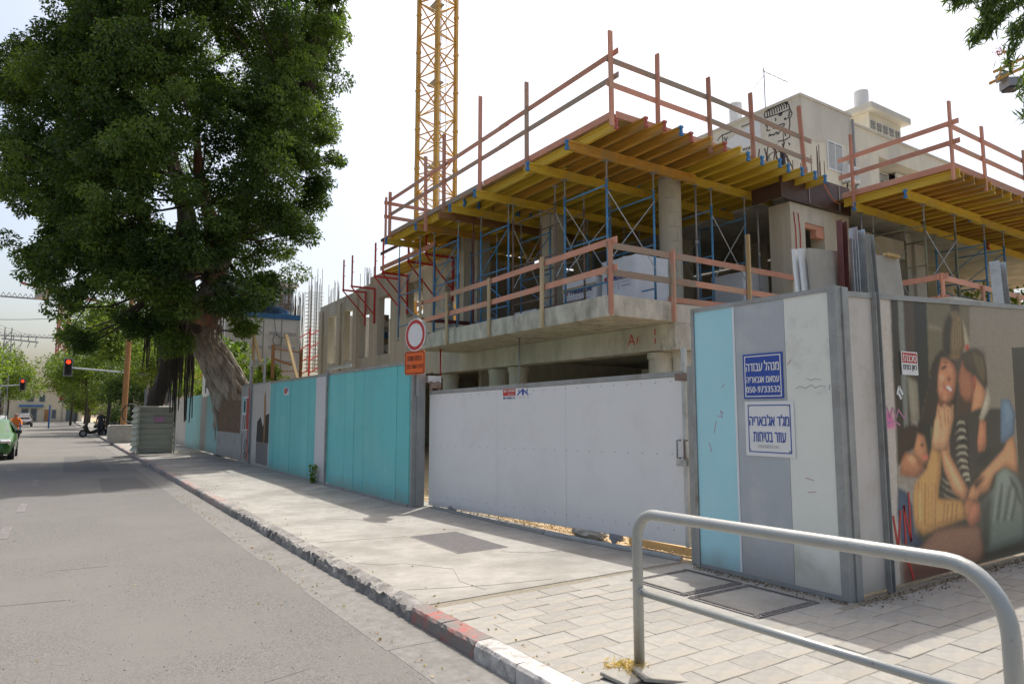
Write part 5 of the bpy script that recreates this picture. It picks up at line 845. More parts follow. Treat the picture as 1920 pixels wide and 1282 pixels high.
# ------------------------------------------------------------------ second deck on the right
d2 = thing('formwork_deck', 'smaller formwork deck of yellow beams with salmon guard rails at the right edge', 'formwork', (19, 8.5, 6.8))
for i in range(7):
    for j in range(2): b = MB(); b.box(16.75+i*1.9+.002,7.05+j*1.5+.002,7.152,16.75+(i+1)*1.9-.002,7.05+(j+1)*1.5-.002,7.172); part('plywood_sheet', b, M['plydeck'], d2)
x = 16.82; i = 0
while x < 29.8:
    hbeam('joist', d2, (x, 6.95 + rj.uniform(-.06,.12)*(i > 0), 7.052), 2.65 if i else 2.75, 'beam_yellow' if i == 0 or rj.random() < .25 else 'beam_orange', tilt=rj.gauss(0,.006)); x += .42 + rj.uniform(-.05,.05); i += 1
hbeam('girder', d2, (16.62,9.35,6.848), 3.3, 'beam_yellow','x','capblue'); hbeam('girder', d2, (19.6,9.44,6.848), 4.9, 'beam_yellow','x','capred')
hbeam('girder', d2, (16.66,8.10,6.848), 3.9, 'beam_yellow','x','capblue'); hbeam('girder', d2, (20.2,8.19,6.848), 4.9, 'beam_yellow','x','capblue'); hbeam('girder', d2, (24.8,8.10,6.848), 4.9, 'beam_yellow','x','capblue'); hbeam('girder', d2, (24.2,9.35,6.848), 4.9, 'beam_yellow','x','capred')
plank(d2, (16.73,7.05,7.235), (16.73,9.7,7.235), .025, .14, 'salmon', 'toe_board'); plank(d2, (16.75,7.03,7.235), (29.9,7.03,7.235), .025, .14, 'salmon', 'toe_board')
for (x, y, z0, z1) in ((16.66,9.36,6.85,8.76),(16.66,7.02,6.88,8.74),(18.25,7.0,6.9,8.50),(20.6,7.0,6.9,8.42),(23.0,7.0,6.9,8.4),(25.6,7.0,6.9,8.4)): post(d2, (x, y), z0, z1, 'salmon', (rnd.gauss(0,.02), 0), w=.10, d=.05)
for z in (8.18, 7.72):
    plank(d2, (16.70,6.85,z+.05), (16.70,9.75,z), .025, .12, 'salmon'); plank(d2, (16.6,7.05,z), (29.9,7.05,z-.06), .025, .12, 'salmon')

# ------------------------------------------------------------------ guard rails of the first floor
gr = thing('timber_guardrail', 'salmon timber guard rail nailed to the stained balcony slab edge', 'guard rail', (8.87, 14, 3.9))
for (y, z0, z1, mt) in ((12.17,3.52,5.08,'rawwood'),(14.42,3.52,4.98,'rawwood'),(16.67,3.48,4.96,'rawwood'),(18.35,3.5,4.98,'rawwood')): post(gr, (8.83, y), z0, z1, mt, (0, rnd.gauss(0,.015)), w=.05, d=.10)
post(gr, (8.83, 9.88), 3.52, 4.98, 'salmon', w=.10, d=.05); post(gr, (10.56, 9.87), 3.50, 5.02, 'salmon', w=.05, d=.10); post(gr, (13.02, 9.86), 3.9, 5.70, 'pine', w=.05, d=.10)
for z in (4.92, 4.38):
    plank(gr, (8.895,9.75,z+.06), (8.895,15.2,z-.02), .025, .13, 'salmon'); plank(gr, (8.92,14.7,z), (8.92,18.8,z-.03), .025, .13, 'salmon')
    plank(gr, (8.75,9.915,z-.03), (11.3,9.915,z-.02), .025, .13, 'salmon_worn'); plank(gr, (10.9,9.94,z-.0), (14.95,9.94,z-.02), .025, .13, 'salmon')
plank(gr, (10.5,9.965,3.96), (14.95,9.965,4.02), .03, .14, 'salmon', 'toe_board')
plank(gr, (8.9,18.75,4.45), (11.2,18.75,4.45), .03, .12, 'steelmaroon'); plank(gr, (8.9,18.75,4.0), (11.2,18.75,4.0), .03, .12, 'steelmaroon')
g2 = thing('timber_guardrail', 'salmon timber guard rail of the right balcony, seen just above the mural hoarding', 'guard rail', (16.7, 7.43, 3.9))
for (x, y, z1) in ((16.68,8.35,4.72),(16.72,7.42,4.8),(18.75,7.42,4.72),(20.8,7.42,4.66)): post(g2, (x, y), 3.9, z1, 'salmon' if x < 20 else 'pine', w=.10, d=.05)
plank(g2, (16.73,7.3,4.72), (16.73,9.4,4.70), .025, .13, 'salmon'); plank(g2, (16.6,7.47,4.72), (24,7.47,4.62), .025, .13, 'salmon')
plank(g2, (16.73,7.3,4.22), (16.73,9.4,4.22), .025, .13, 'salmon'); plank(g2, (16.6,7.47,4.22), (24,7.47,4.2), .025, .13, 'salmon')
b = MB(); b.box(16.75,7.45,3.5,30,9.93,3.9); part('right_balcony_slab', b, M['concrete'], bl)
for (x, y) in ((17.2,7.9),(20.5,7.9),(24,7.9)): rcol(x, y, 0, 3.5, .22)

# ------------------------------------------------------------------ shoring towers and props
def tower(lab, xs, ys, z0, z1, mt='steelblue', lower=None, brace=(1,1), jack='zincdull'):
    t = thing('shoring_tower', lab, 'scaffold tower', (sum(xs)/2, sum(ys)/2, z0), 'steel shoring towers under the decks')
    zt_ = z1 - .42; r = .027
    for x in xs:
        for y in ys:
            part('leg', MB().tube((x,y,z0+.12),(x,y,zt_),r,10), M[mt], t, sm=True)
            b = MB(); b.tube((x,y,z0),(x,y,z0+.125),.018,8); b.box(x-.07,y-.07,z0,x+.07,y+.07,z0+.012); part('base_jack', b, M[jack], t)
            b = MB(); b.tube((x,y,zt_-.01),(x,y,z1-.01),.017,8); b.box(x-.07,y-.06,z1-.014,x+.07,y+.06,z1-.002); b.box(x-.055,y-.01,zt_-.01,x+.055,y+.01,zt_+.012); part('screw_jack', b, M[jack], t)
    for x in xs:
        for z in (zt_-.12, (z0+zt_)/2+.1, z0+.45):
            part('frame_bar', MB().tube((x,ys[0],z),(x,ys[1],z),.020,8), M[mt], t, sm=True)
        if brace[1]: part('frame_brace', MB().tube((x,ys[0],zt_-.2),(x,ys[1],(z0+zt_)/2+.15),.014,6), M[mt], t); part('frame_brace', MB().tube((x,ys[1],(z0+zt_)/2),(x,ys[0],z0+.5),.014,6), M[mt], t)
    if brace[0]:
        zm = (z0+zt_)/2
        for y in ys:
            part('cross_brace', MB().tube((xs[0],y-.02,zt_-.25),(xs[1],y-.02,z0+.9),.012,6), M['zinc'], t); part('cross_brace', MB().tube((xs[0],y-.035,z0+.9),(xs[1],y-.035,zt_-.25),.012,6), M['zinc'], t)
    return t
Z0, Z1 = 3.925, 7.046
tower('blue shoring tower at the balcony corner, standing in front of the white wrapped packs', (9.58,10.98), (10.80,12.27), Z0, Z1, brace=(1,0))
tower('blue shoring tower with a crossed brace just right of the round concrete column', (12.95,14.2), (10.82,12.30), Z0, Z1, brace=(1,0))
tower('rusty and blue shoring tower left of the wrapped packs', (9.66,10.55), (12.75,14.57), Z0, Z1, 'steelrust', brace=(1,0))
tower('bright blue framed shoring tower beside the tall concrete pier', (9.55,10.9), (14.62,16.02), Z0, Z1, brace=(0,1))
tower('blue shoring tower behind the left end of the balcony rail', (9.2,10.5), (16.7,18.2), Z0, Z1, brace=(0,1))
tower('blue shoring tower at the far left end below the yellow deck', (9.0,10.3), (18.75,20.3), Z0, Z1, brace=(0,1))
tower('dark blue shoring tower deep inside behind the round column', (12.2,13.6), (14.6,16.0), Z0, Z1, brace=(1,0))
tower('blue shoring tower deep inside left of the corner pier', (14.3,15.6), (14.7,16.1), Z0, Z1, brace=(1,0))
tower('olive green shoring tower under the left of the right deck', (17.55,19.15), (8.12,9.38), 3.905, 6.745, 'steelolive', brace=(1,0))
tower('bright blue shoring tower behind the lone galvanised channel at the right edge', (20.9,22.1), (8.15,9.40), 3.905, 6.745, brace=(0,1))
def prop(lab, x, y, z0, z1, mt):
    t = thing('steel_prop', lab, 'prop', (x, y, z0), 'adjustable steel props')
    zm = z0 + (z1-z0)*.55
    part('outer_tube', MB().tube((x,y,z0),(x,y,zm),.030,10), M[mt], t, sm=True); part('inner_tube', MB().tube((x,y,zm),(x,y,z1),.023,10), M['zincdull' if mt == 'steelolive' else mt], t, sm=True)
    b = MB(); b.box(x-.06,y-.06,z1-.01,x+.06,y+.06,z1-.001); b.tube((x,y,zm-.03),(x,y,zm+.05),.042,10); b.box(x-.06,y-.06,z0,x+.06,y+.06,z0+.008); part('head_plate', b, M[mt], t)
prop('grey prop under the balcony slab above the middle of the white gate', 9.6, 14.2, 0, 3.497, 'zincdull')
prop('red prop under the left end of the balcony slab beside the orange plate', 9.4, 18.1, 0, 3.497, 'steelred')
prop('dark red prop under the brown girder, left of the bright blue frame', 9.35, 16.1, Z0, 7.04, 'steelmaroon')
prop('rusty prop left of the corner pier below the end of the front girder', 14.75, 10.84, Z0, 7.04, 'zincdull')
prop('grey prop under the front girder right of the white wrapped pack', 12.42, 10.84, Z0, 7.04, 'zincdull')
prop('olive prop against the wall at the left end of the right deck', 17.0, 9.38, 3.905, 6.74, 'steelolive')

# ------------------------------------------------------------------ wrapped packs of blocks
def pack(lab, x0, y0, x1, y1, z1, side_text=None, fit=.85, grp='white wrapped building packs on the first floor', wrapm='wrap'):
    t = thing('wrapped_pack', lab, 'pallet pack', ((x0+x1)/2, (y0+y1)/2, 3.92), grp)
    bm = bmesh.new(); bmesh.ops.create_cube(bm, size=1); bmesh.ops.subdivide_edges(bm, edges=bm.edges, cuts=5, use_grid_fill=True)
    for v in bm.verts:
        v.co = Vector((v.co.x*(x1-x0), v.co.y*(y1-y0), v.co.z*(z1-4.03)))
        v.co += Vector((rnd.gauss(0,.006), rnd.gauss(0,.006), rnd.gauss(0,.006)))
    me = bpy.data.meshes.new('wrapping'); bm.to_mesh(me); bm.free(); o = link('wrapping', me, M[wrapm], t, sm=True, bevel=.02); o.location = (0, 0, (z1+4.03)/2 - 3.92)
    b = MB()
    for k in range(3): x = x0 + .1 + k*(x1-x0-.3)/2; b.box(x, y0+.02, 3.922, x+.1, y1-.02, 4.00)
    b.box(x0+.02, y0+.02, 4.0, x1-.02, y1-.02, 4.028); part('pallet', b, M['rawwood'], t)
    if side_text:
        zc = 4.03 + (z1-4.03)*side_text[1]; ym = (y0+y1)/2; W = (y1-y0)*fit
        text('lettering', 'THRAKON', .13, M['ink_navy'], t, (x0-.022, ym - W*.06, zc), (0,-1,0), bold=.03, width=W*.78)
        b = MB(); yl = ym + W*.42; b.prism([(yl+.09,zc-.02),(yl+.02,zc+.065),(yl-.05,zc+.06),(yl-.02,zc+.01),(yl-.06,zc-.06),(yl+.02,zc-.045),(yl+.04,zc)], 'x', x0-.024, x0-.020); part('emblem', b, M['ink_red'], t)
        b = MB(); b.box(x0-.022,ym-W*.5,zc-.13,x0-.020,ym+W*.45,zc-.125); b.box(x0-.022,ym-.02,zc-.3,x0-.020,ym-.01,zc-.16); b.box(x0-.022,ym-W*.4,zc-.22,x0-.020,ym-.1,zc-.21); b.box(x0-.022,ym+.1,zc-.2,x0-.020,ym+W*.4,zc-.19); part('fine_print', b, M['ink_blue'], t)
        return t
    return t
p1 = pack('white wrapped pack with a full brand word facing the street, left of the larger pack', 10.8, 12.62, 11.7, 13.95, 4.98, (1,.68))
b = MB(); b.box(10.78,12.60,4.70,10.80,13.97,4.80); part('grey_tape', b, M['rawwood'], p1)
pack('tall white wrapped pack behind the balcony corner post', 10.8, 11.22, 11.85, 12.4, 5.24, (1,.62))
b = MB(); b.tube((10.77,11.2,4.35),(11.7,11.18,4.55),.02,6)
pack('grey and white wrapped pack between the round column and the corner pier', 14.38, 11.05, 15.4, 12.1, 5.22, (1,.30), wrapm='wrap')
pack('small white wrapped pack half hidden by the left part of the balcony rail', 10.9, 15.3, 11.25, 16.5, 4.5, (1,.40))
pack('low grey wrapped pack behind the rusty shoring tower', 11.4, 14.1, 12.4, 15.0, 4.62, None, wrapm='wrapgrey')
b = MB(); b.tube((11.0,16.2,3.92),(11.0,16.2,4.35),.16,16); solo('orange_drum', b, M['hose_orange'], 'orange drum on the first floor behind the left balcony rail', 'drum', loc=(11,16.2,3.92))

# ------------------------------------------------------------------ red wall brackets and platform
def bracket(lab, y, zt_=6.72, zp=8.0, x=9.62):
    t = thing('wall_bracket', lab, 'bracket', (10.6, y, zt_), 'red steel brackets hung on the street wall')
    part('arm', MB().bar((x-.04,y,zt_),(10.63,y,zt_),.05,.07), M['steelred'], t); part('wall_strut', MB().bar((10.6,y,zt_-.036),(10.6,y,zt_-1.45),.06,.07,up=(0,1,0)), M['steelred'], t)
    part('diagonal', MB().bar((x,y,zt_-.04),(10.58,y,zt_-1.05),.04,.05,up=(0,1,0)), M['steelred'], t); part('guard_upright', MB().bar((x,y,zt_+.036),(x,y,zp),.05,.06,up=(0,1,0)), M['steelred'], t)
    b = MB(); b.tube((x,y-.03,zt_+.55),(x+.07,y-.03,zt_+.6),.012,6); b.tube((x,y-.03,zt_+1.0),(x+.07,y-.03,zt_+1.05),.012,6); part('board_clip', b, M['steelred'], t)
for lab, y in (('red bracket furthest left on the street wall, with a bare upright',27.35),('red bracket second from the left, close beside the first bare one',26.35),('red bracket third from the left, left of the yellow platform',23.9),('red bracket carrying the left end of the yellow platform',23.15),('red bracket carrying the right end of the yellow platform',20.95),('red bracket under the platform end beside the blue frames',19.6)): bracket(lab, y)
pf = thing('work_platform', 'narrow yellow plank platform resting on the red brackets', 'platform', (10, 22, 6.8))
for k in range(3): plank(pf, (9.78+k*.28,18.9,6.80), (9.78+k*.28,23.25,6.80), .24, .05, 'beam_yellow', 'platform_board', up=(0,0,1))
plank(pf, (9.585,18.9,6.90), (9.585,23.3,6.90), .03, .16, 'salmon', 'toe_board')
for z in (7.95, 7.45): plank(pf, (9.585,19.0,z), (9.585,23.3,z), .03, .11, 'steelmaroon')

# ------------------------------------------------------------------ rebar cages beyond
def bars(lab, x, y, w, d, z0, z1, n, mesh=False, lean=0.0, mt='rebar'):
    t = thing('rebar_cage', lab, 'rebar', (x, y, z0), 'bundles of starter bars on the far part of the site'); b = MB()
    for k in range(n):
        px, py = x + rnd.uniform(-w, w), y + rnd.uniform(-d, d); b.tube((px,py,z0),(px+rnd.gauss(0,lean),py+rnd.gauss(0,lean),z1 - rnd.random()*(z1-z0)*.22),.013,4)
    part('bar', b, M[mt], t)
    if mesh:
        b = MB()
        for k in range(int((z1-z0)*.8/.2)):
            z = z0 + k*.2
            for (p, q) in (((x-w,y-d),(x+w,y-d)),((x-w,y+d),(x+w,y+d)),((x-w,y-d),(x-w,y+d))): b.tube((*p,z),(*q,z),.012,4)
        part('tie', b, M[mt], t)
bars('square rebar cage with rungs, rising behind the street wall', 11.1, 36.0, .38, .3, 3.8, 9.4, 16, True)
bars('thin bent rebar bundle just right of the white cabin', 9.7, 36.6, .25, .3, 3.6, 9.3, 12, True, .05)
bars('messy brown tangle of bars above the cabin roof', 9.4, 37.5, .5, .5, 4, 8.1, 46, False, .35)
bars('dense bundle of bars between the cabin and the square cage', 10.3, 37.0, .55, .4, 4, 8.3, 46, False, .10)
bars('tall dark bars just right of the square cage', 12.3, 36.5, .35, .3, 4, 9.0, 16, False, .03)
bars('sparse tall bars standing above the first two red brackets', 12.3, 31.5, .35, .8, 6.5, 8.9, 14, False, .02)
bars('tall bars standing behind the yellow platform', 12.4, 25.6, .4, .9, 6.9, 9.0, 22, False, .03)
bars('bars rising behind the left end of the upper deck', 12.6, 21.9, .5, .5, 7.0, 9.0, 18, False, .03)
sc = thing('lattice_frame', 'red lattice steel frame standing behind the white cabin corner', 'steel frame', (10.4, 35.2, 0))
b = MB()
for (x, y) in ((10.0,35),(10.6,35),(11.2,35)): b.tube((x,y,0),(x,y,6.0),.05,6)
for k in range(7): b.tube((10.0,35,1.5+k*.65),(10.6,35,1.9+k*.65),.03,5); b.tube((10.6,35,1.7+k*.65),(11.2,35,2.1+k*.65),.03,5)
part('frame', b, M['steelred'], sc)
# ------------------------------------------------------------------ tower crane
def lattice_mast(t, cx, cy, z0, z1, s, rot, pitch, mt, rl_, rb_, bar_parts=True):
    c, sn = math.cos(rot), math.sin(rot)
    K = [(cx + (u*c - w*sn)*s/2, cy + (u*sn + w*c)*s/2) for u, w in ((1,1),(-1,1),(-1,-1),(1,-1))]
    for k in K: part('mast_leg', MB().bar((*k,z0),(*k,z1),rl_,rl_,up=(c,sn,0)), M[mt], t)
    n = int((z1-z0)/pitch)
    for f in range(4):
        a, d = K[f], K[(f+1) % 4]; b = MB()
        for i in range(n):
            z = z0 + i*pitch
            p, q = (a, d) if (i + f) % 2 else (d, a)
            b.tube((*p,z),(*q,z+pitch),rb_,5)
            b.tube((*a,z),(*d,z),rb_*.9,5)
        part('lacing', b, M[mt], t)
    return K
cr = thing('tower_crane', 'yellow lattice tower crane mast rising behind the upper formwork deck', 'crane', (18.2, 35.9, 0))
K = lattice_mast(cr, 18.2, 35.9, 0, 44, 1.62, R(20), 1.22, 'craneyellow', .20, .05)
for z in (11.4, 16.4, 21.6, 26.6, 31.6, 36.6):
    b = MB(); b.box(17.75, 35.4, z, 18.4, 36.4, z+.06); part('ladder_landing', b, M['greymetal'], cr)
b = MB()
for x in (18.35, 18.7): b.tube((x,35.7,0),(x,35.7,43),.02,5)
for k in range(150): b.tube((18.35,35.7,.3+k*.285),(18.7,35.7,.3+k*.285),.011,4)
part('ladder', b, M['greymetal'], cr, kind='stuff')
b = MB()
for k in range(4):
    for z in np.arange(4, 43, 2.44): b.box(K[k % 4][0]-.13, K[k % 4][1]-.13, z, K[k % 4][0]+.13, K[k % 4][1]+.13, z+.14)
part('joint_blocks', b, M['craneyellow'], cr, kind='stuff')
fc = thing('tower_crane', 'pale red tower crane far down the street above the trees', 'crane', (-.2, 168, 0))
lattice_mast(fc, -.2, 168, 0, 27.5, 1.7, R(15), 1.7, 'cranered', .22, .10)
b = MB(); jp, jq = Vector((-.2,168,26.2)), Vector((-8,173,28.6)); b.bar(jp, jq, .5, .5); b.bar(jp+Vector((6,-4,-1.5)), jp, .5, .6); part('jib', b, M['cranered'], fc)
b = MB(); b.obox((-4.2,170.6,26.4), (.8,-.4,.2), (.5,.8,0), (0,0,1.0)); part('counterweight', b, M['concblock'], fc)
for lab, (x, y, z), L in (('grey crane jib on the left horizon, upper of two',(-8,300,43),26),('grey crane jib on the left horizon, lower of two',(-13,420,40),32)):
    t = thing('far_crane', lab, 'crane', (x, y, 0)); b = MB(); b.bar((x-L*.45,y,z),(x+L*.55,y,z),.5,.5)
    for k in range(16): b.bar((x-L*.45+k*L/16,y,z),(x-L*.45+(k+.5)*L/16,y,z+1.6),.18,.18); b.bar((x-L*.45+(k+.5)*L/16,y,z+1.6),(x-L*.45+(k+1)*L/16,y,z),.18,.18)
    part('jib', b, M['greymetal'], t); b = MB(); b.bar((x-L*.5,y,0),(x-L*.5,y,z+3),1.2,1.2); part('mast', b, M['greymetal'], t)
hk = thing('crane_counterjib', 'yellow crane counter jib end with dark ballast blocks at the top right edge', 'crane', (106, 37, 46))
d0, d1 = Vector((105.2,37.9,47.3)), Vector((118,30.5,54.5)); b = MB()
for o_ in (Vector((0,0,0)), Vector((.9,1.4,.2)), Vector((.4,.6,1.4))): b.bar(d0+o_, d1+o_, .36, .36)
for k in range(8): p = d0 + (d1-d0)*k/8; q = d0 + (d1-d0)*(k+.6)/8; b.bar(p, q+Vector((.9,1.4,.2)), .2, .2); b.bar(p, q+Vector((.4,.6,1.4)), .2, .2)
part('lattice', b, M['craneyellow'], hk)
part('ballast', MB().obox((107.4,37.2,46.9),(.95,-.55,.1),(.55,.8,0),(0,0,.6)), M['greymetal'], hk); part('ballast', MB().obox((107.4,37.2,46.15),(.8,-.45,.1),(.45,.7,0),(0,0,.16)), M['black'], hk)
b = MB(); b.obox((106.4,37.9,47.9),(.6,-.35,.25),(.2,.3,0),(-.1,0,.5)); part('ballast', b, M['signback'], hk)
part('mast', MB().bar((132,22,0),(132,22,55),1.8,1.8), M['craneyellow'], hk); b = MB(); b.bar(d1, (132,22,55), 1, 1); part('lattice', b, M['craneyellow'], hk)

# ------------------------------------------------------------------ apartment house behind
ah = thing('apartment_house', 'cream plastered apartment house with black line graffiti behind the upper deck', 'building', (30, 20, 0))
b = MB(); b.box(25,16.1,0,28.75,30,14.75); part('wall', b, M['plaster'], ah)
b = MB(); b.box(24.94,16.04,14.75,28.8,30,14.86); part('parapet', b, M['plaster_grey'], ah)
b = MB(); b.prism([(25.05,12.9),(28.7,13.4),(28.7,14.74),(25.05,14.74)], 'y', 16.085, 16.098); part('repair_patch', b, M['plaster_grey'], ah)
b = MB(); b.box(28.752,17.3,0,43,30,14.45); part('wall', b, M['plaster'], ah)
b = MB(); b.box(28.752,16.3,13.55,35.4,17.298,14.6); part('wall', b, M['plaster'], ah, label='band above the loggia')
part('wall', MB().box(28.752,16.2,0,35.4,17.298,11.55), M['plaster'], ah); part('wall', MB().box(28.752,16.3,11.552,31.3,17.298,13.548), M['plaster'], ah)
part('wall', MB().box(35.402,16.3,0,43,17.298,14.6), M['plaster'], ah); part('coping', MB().box(28.76,16.24,14.602,43.1,17.5,14.7), M['plaster_grey'], ah)
b = MB(); b.box(34.6,18.4,14.46,37.8,19.9,17.35); part('stair_tower', b, M['plaster'], ah)
b = MB(); b.box(34.2,18.0,17.35,38.2,20.2,17.72); part('roof_slab', b, M['plaster_grey'], ah, bevel=.05)
for k in range(5):
    x = 34.75 + k*.62
    for dx in (0,.22):
        for dz in (0,.24): part('vent_block', MB().box(x+dx,18.34,16.5+dz,x+dx+.16,18.399,16.68+dz), M['signback'], ah)
b = MB(); b.tube((28.72,16.0,0),(28.72,16.0,14.6),.055,8); part('drain_pipe', b, M['greymetal'], ah)
def window(x0, x1, z0, z1, y, shut=True, parts=2):
    f = MB(); w = .07
    f.box(x0,y-.04,z0,x1,y,z0+w); f.box(x0,y-.04,z1-w,x1,y,z1); f.box(x0,y-.04,z0+w,x0+w,y,z1-w); f.box(x1-w,y-.04,z0+w,x1,y,z1-w)
    for k in range(1, parts): xm = x0 + (x1-x0)*k/parts; f.box(xm-.035,y-.035,z0+w,xm+.035,y,z1-w)
    fr = part('window', f, M['whiteframe'], ah)
    for k in range(parts):
        a, c = x0 + (x1-x0)*k/parts + .06, x0 + (x1-x0)*(k+1)/parts - .06
        part('pane', MB().box(a,y-.01,z0+w,c,y-.004,z1-w), M['pane'], fr)
        if shut and k < parts:
            s_ = MB(); n = int((z1-z0-2*w)/.075)
            for q in range(n): s_.box(a,y-.032,z0+w+q*.075,c,y-.016,z0+w+q*.075+.058)
            part('shutter', s_, M['shutter'], fr)
window(26.75,27.95,11.95,13.25,16.095)
window(32.2,34.0,11.6,13.5,17.295,True,2); b = MB(); b.box(34.02,17.2,11.56,34.5,17.29,13.5); part('doorway_dark_panel', b, M['ink_black'], ah)  # black panel painted in for the shade inside the loggia opening
b = MB(); b.box(34.1,16.9,11.6,35.38,17.0,13.5); part('white_screen', b, M['white'], ah)
window(36.1,37.5,12.9,13.8,16.295,False,2); window(39.5,41.2,12.4,13.6,16.295,True,2)
b = MB(); b.tube((31.3,16.25,12.35),(35.4,16.25,12.35),.02,6)
for k in range(26): b.tube((31.4+k*.155,16.25,11.55),(31.4+k*.155,16.25,12.35),.012,5)
part('balcony_rail', b, M['black'], ah)
strokes('line_graffiti', GRAFFITI, .05, M['ink_black'], ah, Pl(lambda u, w: (24.997,u,w), (1,0,0)), 'black line drawing of a face with a comb shaped hat')
b = MB(); b.prism([(18.05,13.45),(20.2,13.45),(20.2,14.0),(18.05,14.5)], 'x', 24.994, 24.999); part('painted_patch', b, M['whiteframe'], ah)
ac = thing('air_conditioner', 'white air conditioning unit on brackets beside the shuttered window of the cream house', 'air conditioner', (28.0,15.9,11.8))
b = MB(); b.box(27.75,15.72,11.55,28.6,16.07,12.25); part('case', b, M['whiteframe'], ac, bevel=.02)
part('fan_grille', MB().disc((28.3,15.71,11.9),(1,0,0),(0,0,1),.27,.02,20), M['shutter'], ac); part('fan_hub', MB().disc((28.3,15.695,11.9),(1,0,0),(0,0,1),.07,.02,12), M['greymetal'], ac)
b = MB(); b.box(27.8,15.75,11.48,27.85,16.1,11.55); b.box(28.5,15.75,11.48,28.55,16.1,11.55); part('bracket', b, M['greymetal'], ac)
b = MB(); b.path([(28.55,16.05,12.2,.03),(28.5,16.0,12.7,.03),(28.42,16.0,12.95,.03),(28.38,16.02,12.6,.03)],6); b.path([(27.9,15.9,11.5,.03),(27.92,16.0,11,.03),(27.9,16.05,10,.03)],6); part('pipe', b, M['black'], ac, sm=True)
wt = lambda lab, x, y, z, r, h: solo('water_tank', MB().tube((x,y,z),(x,y,z+h),r,24), M['white'], lab, 'water tank', loc=(x,y,z), sm=False)
wt('white cylindrical water tank on the stair tower roof', 34.9, 18.9, 17.72, .36, 1.0); wt('white water tank on the flat roof behind the line graffiti', 26.0, 20.1, 14.75, .30, 1.45)
an = thing('tv_antenna', 'thin television antenna on the roof of the cream house', 'antenna', (27.3,19.4,14.8))
b = MB(); b.tube((27.3,19.4,14.8),(27.3,19.4,18.1),.025,6); b.tube((26.9,19.2,17.75),(28.6,19.0,17.55),.02,5)
for k in range(5): b.tube((27.0+k*.35,18.9,17.74-k*.03),(27.0+k*.35,19.4,17.74-k*.03),.012,4)
b.tube((26.6,19.5,16.9),(27.3,19.4,17.7),.015,4); part('mast', b, M['greymetal'], an)
an = thing('tv_antenna', 'small antenna behind the stair tower roof', 'antenna', (34.5,20,16.3))
b = MB(); b.tube((34.5,20,16.3),(34.5,20,17.4),.025,6); b.tube((33.9,19.8,17.1),(35.6,20.1,17.35),.02,5); part('mast', b, M['greymetal'], an)

# ------------------------------------------------------------------ white cabin, far grey block, timbers behind the hoarding
cb = thing('site_cabin', 'white stacked site cabin with a blue roof edge behind the fig tree', 'cabin', (8.2, 34.5, 0))
for nm, z0, z1 in (('cabin_wall',0,3.1),('cabin_wall',3.12,6.2)):
    b = MB(); b.box(6.3,34,z0,9.75,39.5,z1); part(nm, b, M['cabin'], cb)
b = MB(); b.box(6.25,33.95,6.2,9.8,39.6,6.45); part('roof_edge', b, M['cabinblue'], cb)
for k in range(1, 4): part('seam', MB().box(6.3+k*.86,33.975,3.15,6.34+k*.86,33.998,6.19), M['boardgrey'], cb)
for z in (4.0, 4.7, 5.4):
    for x in (6.5, 7.4, 8.3, 9.0): part('pressed_rib', MB().box(x,33.98,z,x+.6,33.998,z+.16), M['tarp'], cb)
part('corner_post', MB().box(9.69,33.96,0,9.79,34.0,6.2), M['whiteframe'], cb)
hb_ = MB(); hb_.path([(8.7+.22*math.cos(a/12*6.28),33.93,5.15+.26*math.sin(a/12*6.28),.025) for a in range(13)], 6); hb_.path([(8.5,33.9,6.2,.02),(8.6,33.92,5.6,.02),(8.75,33.9,5.3,.03),(9.2,33.9,5.3,.03)], 6)
solo('cable_coil', hb_, M['signback'], 'coil of cable hanging on the white cabin wall', 'cable', loc=(8.7,33.9,5.1))
bm = bmesh.new(); bmesh.ops.create_grid(bm, x_segments=22, y_segments=14, size=.5)
for v in bm.verts: v.co = Vector((v.co.x*3.2, v.co.y*4, .25 + .35*max(0, 1-(2*v.co.x)**2) + rnd.uniform(-.035,.035)))
me = bpy.data.meshes.new('tarpaulin'); bm.to_mesh(me); bm.free(); o = link('tarpaulin', me, M['tarp'], None); o.location = (7.9,36.6,6.42); o['label'] = 'crumpled pale tarpaulin lying on the white cabin roof'; o['category'] = 'tarpaulin'
fb = thing('office_block', 'far blue grey glazed building just visible above the cabin roof', 'building', (23, 95, 0))
b = MB(); b.box(17,92,0,25.5,110,18.5); part('wall', b, M['glassblue'], fb); b = MB(); b.box(16.5,91.5,18.5,26,110.5,19); part('roof', b, M['tarp'], fb)
for z in (9.5, 12.3, 15.1, 17.2): part('window_band', MB().box(17.1,91.95,z,25.4,91.99,z+1.2), M['pane'], fb)
tm = thing('timber_barrier', 'unpainted timber barrier frame with slanted boards behind the turquoise hoarding', 'timber frame', (7, 26, 0))
for p, q in (((6.4,25.5,1),(6.4,25.5,4.1)),((8.2,28.2,1),(8.2,28.2,4.2)),((6.4,25.5,3.95),(8.2,28.2,4.1)),((6.4,25.5,3.1),(8.2,28.2,3.35)),((6.4,25.5,3.6),(7.6,27.3,3.5))): part('board', MB().bar(p,q,.12,.04), M['postwood'], tm)
for lab, p, q in (('pale slanted timber leaning up behind the hoarding, right of the white cabin',(6.6,22.3,2.0),(6.25,23.3,4.25)),('pale timber brace leaning in front of the white cabin',(6.35,25.2,2.0),(5.9,26.5,4.55)),('short pale timber post left of the slanted brace before the cabin',(5.95,26.6,1.5),(5.95,26.6,4.6))):
    solo('timber_brace', MB().bar(p,q,.10,.05), M['pine'], lab, 'timber', loc=p)
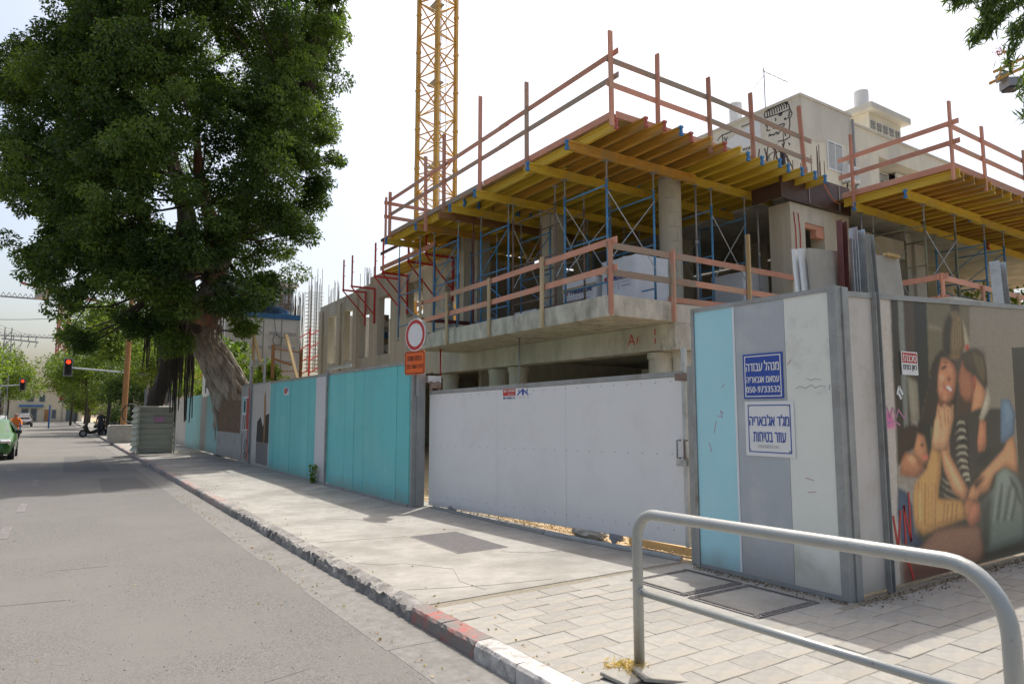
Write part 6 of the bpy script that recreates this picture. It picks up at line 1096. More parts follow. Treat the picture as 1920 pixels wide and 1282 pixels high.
for lab, x, y, h in (('grey steel post rising over the hoarding beside the fig trunk',5.3,23.9,3.4),('thin grey steel post in front of the white cabin',6.0,25.0,3.6)):
    solo('steel_post', MB().bar((x,y,0),(x,y,h),.08,.06), M['zinc'], lab, 'post', loc=(x,y,0))
rd = thing('red_clad_shed', 'reddish roofed shed half hidden behind the fig tree roots', 'shed', (9, 56, 0))
b = MB(); b.box(6.9,54,0,12,60,4.2); part('wall', b, M['greywall'], rd); b = MB(); b.box(6.5,53.5,4.2,12.3,60.5,4.5); b.bar((6.6,53.6,4.5),(9.5,53.6,6.2),.2,.15); part('roof', b, M['cranered'], rd)

# ------------------------------------------------------------------ the big fig tree
yaw = R(33.443); RV = np.array([math.cos(yaw), -math.sin(yaw), 0]); FV = np.array([math.sin(yaw), math.cos(yaw), 0])
def inside(poly, U, Z):
    m = np.zeros(len(U), bool); n = len(poly)
    for i in range(n):
        (ax, az), (bx, bz) = poly[i], poly[(i+1) % n]
        if az == bz: continue
        m ^= ((az > Z) != (bz > Z)) & (U < (bx-ax)*(Z-az)/(bz-az) + ax)
    return m
def edge_dist(poly, U, Z):
    d = np.full(len(U), 1e9); n = len(poly)
    for i in range(n):
        a, b_ = np.array(poly[i]), np.array(poly[(i+1) % n]); ab = b_-a; L = (ab**2).sum() + 1e-9
        t = np.clip(((U-a[0])*ab[0] + (Z-a[1])*ab[1])/L, 0, 1); d = np.minimum(d, np.hypot(U-a[0]-t*ab[0], Z-a[1]-t*ab[1]))
    return d
fig = thing('fig_tree', 'huge dark green fig tree leaning over the hoarding with hanging aerial roots', 'tree', (5.4, 26, 0))
def crown(name, outline, centre, half_depth, n_clump, per, rad, size, mat, parent, top=None, skew=0.0):
    P = np.array(outline); u0, u1, z0, z1 = P[:,0].min(), P[:,0].max(), P[:,1].min(), P[:,1].max()
    def samp(n):
        U = nprng.uniform(u0, u1, n*6); Z = nprng.uniform(z0, z1, n*6); ok = inside(outline, U, Z); return U[ok][:n], Z[ok][:n]
    nl = n_clump//12; cu_, cz_ = samp(nl*8); keep = []
    for k in range(len(cu_)):                     # boughs spread evenly through the outline
        if len(keep) >= nl: break
        if all((cu_[k]-cu_[q])**2 + (cz_[k]-cz_[q])**2 > .60**2 for q in keep): keep.append(k)
    nl = len(keep); LU, LZ = cu_[keep], cz_[keep]; led = edge_dist(outline, LU, LZ); lw = half_depth*np.clip(led/np.percentile(led, 97), .04, 1)**.7
    lw = nprng.choice([-1, 1], nl, p=[.66, .34])*lw*nprng.uniform(.35, 1.0, nl)**.5; lr = np.minimum(nprng.uniform(.9, 1.75, nl), led*.9 + .24)   # big boughs
    ltone = nprng.uniform(0, .75, nl); li = np.repeat(np.arange(nl), 12); m = len(li)
    dd = nprng.normal(size=(m, 3)); dd /= np.linalg.norm(dd, axis=1)[:,None]; dd *= (lr[li]*nprng.uniform(.45,1.12,m))[:,None]; dd[:,2] = dd[:,2]*.8 + .1*lr[li]
    U, Z, w = LU[li] + dd[:,0], LZ[li] + dd[:,2], lw[li] + dd[:,1]
    rr = np.minimum(rad*nprng.uniform(.6, 1.2, m), lr[li]*.55 + .1)
    C = np.array(centre)[None] + U[:,None]*RV + w[:,None]*FV + np.stack([0*Z, 0*Z, Z], 1)
    cnt = np.maximum(30, (per*(rr/rad)**2).astype(int)); idx = np.repeat(np.arange(len(U)), cnt); N = len(idx)
    d = nprng.normal(size=(N, 3)); d /= np.linalg.norm(d, axis=1)[:,None]; q = nprng.uniform(.35, 1, N)**.6
    sub = nprng.normal(size=(N, 3))*.04
    pts = C[idx] + d*(rr[idx]*q)[:,None]*np.array([1,1,.72]) + sub
    tone = (ltone[li] + nprng.normal(0,.16,len(U)))[idx]
    dirs = d*.6; dirs[:,2] -= .35
    leaves(pts, size, size*.48, mat, name, parent, dirs=dirs*1.2, tone=tone)
    return C
out = FICUS_OUTLINE
Cc = crown('crown', out, FICUS_C, 4.3, 1900, 310, .56, .135, M['leaf_ficus'], fig)
sq = lambda i, a: 1 + .16*math.sin(5*a + i*.8) + .09*math.sin(9*a - i*1.3) + .05*math.sin(15*a + i)
def refine(path, k=4):
    o = []
    for i in range(len(path)-1):
        p0, p1, p2, p3 = [np.array(path[max(0, min(len(path)-1, i+j))]) for j in (-1,0,1,2)]
        for t in np.arange(k)/k: o.append(tuple(.5*((2*p1) + (-p0+p2)*t + (2*p0-5*p1+4*p2-p3)*t*t + (-p0+3*p1-3*p2+p3)*t**3)))
    o.append(tuple(path[-1])); return o
part('trunk', MB().path(refine(FICUS_TRUNK, 5), 48, squash=sq), M['bark'], fig, sm=True)
b = MB()
base = [Vector(p[:3]) for p in refine(FICUS_TRUNK, 5)]; rads = [p[3] for p in refine(FICUS_TRUNK, 5)]
for k in range(26):
    a0 = rnd.uniform(0, 6.28); pts = []; tw = rnd.uniform(-.5,.5)
    for i in range(0, 28):
        dd = (base[min(i+1, len(base)-1)] - base[max(0,i-1)]).normalized(); u = dd.cross(Vector((0,1,0))).normalized(); w = dd.cross(u); a = a0 + tw*i/14 + .12*math.sin(i*.7+k)
        pts.append((*(base[i] + (u*math.cos(a) + w*math.sin(a))*rads[i]*1.02), max(.02, rads[i]*rnd.uniform(.11,.17))))
    b.path(pts, 7)
part('strangling_root', b, M['bark'], fig, sm=True)
for pth, mt in ((FICUS_LIMB1,'barkred'),(FICUS_LIMB2,'bark'),(FICUS_LIMB3,'barkdark'),(FICUS_LIMB4,'barkred'),(FICUS_SHELF,'bark')): part('limb', MB().path(refine(pth, 4), 14, squash=sq), M[mt], fig, sm=True)
b = MB()
lim = [np.array(p[:3]) for p in FICUS_TRUNK[6:]+FICUS_LIMB1[2:]+FICUS_LIMB2[1:]+FICUS_LIMB3[1:]+FICUS_LIMB4[1:]]
for c in Cc[::6]:
    j = min(lim, key=lambda q: np.linalg.norm(q-c)); m_ = (j + c)/2 + np.array([0,0,-.3]); b.path([(*j,.06),(*m_,.04),(*c,.015)], 5)
part('branches', b, M['barkdark'], fig)
b = MB()   # aerial roots: curtains under the shelf and along the low left side of the crown
def hang(px, dx, z0, z1, n, r0, r1):
    for _ in range(n):
        p = np.array(px) + RV*rnd.uniform(-dx, dx) + FV*rnd.uniform(-.3,.3); zb = z1 + rnd.random()*(z0-z1)*.5
        gx, gy = rnd.gauss(0,.012), rnd.gauss(0,.012)
        b.path([(p[0]+gx*i+rnd.gauss(0,.01), p[1]+gy*i+rnd.gauss(0,.01), z0 + (zb-z0)*i/5, r0 + (r1-r0)*i/5) for i in range(6)], 5)
S0 = np.array(FICUS_SHELF[1][:3]); S1 = np.array(FICUS_SHELF[2][:3])
hang(S1, .35, S1[2], S1[2]-2.2, 26, .030, .012); hang(S1-RV*.5, .8, S1[2]+.2, S1[2]-1.6, 60, .012, .006); hang(S1, .4, S1[2]+2.6, S1[2], 9, .07, .06)
part('aerial_root', b, M['roots'], fig)
b = MB()
base_pt = np.array(FICUS_C); 
for u in (-.98,-.72,-.48,-.22):
    hang(base_pt + RV*u + FV*3.0, .09, 5.6, .9, 10, .04, .022)
for u in (-2.1,-1.7,.55,.75): hang(base_pt + RV*u + FV*3, .06, 5.2, 3.3 if u < 0 else 2.2, 5, .05, .02)
part('aerial_root', b, M['barkdark'], fig)
sh = thing('second_fig_trunk', 'dark slender fig trunk rising out of the corrugated tree guard', 'tree', (3.2, 31.8, 0))
part('trunk', MB().path(refine([(3.35,31.9,0,.32),(3.3,31.9,1.9,.30),(3.55,31.9,2.9,.28),(3.7,31.9,3.9,.30),(3.35,31.8,5.0,.26),(3.3,31.6,6.4,.22),(3.7,31.0,8,.18)], 4), 14, squash=sq), M['barkdark'], sh, sm=True)
part('limb', MB().path(refine([(3.6,31.9,3.4,.2),(4.1,31.5,4.2,.16),(4.6,31,5.6,.12)],3), 10), M['barkdark'], sh, sm=True)
pgd = thing('tree_guard', 'pale green corrugated sheet box round the slender fig trunk at the kerb', 'tree guard', (3.35, 31.9, 0))
for (p, q) in (((2.72,31.25),(4.0,31.30)),((2.72,31.25),(2.62,32.6)),((4.0,31.30),(4.0,32.6)),((2.62,32.6),(4.0,32.6))):
    p, q = Vector((*p,0)), Vector((*q,0)); d = (q-p).normalized(); n = Vector((d.y,-d.x,0)); m = MB(); steps = 33
    for i in range(steps+1):
        z = .03 + 1.9*(i//4 + (0,.12,.24,.9)[i % 4])/8.25; off = n*(.0,-.085,-.085,.0)[i % 4]
        m.v += [tuple(p + off + Vector((0,0,z))), tuple(q + off + Vector((0,0,z)))]
    m.f = [(2*i,2*i+1,2*i+3,2*i+2) for i in range(steps)]
    part('corrugated_sheet', m, M['corrugated'], pgd)
for (x, y) in ((2.7,31.22),(4.02,31.27)): part('corner_angle', MB().box(x-.03,y-.03,0,x+.03,y+.03,1.97), M['corrugated'], pgd)
part('notice', MB().box(3.25,31.21,1.25,3.62,31.222,1.47), M['ink_pink'], pgd)
for (x, h) in ((2.9,2.6),(3.95,2.9)): part('stake', MB().tube((x,31.45,0),(x,31.45,h),.03,6), M['greymetal'], pgd)

# shrubs inside the fence by the cabin
def ball(name, lab, cx, cy, cz, r, n, size, mat, trunk=None, group=None, squash_=.8, clumps=14, bark='barkdark', cat='tree'):
    t = thing(name, lab, cat, (cx, cy, 0), group)
    C = []
    for k in range(clumps):
        d = nprng.normal(size=3); d /= np.linalg.norm(d); C.append(np.array([cx,cy,cz]) + d*r*nprng.uniform(.35,.85)*np.array([1,1,squash_]))
    C = np.array(C); idx = nprng.integers(0, clumps, n); d = nprng.normal(size=(n,3)); d /= np.linalg.norm(d, axis=1)[:,None]
    rr = r*nprng.uniform(.28,.52,clumps); pts = C[idx] + d*(rr[idx]*nprng.uniform(.3,1,n)**.5)[:,None]*np.array([1,1,.8])
    leaves(pts, size, size*.5, mat, 'crown', t, dirs=d*.8 - np.array([0,0,.3]), tone=nprng.uniform(.1,.9,clumps)[idx])
    tr = MB(); h = cz - r*.3; tr.path(refine([(cx,cy,0,trunk or .12),(cx+.1,cy,h*.5,(trunk or .12)*.85),(cx-.05,cy+.1,h,(trunk or .12)*.7)],3), 9)
    for k in range(5): j = C[k]; tr.path([(cx-.05,cy+.1,h,(trunk or .12)*.5),((cx+j[0])/2,(cy+j[1])/2,(h+j[2])/2,(trunk or .12)*.35),(*j,.02)], 6)
    part('trunk', tr, M[bark], t, sm=True); return t
ball('shrub', 'sprawling green shrub in front of the white cabin behind the hoarding', 6.5, 28.5, 3.2, .95, 2200, .13, M['leaf_lime'], .06, cat='shrub')
ball('shrub', 'dense dark shrub between the leaning trunk and the cabin', 5.9, 31.5, 4.0, 1.2, 3000, .14, M['leaf_ficus'], .1, cat='shrub')
ball('shrub', 'low leafy shrub by the slanted timbers', 6.6, 25.8, 2.75, .8, 1600, .11, M['leaf_lime'], .05, cat='shrub')
ball('shrub', 'green bush under the right deck behind the site, seen through the frames', 24, 13, 4.2, 1.7, 3200, .16, M['leaf_street'], .1, cat='shrub')
ball('shrub', 'green tree behind the lone galvanised channel at the right edge', 29, 10.5, 4.6, 2.6, 5200, .18, M['leaf_lime'], .14, cat='shrub')

# ------------------------------------------------------------------ willow leaved branch overhead at the top right
bt = thing('bottlebrush_tree', 'narrow leaved tree whose twigs hang into the top right corner', 'tree', (11.2, 1.0, 0))
part('trunk', MB().path(refine([(11.2,1.0,0,.16),(11.0,1.1,2.5,.14),(10.4,1.5,4.6,.11),(9.4,2.0,5.8,.07),(8.2,2.4,6.1,.04)],4), 10), M['bark'], bt, sm=True)
tw = MB(); LP, LD = [], []
def twig(path):
    tw.path(refine([(*p, .012*(1-.7*i/(len(path)-1))) for i, p in enumerate(path)], 4), 5)
    Q = np.array([q[:3] for q in refine([(*p, 0) for p in path], 10)])
    for i in range(len(Q)-1):
        d = Q[i+1]-Q[i]; d /= np.linalg.norm(d)+1e-9
        for k in range(13): LP.append(Q[i] + nprng.normal(0,.035,3)); o = nprng.normal(0,.75,3); LD.append(d*.8 + o + np.array([0,0,-.5]))
for p in ([(8.2,2.4,6.1),(7.3,2.6,5.75),(6.95,2.65,5.5),(6.72,2.72,5.38)],[(8.2,2.4,6.1),(7.4,2.5,5.7),(7.1,2.55,5.4),(6.98,2.62,5.16),(6.88,2.66,5.04)],[(9.0,2.2,5.8),(7.7,2.4,5.5),(7.3,2.45,5.1),(7.14,2.5,4.78)],[(9.0,2.2,5.8),(7.8,2.35,5.2),(7.4,2.4,4.8),(7.28,2.42,4.52)],[(9.4,2.0,5.8),(8.0,2.2,4.9),(7.5,2.3,4.5),(7.32,2.34,4.22)],[(8.2,2.4,6.1),(7.5,2.55,5.9),(7.15,2.6,5.75),(6.85,2.68,5.6)],[(9.4,2.0,5.8),(8.1,2.3,5.5),(7.5,2.42,5.3),(7.2,2.5,5.12)],[(9.4,2.0,5.8),(8.2,2.1,4.6),(7.7,2.2,4.2),(7.5,2.25,3.95)],[(9.0,2.2,5.8),(7.9,2.4,5.7),(7.2,2.55,5.5),(7.0,2.6,5.32)],[(8.2,2.4,6.1),(7.6,2.45,5.6),(7.25,2.5,5.4),(7.1,2.55,5.25),(7.02,2.6,5.1)],[(9.4,2.0,5.8),(8.1,2.2,5.2),(7.55,2.32,4.75),(7.36,2.38,4.5),(7.24,2.42,4.3)],[(9.4,2.0,5.8),(8.1,2.15,5.0),(7.6,2.25,4.6),(7.42,2.3,4.4)],[(8.2,2.4,6.1),(7.45,2.55,5.85),(7.05,2.62,5.68),(6.78,2.7,5.52),(6.68,2.74,5.42)]): twig(p)
part('twig', tw, M['barkdark'], bt)
LP, LD = np.array(LP), np.array(LD); LD /= np.linalg.norm(LD, axis=1)[:,None]
leaves(LP, .13, .017, M['leaf_willow'], 'leaves', bt, dirs=LD*1.4)
fl = leaves(np.array([7.05,2.52,4.92]) + nprng.normal(0,.02,(60,3)), .05, .006, leafmat('flower_red', (.45,.03,.06), (.6,.08,.1), .6, .2, (1,1,1)), 'flower', bt)
# ------------------------------------------------------------------ street trees
def street_tree(lab, x, y, h, r, n, size, mat, group, rs=.75, bark='barkdark', trunk=.16):
    return ball('street_tree', lab, x, y, h - r*rs, r, n, size, M[mat], trunk, group, rs, 26, bark)
G1 = 'street trees along the right pavement'; G2 = 'street trees along the left pavement'
for a in (('feathery yellow green tree behind the orange pole, nearest of the right row', 5.6, 50, 7.4, 3.0, 9000, .20, 'leaf_street', G1),
          ('bright lime young tree behind the tree guard box', 6.4, 41, 4.4, 1.6, 3600, .16, 'leaf_lime', G1),
          ('tall pale tree rising highest in the right row left of the orange pole', 3.4, 66, 11.2, 4.2, 12000, .26, 'leaf_street', G1),
          ('dusky green tree low behind the near traffic light arm', 4.6, 60, 6.0, 2.7, 7000, .2, 'leaf_dusky', G1),
          ('bushy green tree left of the near traffic light', 2.4, 88, 9.2, 4.2, 11000, .28, 'leaf_street', G1),
          ('mid green tree between the bushy one and the pale house', 1.4, 112, 10.5, 4.6, 10000, .32, 'leaf_street', G1),
          ('far dark tree at the left end of the right row', 2.6, 96, 6.6, 3.2, 7000, .26, 'leaf_dusky', G1),
          ('green tree filling the gap behind the slender fig trunk', 8.0, 62, 8.6, 4.0, 9000, .24, 'leaf_street', G1),
          ('green tree behind the reddish shed', 10.5, 70, 9.0, 4.2, 8000, .26, 'leaf_dusky', G1),
          ('lime green tree at the left picture edge above the green car', -6.2, 54, 7.0, 3.3, 9000, .2, 'leaf_lime', G2),
          ('tall lime tree whose twigs reach in at the left edge', -7.6, 46, 9.6, 3.6, 9000, .2, 'leaf_lime', G2),
          ('lime green tree round the far traffic light', -8.0, 82, 8.6, 3.7, 10000, .25, 'leaf_lime', G2),
          ('yellowish green tree beyond the far traffic light', -6.0, 102, 9.6, 4.4, 10000, .3, 'leaf_street', G2),
          ('pale far tree before the yellow house', -7.0, 138, 11, 5, 7000, .4, 'leaf_street', G2),
          ('rounded dark green tree against the right end of the yellow house', 2.6, 150, 8.0, 3.6, 5000, .36, 'leaf_dusky', G1),
          ('low spreading green tree right of the blue post', 3.6, 120, 7.0, 3.6, 6000, .32, 'leaf_street', G1),
          ('tall lime tree second from the left picture edge', -8.4, 64, 10.6, 3.4, 10000, .22, 'leaf_lime', G2),
          ('broad green tree standing just right of the yellow house', 4.5, 140, 11.5, 5.4, 8000, .4, 'leaf_street', G1),
          ('tall feathery tree behind the orange pole, filling the gap under the fig crown', 5.4, 74, 12.0, 4.4, 12000, .26, 'leaf_street', G1)): street_tree(*a)
wd = []
for k in range(9):
    x = 16 + k*9; wd.append((x, 150 - k*3, 10 + rnd.random()*3))
for i, (x, y, h) in enumerate(wd[:3]): street_tree(('far green tree behind the site, leftmost','far green tree behind the site, middle','far green tree behind the site, rightmost')[i], x, y, h, 5, 4500, .5, 'leaf_street', 'far trees behind the site')
for lab, x, y, z, r, n in (('dark low hedge bush at the right kerb beyond the concrete block', 4.3, 58, .7, .9, 1600), ('dark bush beside the parked motorbikes on the right', 3.9, 70, 1.0, 1.3, 1800), ('dark bush by the grey wall on the right pavement', 5.2, 64, 1.4, 1.4, 1800), ('dark ivy bush further down the right pavement', 4.4, 80, 1.6, 1.7, 1800)):
    ball('bush', lab, x, y, z, r, n, .16, M['leaf_dusky'], .05, 'dark bushes on the right pavement', cat='bush')

# ------------------------------------------------------------------ far houses and walls
fh = thing('yellow_house', 'pale yellow house closing the street at its far end', 'building', (-1, 168, 0))
b = MB(); b.box(-9,166,0,4,176,6.2); part('wall', b, M['stonewall'], fh)
b = MB(); b.box(-9.3,165.6,6.2,4.3,176.4,6.5); part('roof', b, M['plaster_grey'], fh)
b = MB(); b.box(-6.6,165.4,2.9,-2.6,165.99,3.3); part('awning', b, M['cabinblue'], fh)
for (x0, x1, z0, z1) in ((-6.2,-5.0,0,2.6),(-4.7,-3.6,0,2.6),(-5.4,-4.2,3.9,5.3),(-3.4,-2.4,3.9,5.3),(1.2,3.4,0,2.8),(-1.2,-.4,.6,2.4)):
    w = part('window', MB().box(x0,165.93,z0,x1,165.99,z1), M['greymetal'], fh); part('pane', MB().box(x0+.1,165.9,z0+.1,x1-.1,165.925,z1-.1), M['pane'], w)
b = MB(); b.box(-2.4,165.93,0,-1.5,165.99,2.4); part('door', b, M['postwood'], fh)
part('drain_pipe', MB().tube((.6,165.9,0),(.6,165.9,6.2),.08,6), M['greymetal'], fh)
lb = thing('left_street_house', 'pale house half hidden behind the lime trees on the left', 'building', (-14, 90, 0))
b = MB(); b.box(-22,70,0,-11.5,110,9); part('wall', b, M['plaster'], lb)
for k in range(8):
    for z in (1.2, 4.2, 7): 
        w = part('window', MB().box(-11.49,72+k*4.6,z,-11.44,73.6+k*4.6,z+1.4), M['whiteframe'], lb); part('pane', MB().box(-11.43,72.1+k*4.6,z+.1,-11.42,73.5+k*4.6,z+1.3), M['pane'], w)
gw = thing('grey_hoarding', 'grey sheet fence along the right pavement beyond the concrete block', 'fence', (5.3, 60, 0))
for k in range(12): part('panel', MB().box(5.30,43+k*3.2,.03,5.34,46.15+k*3.2,2.1+.05*(k % 3)), M['tarp'] if k % 4 else M['corrugated'], gw)
pf_ = thing('mural_fence', 'faded pinkish mural fence left of the pale turquoise panel', 'fence', (5.2, 42, 0))
for k in range(2): part('panel', MB().box(5.16,41.6+k*.72,.03,5.20,42.3+k*.72,2.2), M['ink_pink'] if k else M['dirtywhite'], pf_)

# ------------------------------------------------------------------ poles, signals, street furniture
cbk = thing('concrete_block', 'square concrete ballast block on the kerb at the foot of the orange brown pole', 'concrete block', (2.95, 43.6, 0))
b = MB(); b.prism([(2.30,0),(3.62,0),(3.62,.92),(3.54,.98),(2.38,.98),(2.30,.92)], 'y', 43.1, 44.2); part('block', b, M['concblock'], cbk, bevel=.02)
pp = solo('utility_pole', MB().tube((3.02,43.65,.982),(3.10,43.7,9.5),.15,12,.12), M['postwood'], 'orange brown wooden pole standing in a concrete block on the right pavement', 'pole', loc=(3.02,43.65,.98))
b = MB(); b.path([(3.3+.42*math.cos(a/14*6.28),43.0,1.62+.5*math.sin(a/14*6.28),.035) for a in range(15)], 6); solo('cable_loop', b, M['black'], 'black cable loop hanging at the foot of the orange brown pole', 'cable', loc=(3.3,43,1.6))
b = MB(); b.prism([(4.0,0),(4.3,0),(4.2,.7),(4.1,.75)], 'y', 42.0, 42.2); b.bar((3.9,42.1,0),(4.45,42.1,2.3),.06,.06); b.bar((4.15,42.1,.7),(3.8,42.1,0),.05,.05); solo('timber_trestle', b, M['rawwood'], 'rough grey timber strut leaning beside the concrete block', 'timber', loc=(4.1,42.1,0))
def signal(lab, hx, hy, hz, mx, my, side):
    t = thing('traffic_light', lab, 'traffic light', (mx, my, 0)); b = MB(); b.box(hx-.19,hy-.02,hz-.5,hx+.19,hy+.2,hz+.5); part('housing', b, M['black'], t, bevel=.03)
    part('back_board', MB().box(hx-.25,hy+.201,hz-.56,hx+.25,hy+.22,hz+.56), M['greymetal'], t)
    for k, (mt) in enumerate((emat('lamp_red', (1,.055,.012), 1.15) if 'lamp_red' not in bpy.data.materials else bpy.data.materials['lamp_red'], M['ink_black'], M['ink_black'])):
        z = hz + .31 - k*.31; part('lens', MB().disc((hx,hy-.03,z),(1,0,0),(0,0,1),.125,.02,18), mt, t)
        v = MB(); n = 10
        for q in range(n+1):
            a = math.pi*q/n; v.v += [(hx+.14*math.cos(a),hy-.03,z+.14*math.sin(a)),(hx+.14*math.cos(a),hy-.2,z+.13*math.sin(a))]
        v.f = [(2*q,2*q+1,2*q+3,2*q+2) for q in range(n)]; part('visor', v, M['black'], t)
    part('arm', MB().tube((hx+.2*side,hy+.1,hz-.05),(mx,my,hz-.35),.05,8), M['zinc'], t); part('mast', MB().tube((mx,my,0),(mx,my,hz+.1),.085,10), M['greymetal'], t)
signal('nearer traffic light with lit red lamp on a long arm over the street', .33, 50.1, 4.45, 4.7, 49.6, 1)
signal('farther traffic light with its red lamp lit, before the lime trees on the left', -2.99, 78.7, 4.3, -6.6, 78.7, -1)
ep = thing('power_pole', 'grey lattice power pole with a crossarm and insulators on the left', 'power pole', (-4.2, 75, 0))
b = MB(); b.bar((-4.4,75,0),(-4.4,75,9.2),.07,.07); b.bar((-3.9,75,0),(-3.9,75,9.2),.07,.07)
for k in range(12): b.bar((-4.4,75,.5+k*.7),(-3.9,75,1.2+k*.7),.05,.05)
part('post', b, M['greymetal'], ep); part('crossarm', MB().bar((-4.6,75,8.2),(-1.9,75,8.0),.10,.10), M['greymetal'], ep)
for k in range(5): x = -4.3 + k*.55; b = MB(); b.tube((x,75,8.1),(x,75,8.6),.035,6); b.tube((x+.1,75,8.0),(x-.05,75,7.5),.03,6); part('insulator', b, M['greymetal'], ep)
b = MB()
for k in range(3):
    for i in range(10):
        f = lambda t: (-3.9+k*.8-t*7, 75-t*35, 8.6-2.2*4*t*(1-t)*.5+t*2.5); b.tube(f(i/10), f((i+1)/10), .012, 4)
part('wire', b, M['black'], ep)
sw = thing('overhead_cable', 'thin sagging overhead cable crossing the street on the left', 'cable', (-9, 60, 9)); b = MB()
for i in range(14): f = lambda t: (-14+t*18, 62, 9.4-1.2*4*t*(1-t)+.4*t); b.tube(f(i/14), f((i+1)/14), .02, 4)
part('wire', b, M['black'], sw)
kb = thing('notice_board', 'grey pillar with an orange square sign at the left picture edge', 'sign', (-4.75, 56, 0))
part('pillar', MB().box(-5.0,56,0,-4.45,56.3,4.6), M['greymetal'], kb); part('orange_square', MB().box(-4.95,55.97,3.05,-4.5,55.995,3.5), M['hose_orange'], kb); part('white_band', MB().box(-4.98,55.96,3.9,-4.48,55.995,4.5), M['signwhite'], kb)
bs = thing('blue_post', 'thin blue post standing in the street far away', 'post', (-.9, 97, 0)); part('post', MB().tube((-.9,97,-.12),(-.9,97,2.6),.09,8), M['cloth_blue'], bs); part('sign_disc', MB().disc((-.9+1.2,120,3.9),(1,0,0),(0,0,1),.4,.05,16), M['ink_red'], bs)

# ------------------------------------------------------------------ vehicles
def car(name, lab, x, y, z, paint, suv=0.0, cat='car', group=None):
    """front faces -Y, origin on the road under the middle of the front axle line"""
    t = thing(name, lab, cat, (x, y, z), group)
    # stations along the length: (y, half width, sill, belt, roof, half roof width)
    ST = [(-.02,.55,.30,.48,.50,.50),(.06,.72,.22,.62,.64,.60),(.30,.82,.20,.76,.78,.66),(.75,.86,.20,.90,.92,.70),(1.15,.87,.20,.98,1.02,.70),(1.75,.88,.20,1.0,1.40,.60),(2.2,.88,.20,1.0,1.50,.58),(2.9,.88,.20,1.02,1.50,.58),(3.45,.87,.22,1.04,1.42,.58),(3.85,.84,.26,1.03,1.12,.62),(4.0,.76,.34,.95,.97,.60)]
    bm = bmesh.new(); rings = []
    for (yy, w, s, bt_, rf, rw) in ST:
        rf += suv*(rf > 1.05); s += suv*.4; bt_ += suv*.5
        P = [(-w*.92,s),(-w,s+.12),(-w,(s+bt_)/2+.06),(-w*.97,bt_),(-rw-.02,rf-.03),(-rw*.8,rf),(0,rf+.02)]
        P = P + [(-a, c) for a, c in reversed(P[:-1])]; rings.append([bm.verts.new((a, yy, c)) for a, c in P])
    n = len(rings[0])
    for i in range(len(rings)-1):
        for k in range(n-1): bm.faces.new((rings[i][k], rings[i+1][k], rings[i+1][k+1], rings[i][k+1]))
        bm.faces.new((rings[i][n-1], rings[i+1][n-1], rings[i+1][0], rings[i][0]))
    bm.faces.new(rings[0]); bm.faces.new(list(reversed(rings[-1]))); bmesh.ops.recalc_face_normals(bm, faces=bm.faces)
    me = bpy.data.meshes.new('body'); bm.to_mesh(me); bm.free(); link('body', me, paint, t, sm=True)
    def lp(name, P, mt): m = MB(); m.add(P, [tuple(range(len(P)))]); m.v = [(a+x, c+y, e+z) for a, c, e in m.v]; return part(name, m, mt, t)
    k = suv
    lp('windscreen', [(-.66,1.19,1.04+k*.6),(.66,1.19,1.04+k*.6),(.53,1.74,1.385+k),(-.53,1.74,1.385+k)], M['pane'])
    lp('rear_window', [(-.56,3.9,1.1+k*.7),(.56,3.9,1.1+k*.7),(.5,3.5,1.4+k),(-.5,3.5,1.4+k)], M['pane'])
    for s_ in (-1, 1):
        lp('side_window', [(s_*.872,1.35,1.03+k*.6),(s_*.885,2.2,1.04+k*.6),(s_*.625,2.2,1.45+k),(s_*.64,1.82,1.39+k)], M['pane']); lp('side_window', [(s_*.885,2.26,1.04+k*.6),(s_*.88,3.3,1.07+k*.6),(s_*.63,3.3,1.41+k),(s_*.625,2.26,1.45+k)], M['pane'])
        m = MB(); m.obox((x+s_*.62,y+.17,z+.66+k*.4),(.16,.02*s_,0),(-.02*s_,.10,.03),(0,-.04,.085)); part('headlight', m, M['chrome'], t, bevel=.02)
        m = MB(); m.obox((x+s_*.96,y+1.45,z+1.02+k*.6),(.10,0,0),(0,.05,0),(0,0,.07)); part('mirror', m, M['black'], t, bevel=.02)
        for yy in (.68, 3.22):
            w = part('wheel', MB().disc((x+s_*.80,y+yy,z+.31),(0,1,0),(0,0,1),.31,.20,22), M['rubber'], t, sm=False); part('rim', MB().disc((x+s_*.885,y+yy,z+.31),(0,1,0),(0,0,1),.19,.05,12), M['chrome'], w)
    m = MB(); m.box(x-.45,y-.045,z+.30,x+.45,y+.02,z+.45); part('grille', m, M['black'], t); m = MB(); m.box(x-.26,y-.06,z+.46,x+.26,y-.03,z+.56); part('number_plate', m, M['signorange'] if False else M['pine'], t)
    m = MB(); m.box(x-.6,y-.05,z+.18,x+.6,y+.1,z+.26); part('bumper', m, M['black'], t)
    return t
car('parked_car', 'bright green small hatchback facing the camera at the left picture edge', -2.22, 31.6, -.12, M['cargreen'])
car('parked_car', 'black tall car parked far down the left kerb', -3.7, 108, -.12, M['carblack'], .25)
car('parked_car', 'grey car parked beyond the scooter riders on the left', -5.0, 84, -.12, M['cargrey'], .05)
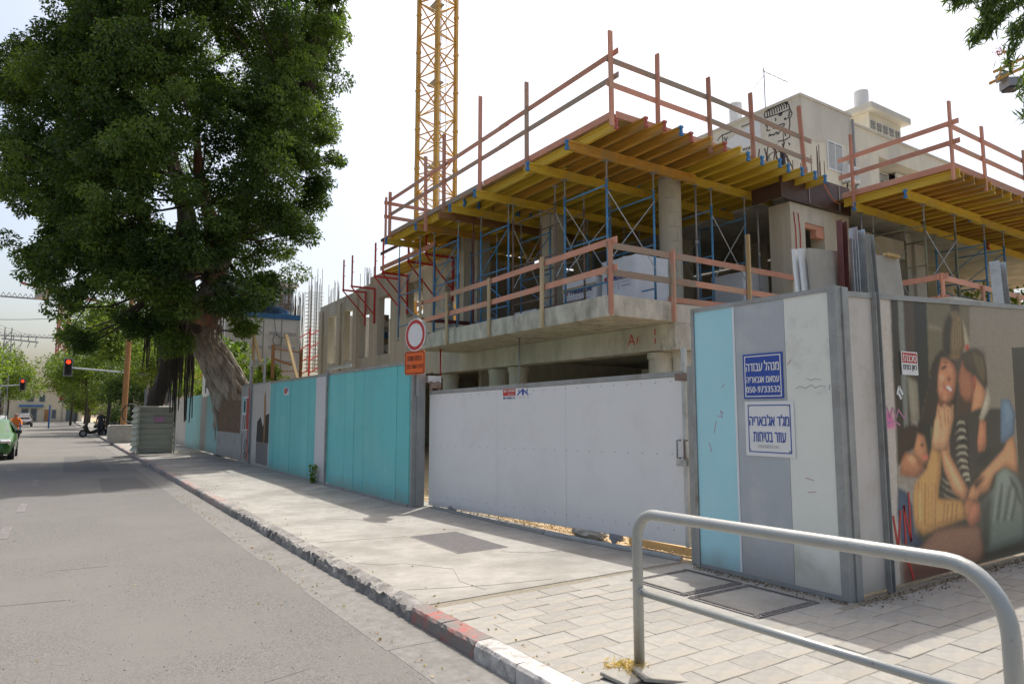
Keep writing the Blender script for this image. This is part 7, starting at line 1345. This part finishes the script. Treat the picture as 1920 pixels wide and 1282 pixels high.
def scooter(lab, x, y, z, rot, mt, box=None):
    t = thing('motor_scooter', lab, 'scooter', (x, y, z)); c, s = math.cos(rot), math.sin(rot)
    f = lambda a, u, h: (x + a*c - u*s, y + a*s + u*c, z + h); P = lambda n, m, mm, sm=False: part(n, m, M[mm], t, sm)
    for u in (-.62, .62):
        m = MB(); m.path([f(0, u + .22*math.cos(k/16*6.283), .27 + .22*math.sin(k/16*6.283)) + (.06,) for k in range(17)], 8); w = P('wheel', m, 'rubber', True); m = MB(); m.tube(f(-.03,u,.27), f(.03,u,.27), .17, 12); part('rim', m, M['greymetal'], w)
    m = MB(); m.path([f(0,-.7,.55)+(.13,), f(0,-.45,.55)+(.17,), f(0,-.15,.42)+(.14,), f(0,.2,.32)+(.12,), f(0,.42,.5)+(.15,), f(0,.5,.8)+(.15,), f(0,.48,.95)+(.1,)], 10); P('body', m, mt, True)
    m = MB(); m.path([f(0,-.75,.78)+(.10,), f(0,-.4,.80)+(.14,), f(0,-.02,.74)+(.10,)], 10); P('seat', m, 'black', True)
    m = MB(); m.tube(f(-.33,.42,1.05), f(.33,.42,1.05), .02, 8); m.tube(f(0,.5,.8), f(0,.42,1.05), .03, 8); m.tube(f(-.3,.42,1.05), f(-.36,.46,1.28), .012, 6); m.tube(f(.3,.42,1.05), f(.36,.46,1.28), .012, 6); P('handlebar', m, 'black')
    m = MB(); m.disc(f(0,.62,.86), (c,s,0), (0,0,1), .09, .05, 14); P('headlight', m, 'chrome')
    if box: m = MB(); a = f(0,-.85,1.05); m.obox(a, (.22*c,.22*s,0), (-.2*s,.2*c,0), (0,0,.22)); part('top_box', m, M[box], t, bevel=.03)
    return t
scooter('scooter ridden by the person in orange, coming up the street', -1.95, 46.8, -.12, R(180), 'carblack', 'cloth_blue')
scooter('blue boxed scooter parked behind the green car', -2.5, 40.5, -.12, R(175), 'cloth_blue', 'cloth_blue')
scooter('white scooter parked at the left kerb beyond the green car', -3.3, 54, -.12, R(190), 'white')
scooter('dark scooter lying close to the right kerb near the bushes', 2.2, 59.5, -.12, R(95), 'black')
scooter('dark scooter parked on the right pavement by the hedge bush', 3.3, 61.5, 0, R(60), 'black')
def person(lab, x, y, z, shirt, pants, pose='ride', face=-1):
    J = {'pelvis':(0,.05,.86,.14),'spine':(0,.02,1.12,.145),'chest':(0,-.02,1.34,.16),'neck':(0,-.04,1.50,.06),'head':(0,-.06,1.64,.105),'crown':(0,-.05,1.72,.075)}
    E = [('pelvis','spine'),('spine','chest'),('chest','neck'),('neck','head'),('head','crown')]
    for s in (-1, 1):
        k = 'l' if s < 0 else 'r'
        if pose == 'ride': J.update({k+'sh':(s*.19,-.03,1.40,.06),k+'el':(s*.28,-.22,1.20,.045),k+'wr':(s*.30,-.45,1.08,.034),k+'ha':(s*.30,-.52,1.06,.04),k+'hip':(s*.11,.02,.84,.10),k+'kn':(s*.22,-.36,.74,.07),k+'an':(s*.17,-.32,.36,.045),k+'to':(s*.17,-.48,.32,.04)})
        else: J.update({k+'sh':(s*.19,-.0,1.40,.06),k+'el':(s*.25,.02,1.12,.045),k+'wr':(s*.25,-.08,.88,.034),k+'ha':(s*.25,-.12,.80,.04),k+'hip':(s*.10,.04,.82,.10),k+'kn':(s*.11,-.05*s,.48,.07),k+'an':(s*.11,.06*s,.08,.05),k+'to':(s*.11,.06*s-.14,.04,.04)})
        E += [('chest',k+'sh'),(k+'sh',k+'el'),(k+'el',k+'wr'),(k+'wr',k+'ha'),('pelvis',k+'hip'),(k+'hip',k+'kn'),(k+'kn',k+'an'),(k+'an',k+'to')]
    N = list(J); me = bpy.data.meshes.new('person'); me.from_pydata([J[n][:3] for n in N], [(N.index(a), N.index(c)) for a, c in E], [])
    o = bpy.data.objects.new('person', me); COL.objects.link(o); md = o.modifiers.new('skin', 'SKIN'); sv_ = me.skin_vertices[0].data
    for i, n in enumerate(N): sv_[i].radius = (J[n][3], J[n][3])
    sv_[0].use_root = True; sb = o.modifiers.new('smooth', 'SUBSURF'); sb.levels = sb.render_levels = 2
    dg = bpy.context.evaluated_depsgraph_get(); m2 = bpy.data.meshes.new_from_object(o.evaluated_get(dg)); bpy.data.objects.remove(o)
    for mt in (shirt, pants, 'skin', 'black'): m2.materials.append(M[mt])
    for p in m2.polygons:
        c = p.center; p.use_smooth = True; head = c.z > 1.52 and abs(c.x) < .16
        p.material_index = (3 if c.z > 1.70 or (c.z > 1.6 and c.y > -.04) else 2) if head else (2 if abs(c.x) > .24 and (c.y < -.38 if pose == 'ride' else c.z < .92) and c.z > .6 else (0 if c.z > .90 else (3 if c.z < .12 else 1)))
    o = bpy.data.objects.new('person', m2); COL.objects.link(o); o.location = (x, y, z); o['label'] = lab; o['category'] = 'person'; return o
person('person in an orange top riding a scooter towards the camera on the left', -1.95, 46.75, -.12, 'cloth_orange', 'cloth_dark')
person('person in dark clothes standing by the bushes on the right kerb', 2.6, 58.6, 0, 'cloth_dark', 'cloth_dark', 'stand')

# ------------------------------------------------------------------ bins and dark clutter on the right pavement
for lab, x, y, s in (('black refuse bin nearest on the right pavement beyond the block',4.2,53,1),('black refuse bin next to the first one',4.9,54,1.1)):
    t = thing('refuse_bin', lab, 'bin', (x,y,0), 'black refuse bins on the right pavement')
    b = MB(); b.add([(x-.26,y-.28,.08),(x+.26,y-.28,.08),(x+.26,y+.28,.08),(x-.26,y+.28,.08),(x-.32,y-.36,1.0*s),(x+.32,y-.36,1.0*s),(x+.32,y+.36,1.0*s),(x-.32,y+.36,1.0*s)],[(0,3,2,1),(4,5,6,7),(0,1,5,4),(1,2,6,5),(2,3,7,6),(3,0,4,7)]); part('body', b, M['black'], t, bevel=.02)
    part('lid', MB().box(x-.34,y-.38,1.0*s+.002,x+.34,y+.38,1.0*s+.07), M['rubber'], t, bevel=.02); part('wheel', MB().tube((x-.3,y+.3,.1),(x+.3,y+.3,.1),.1,12), M['rubber'], t)
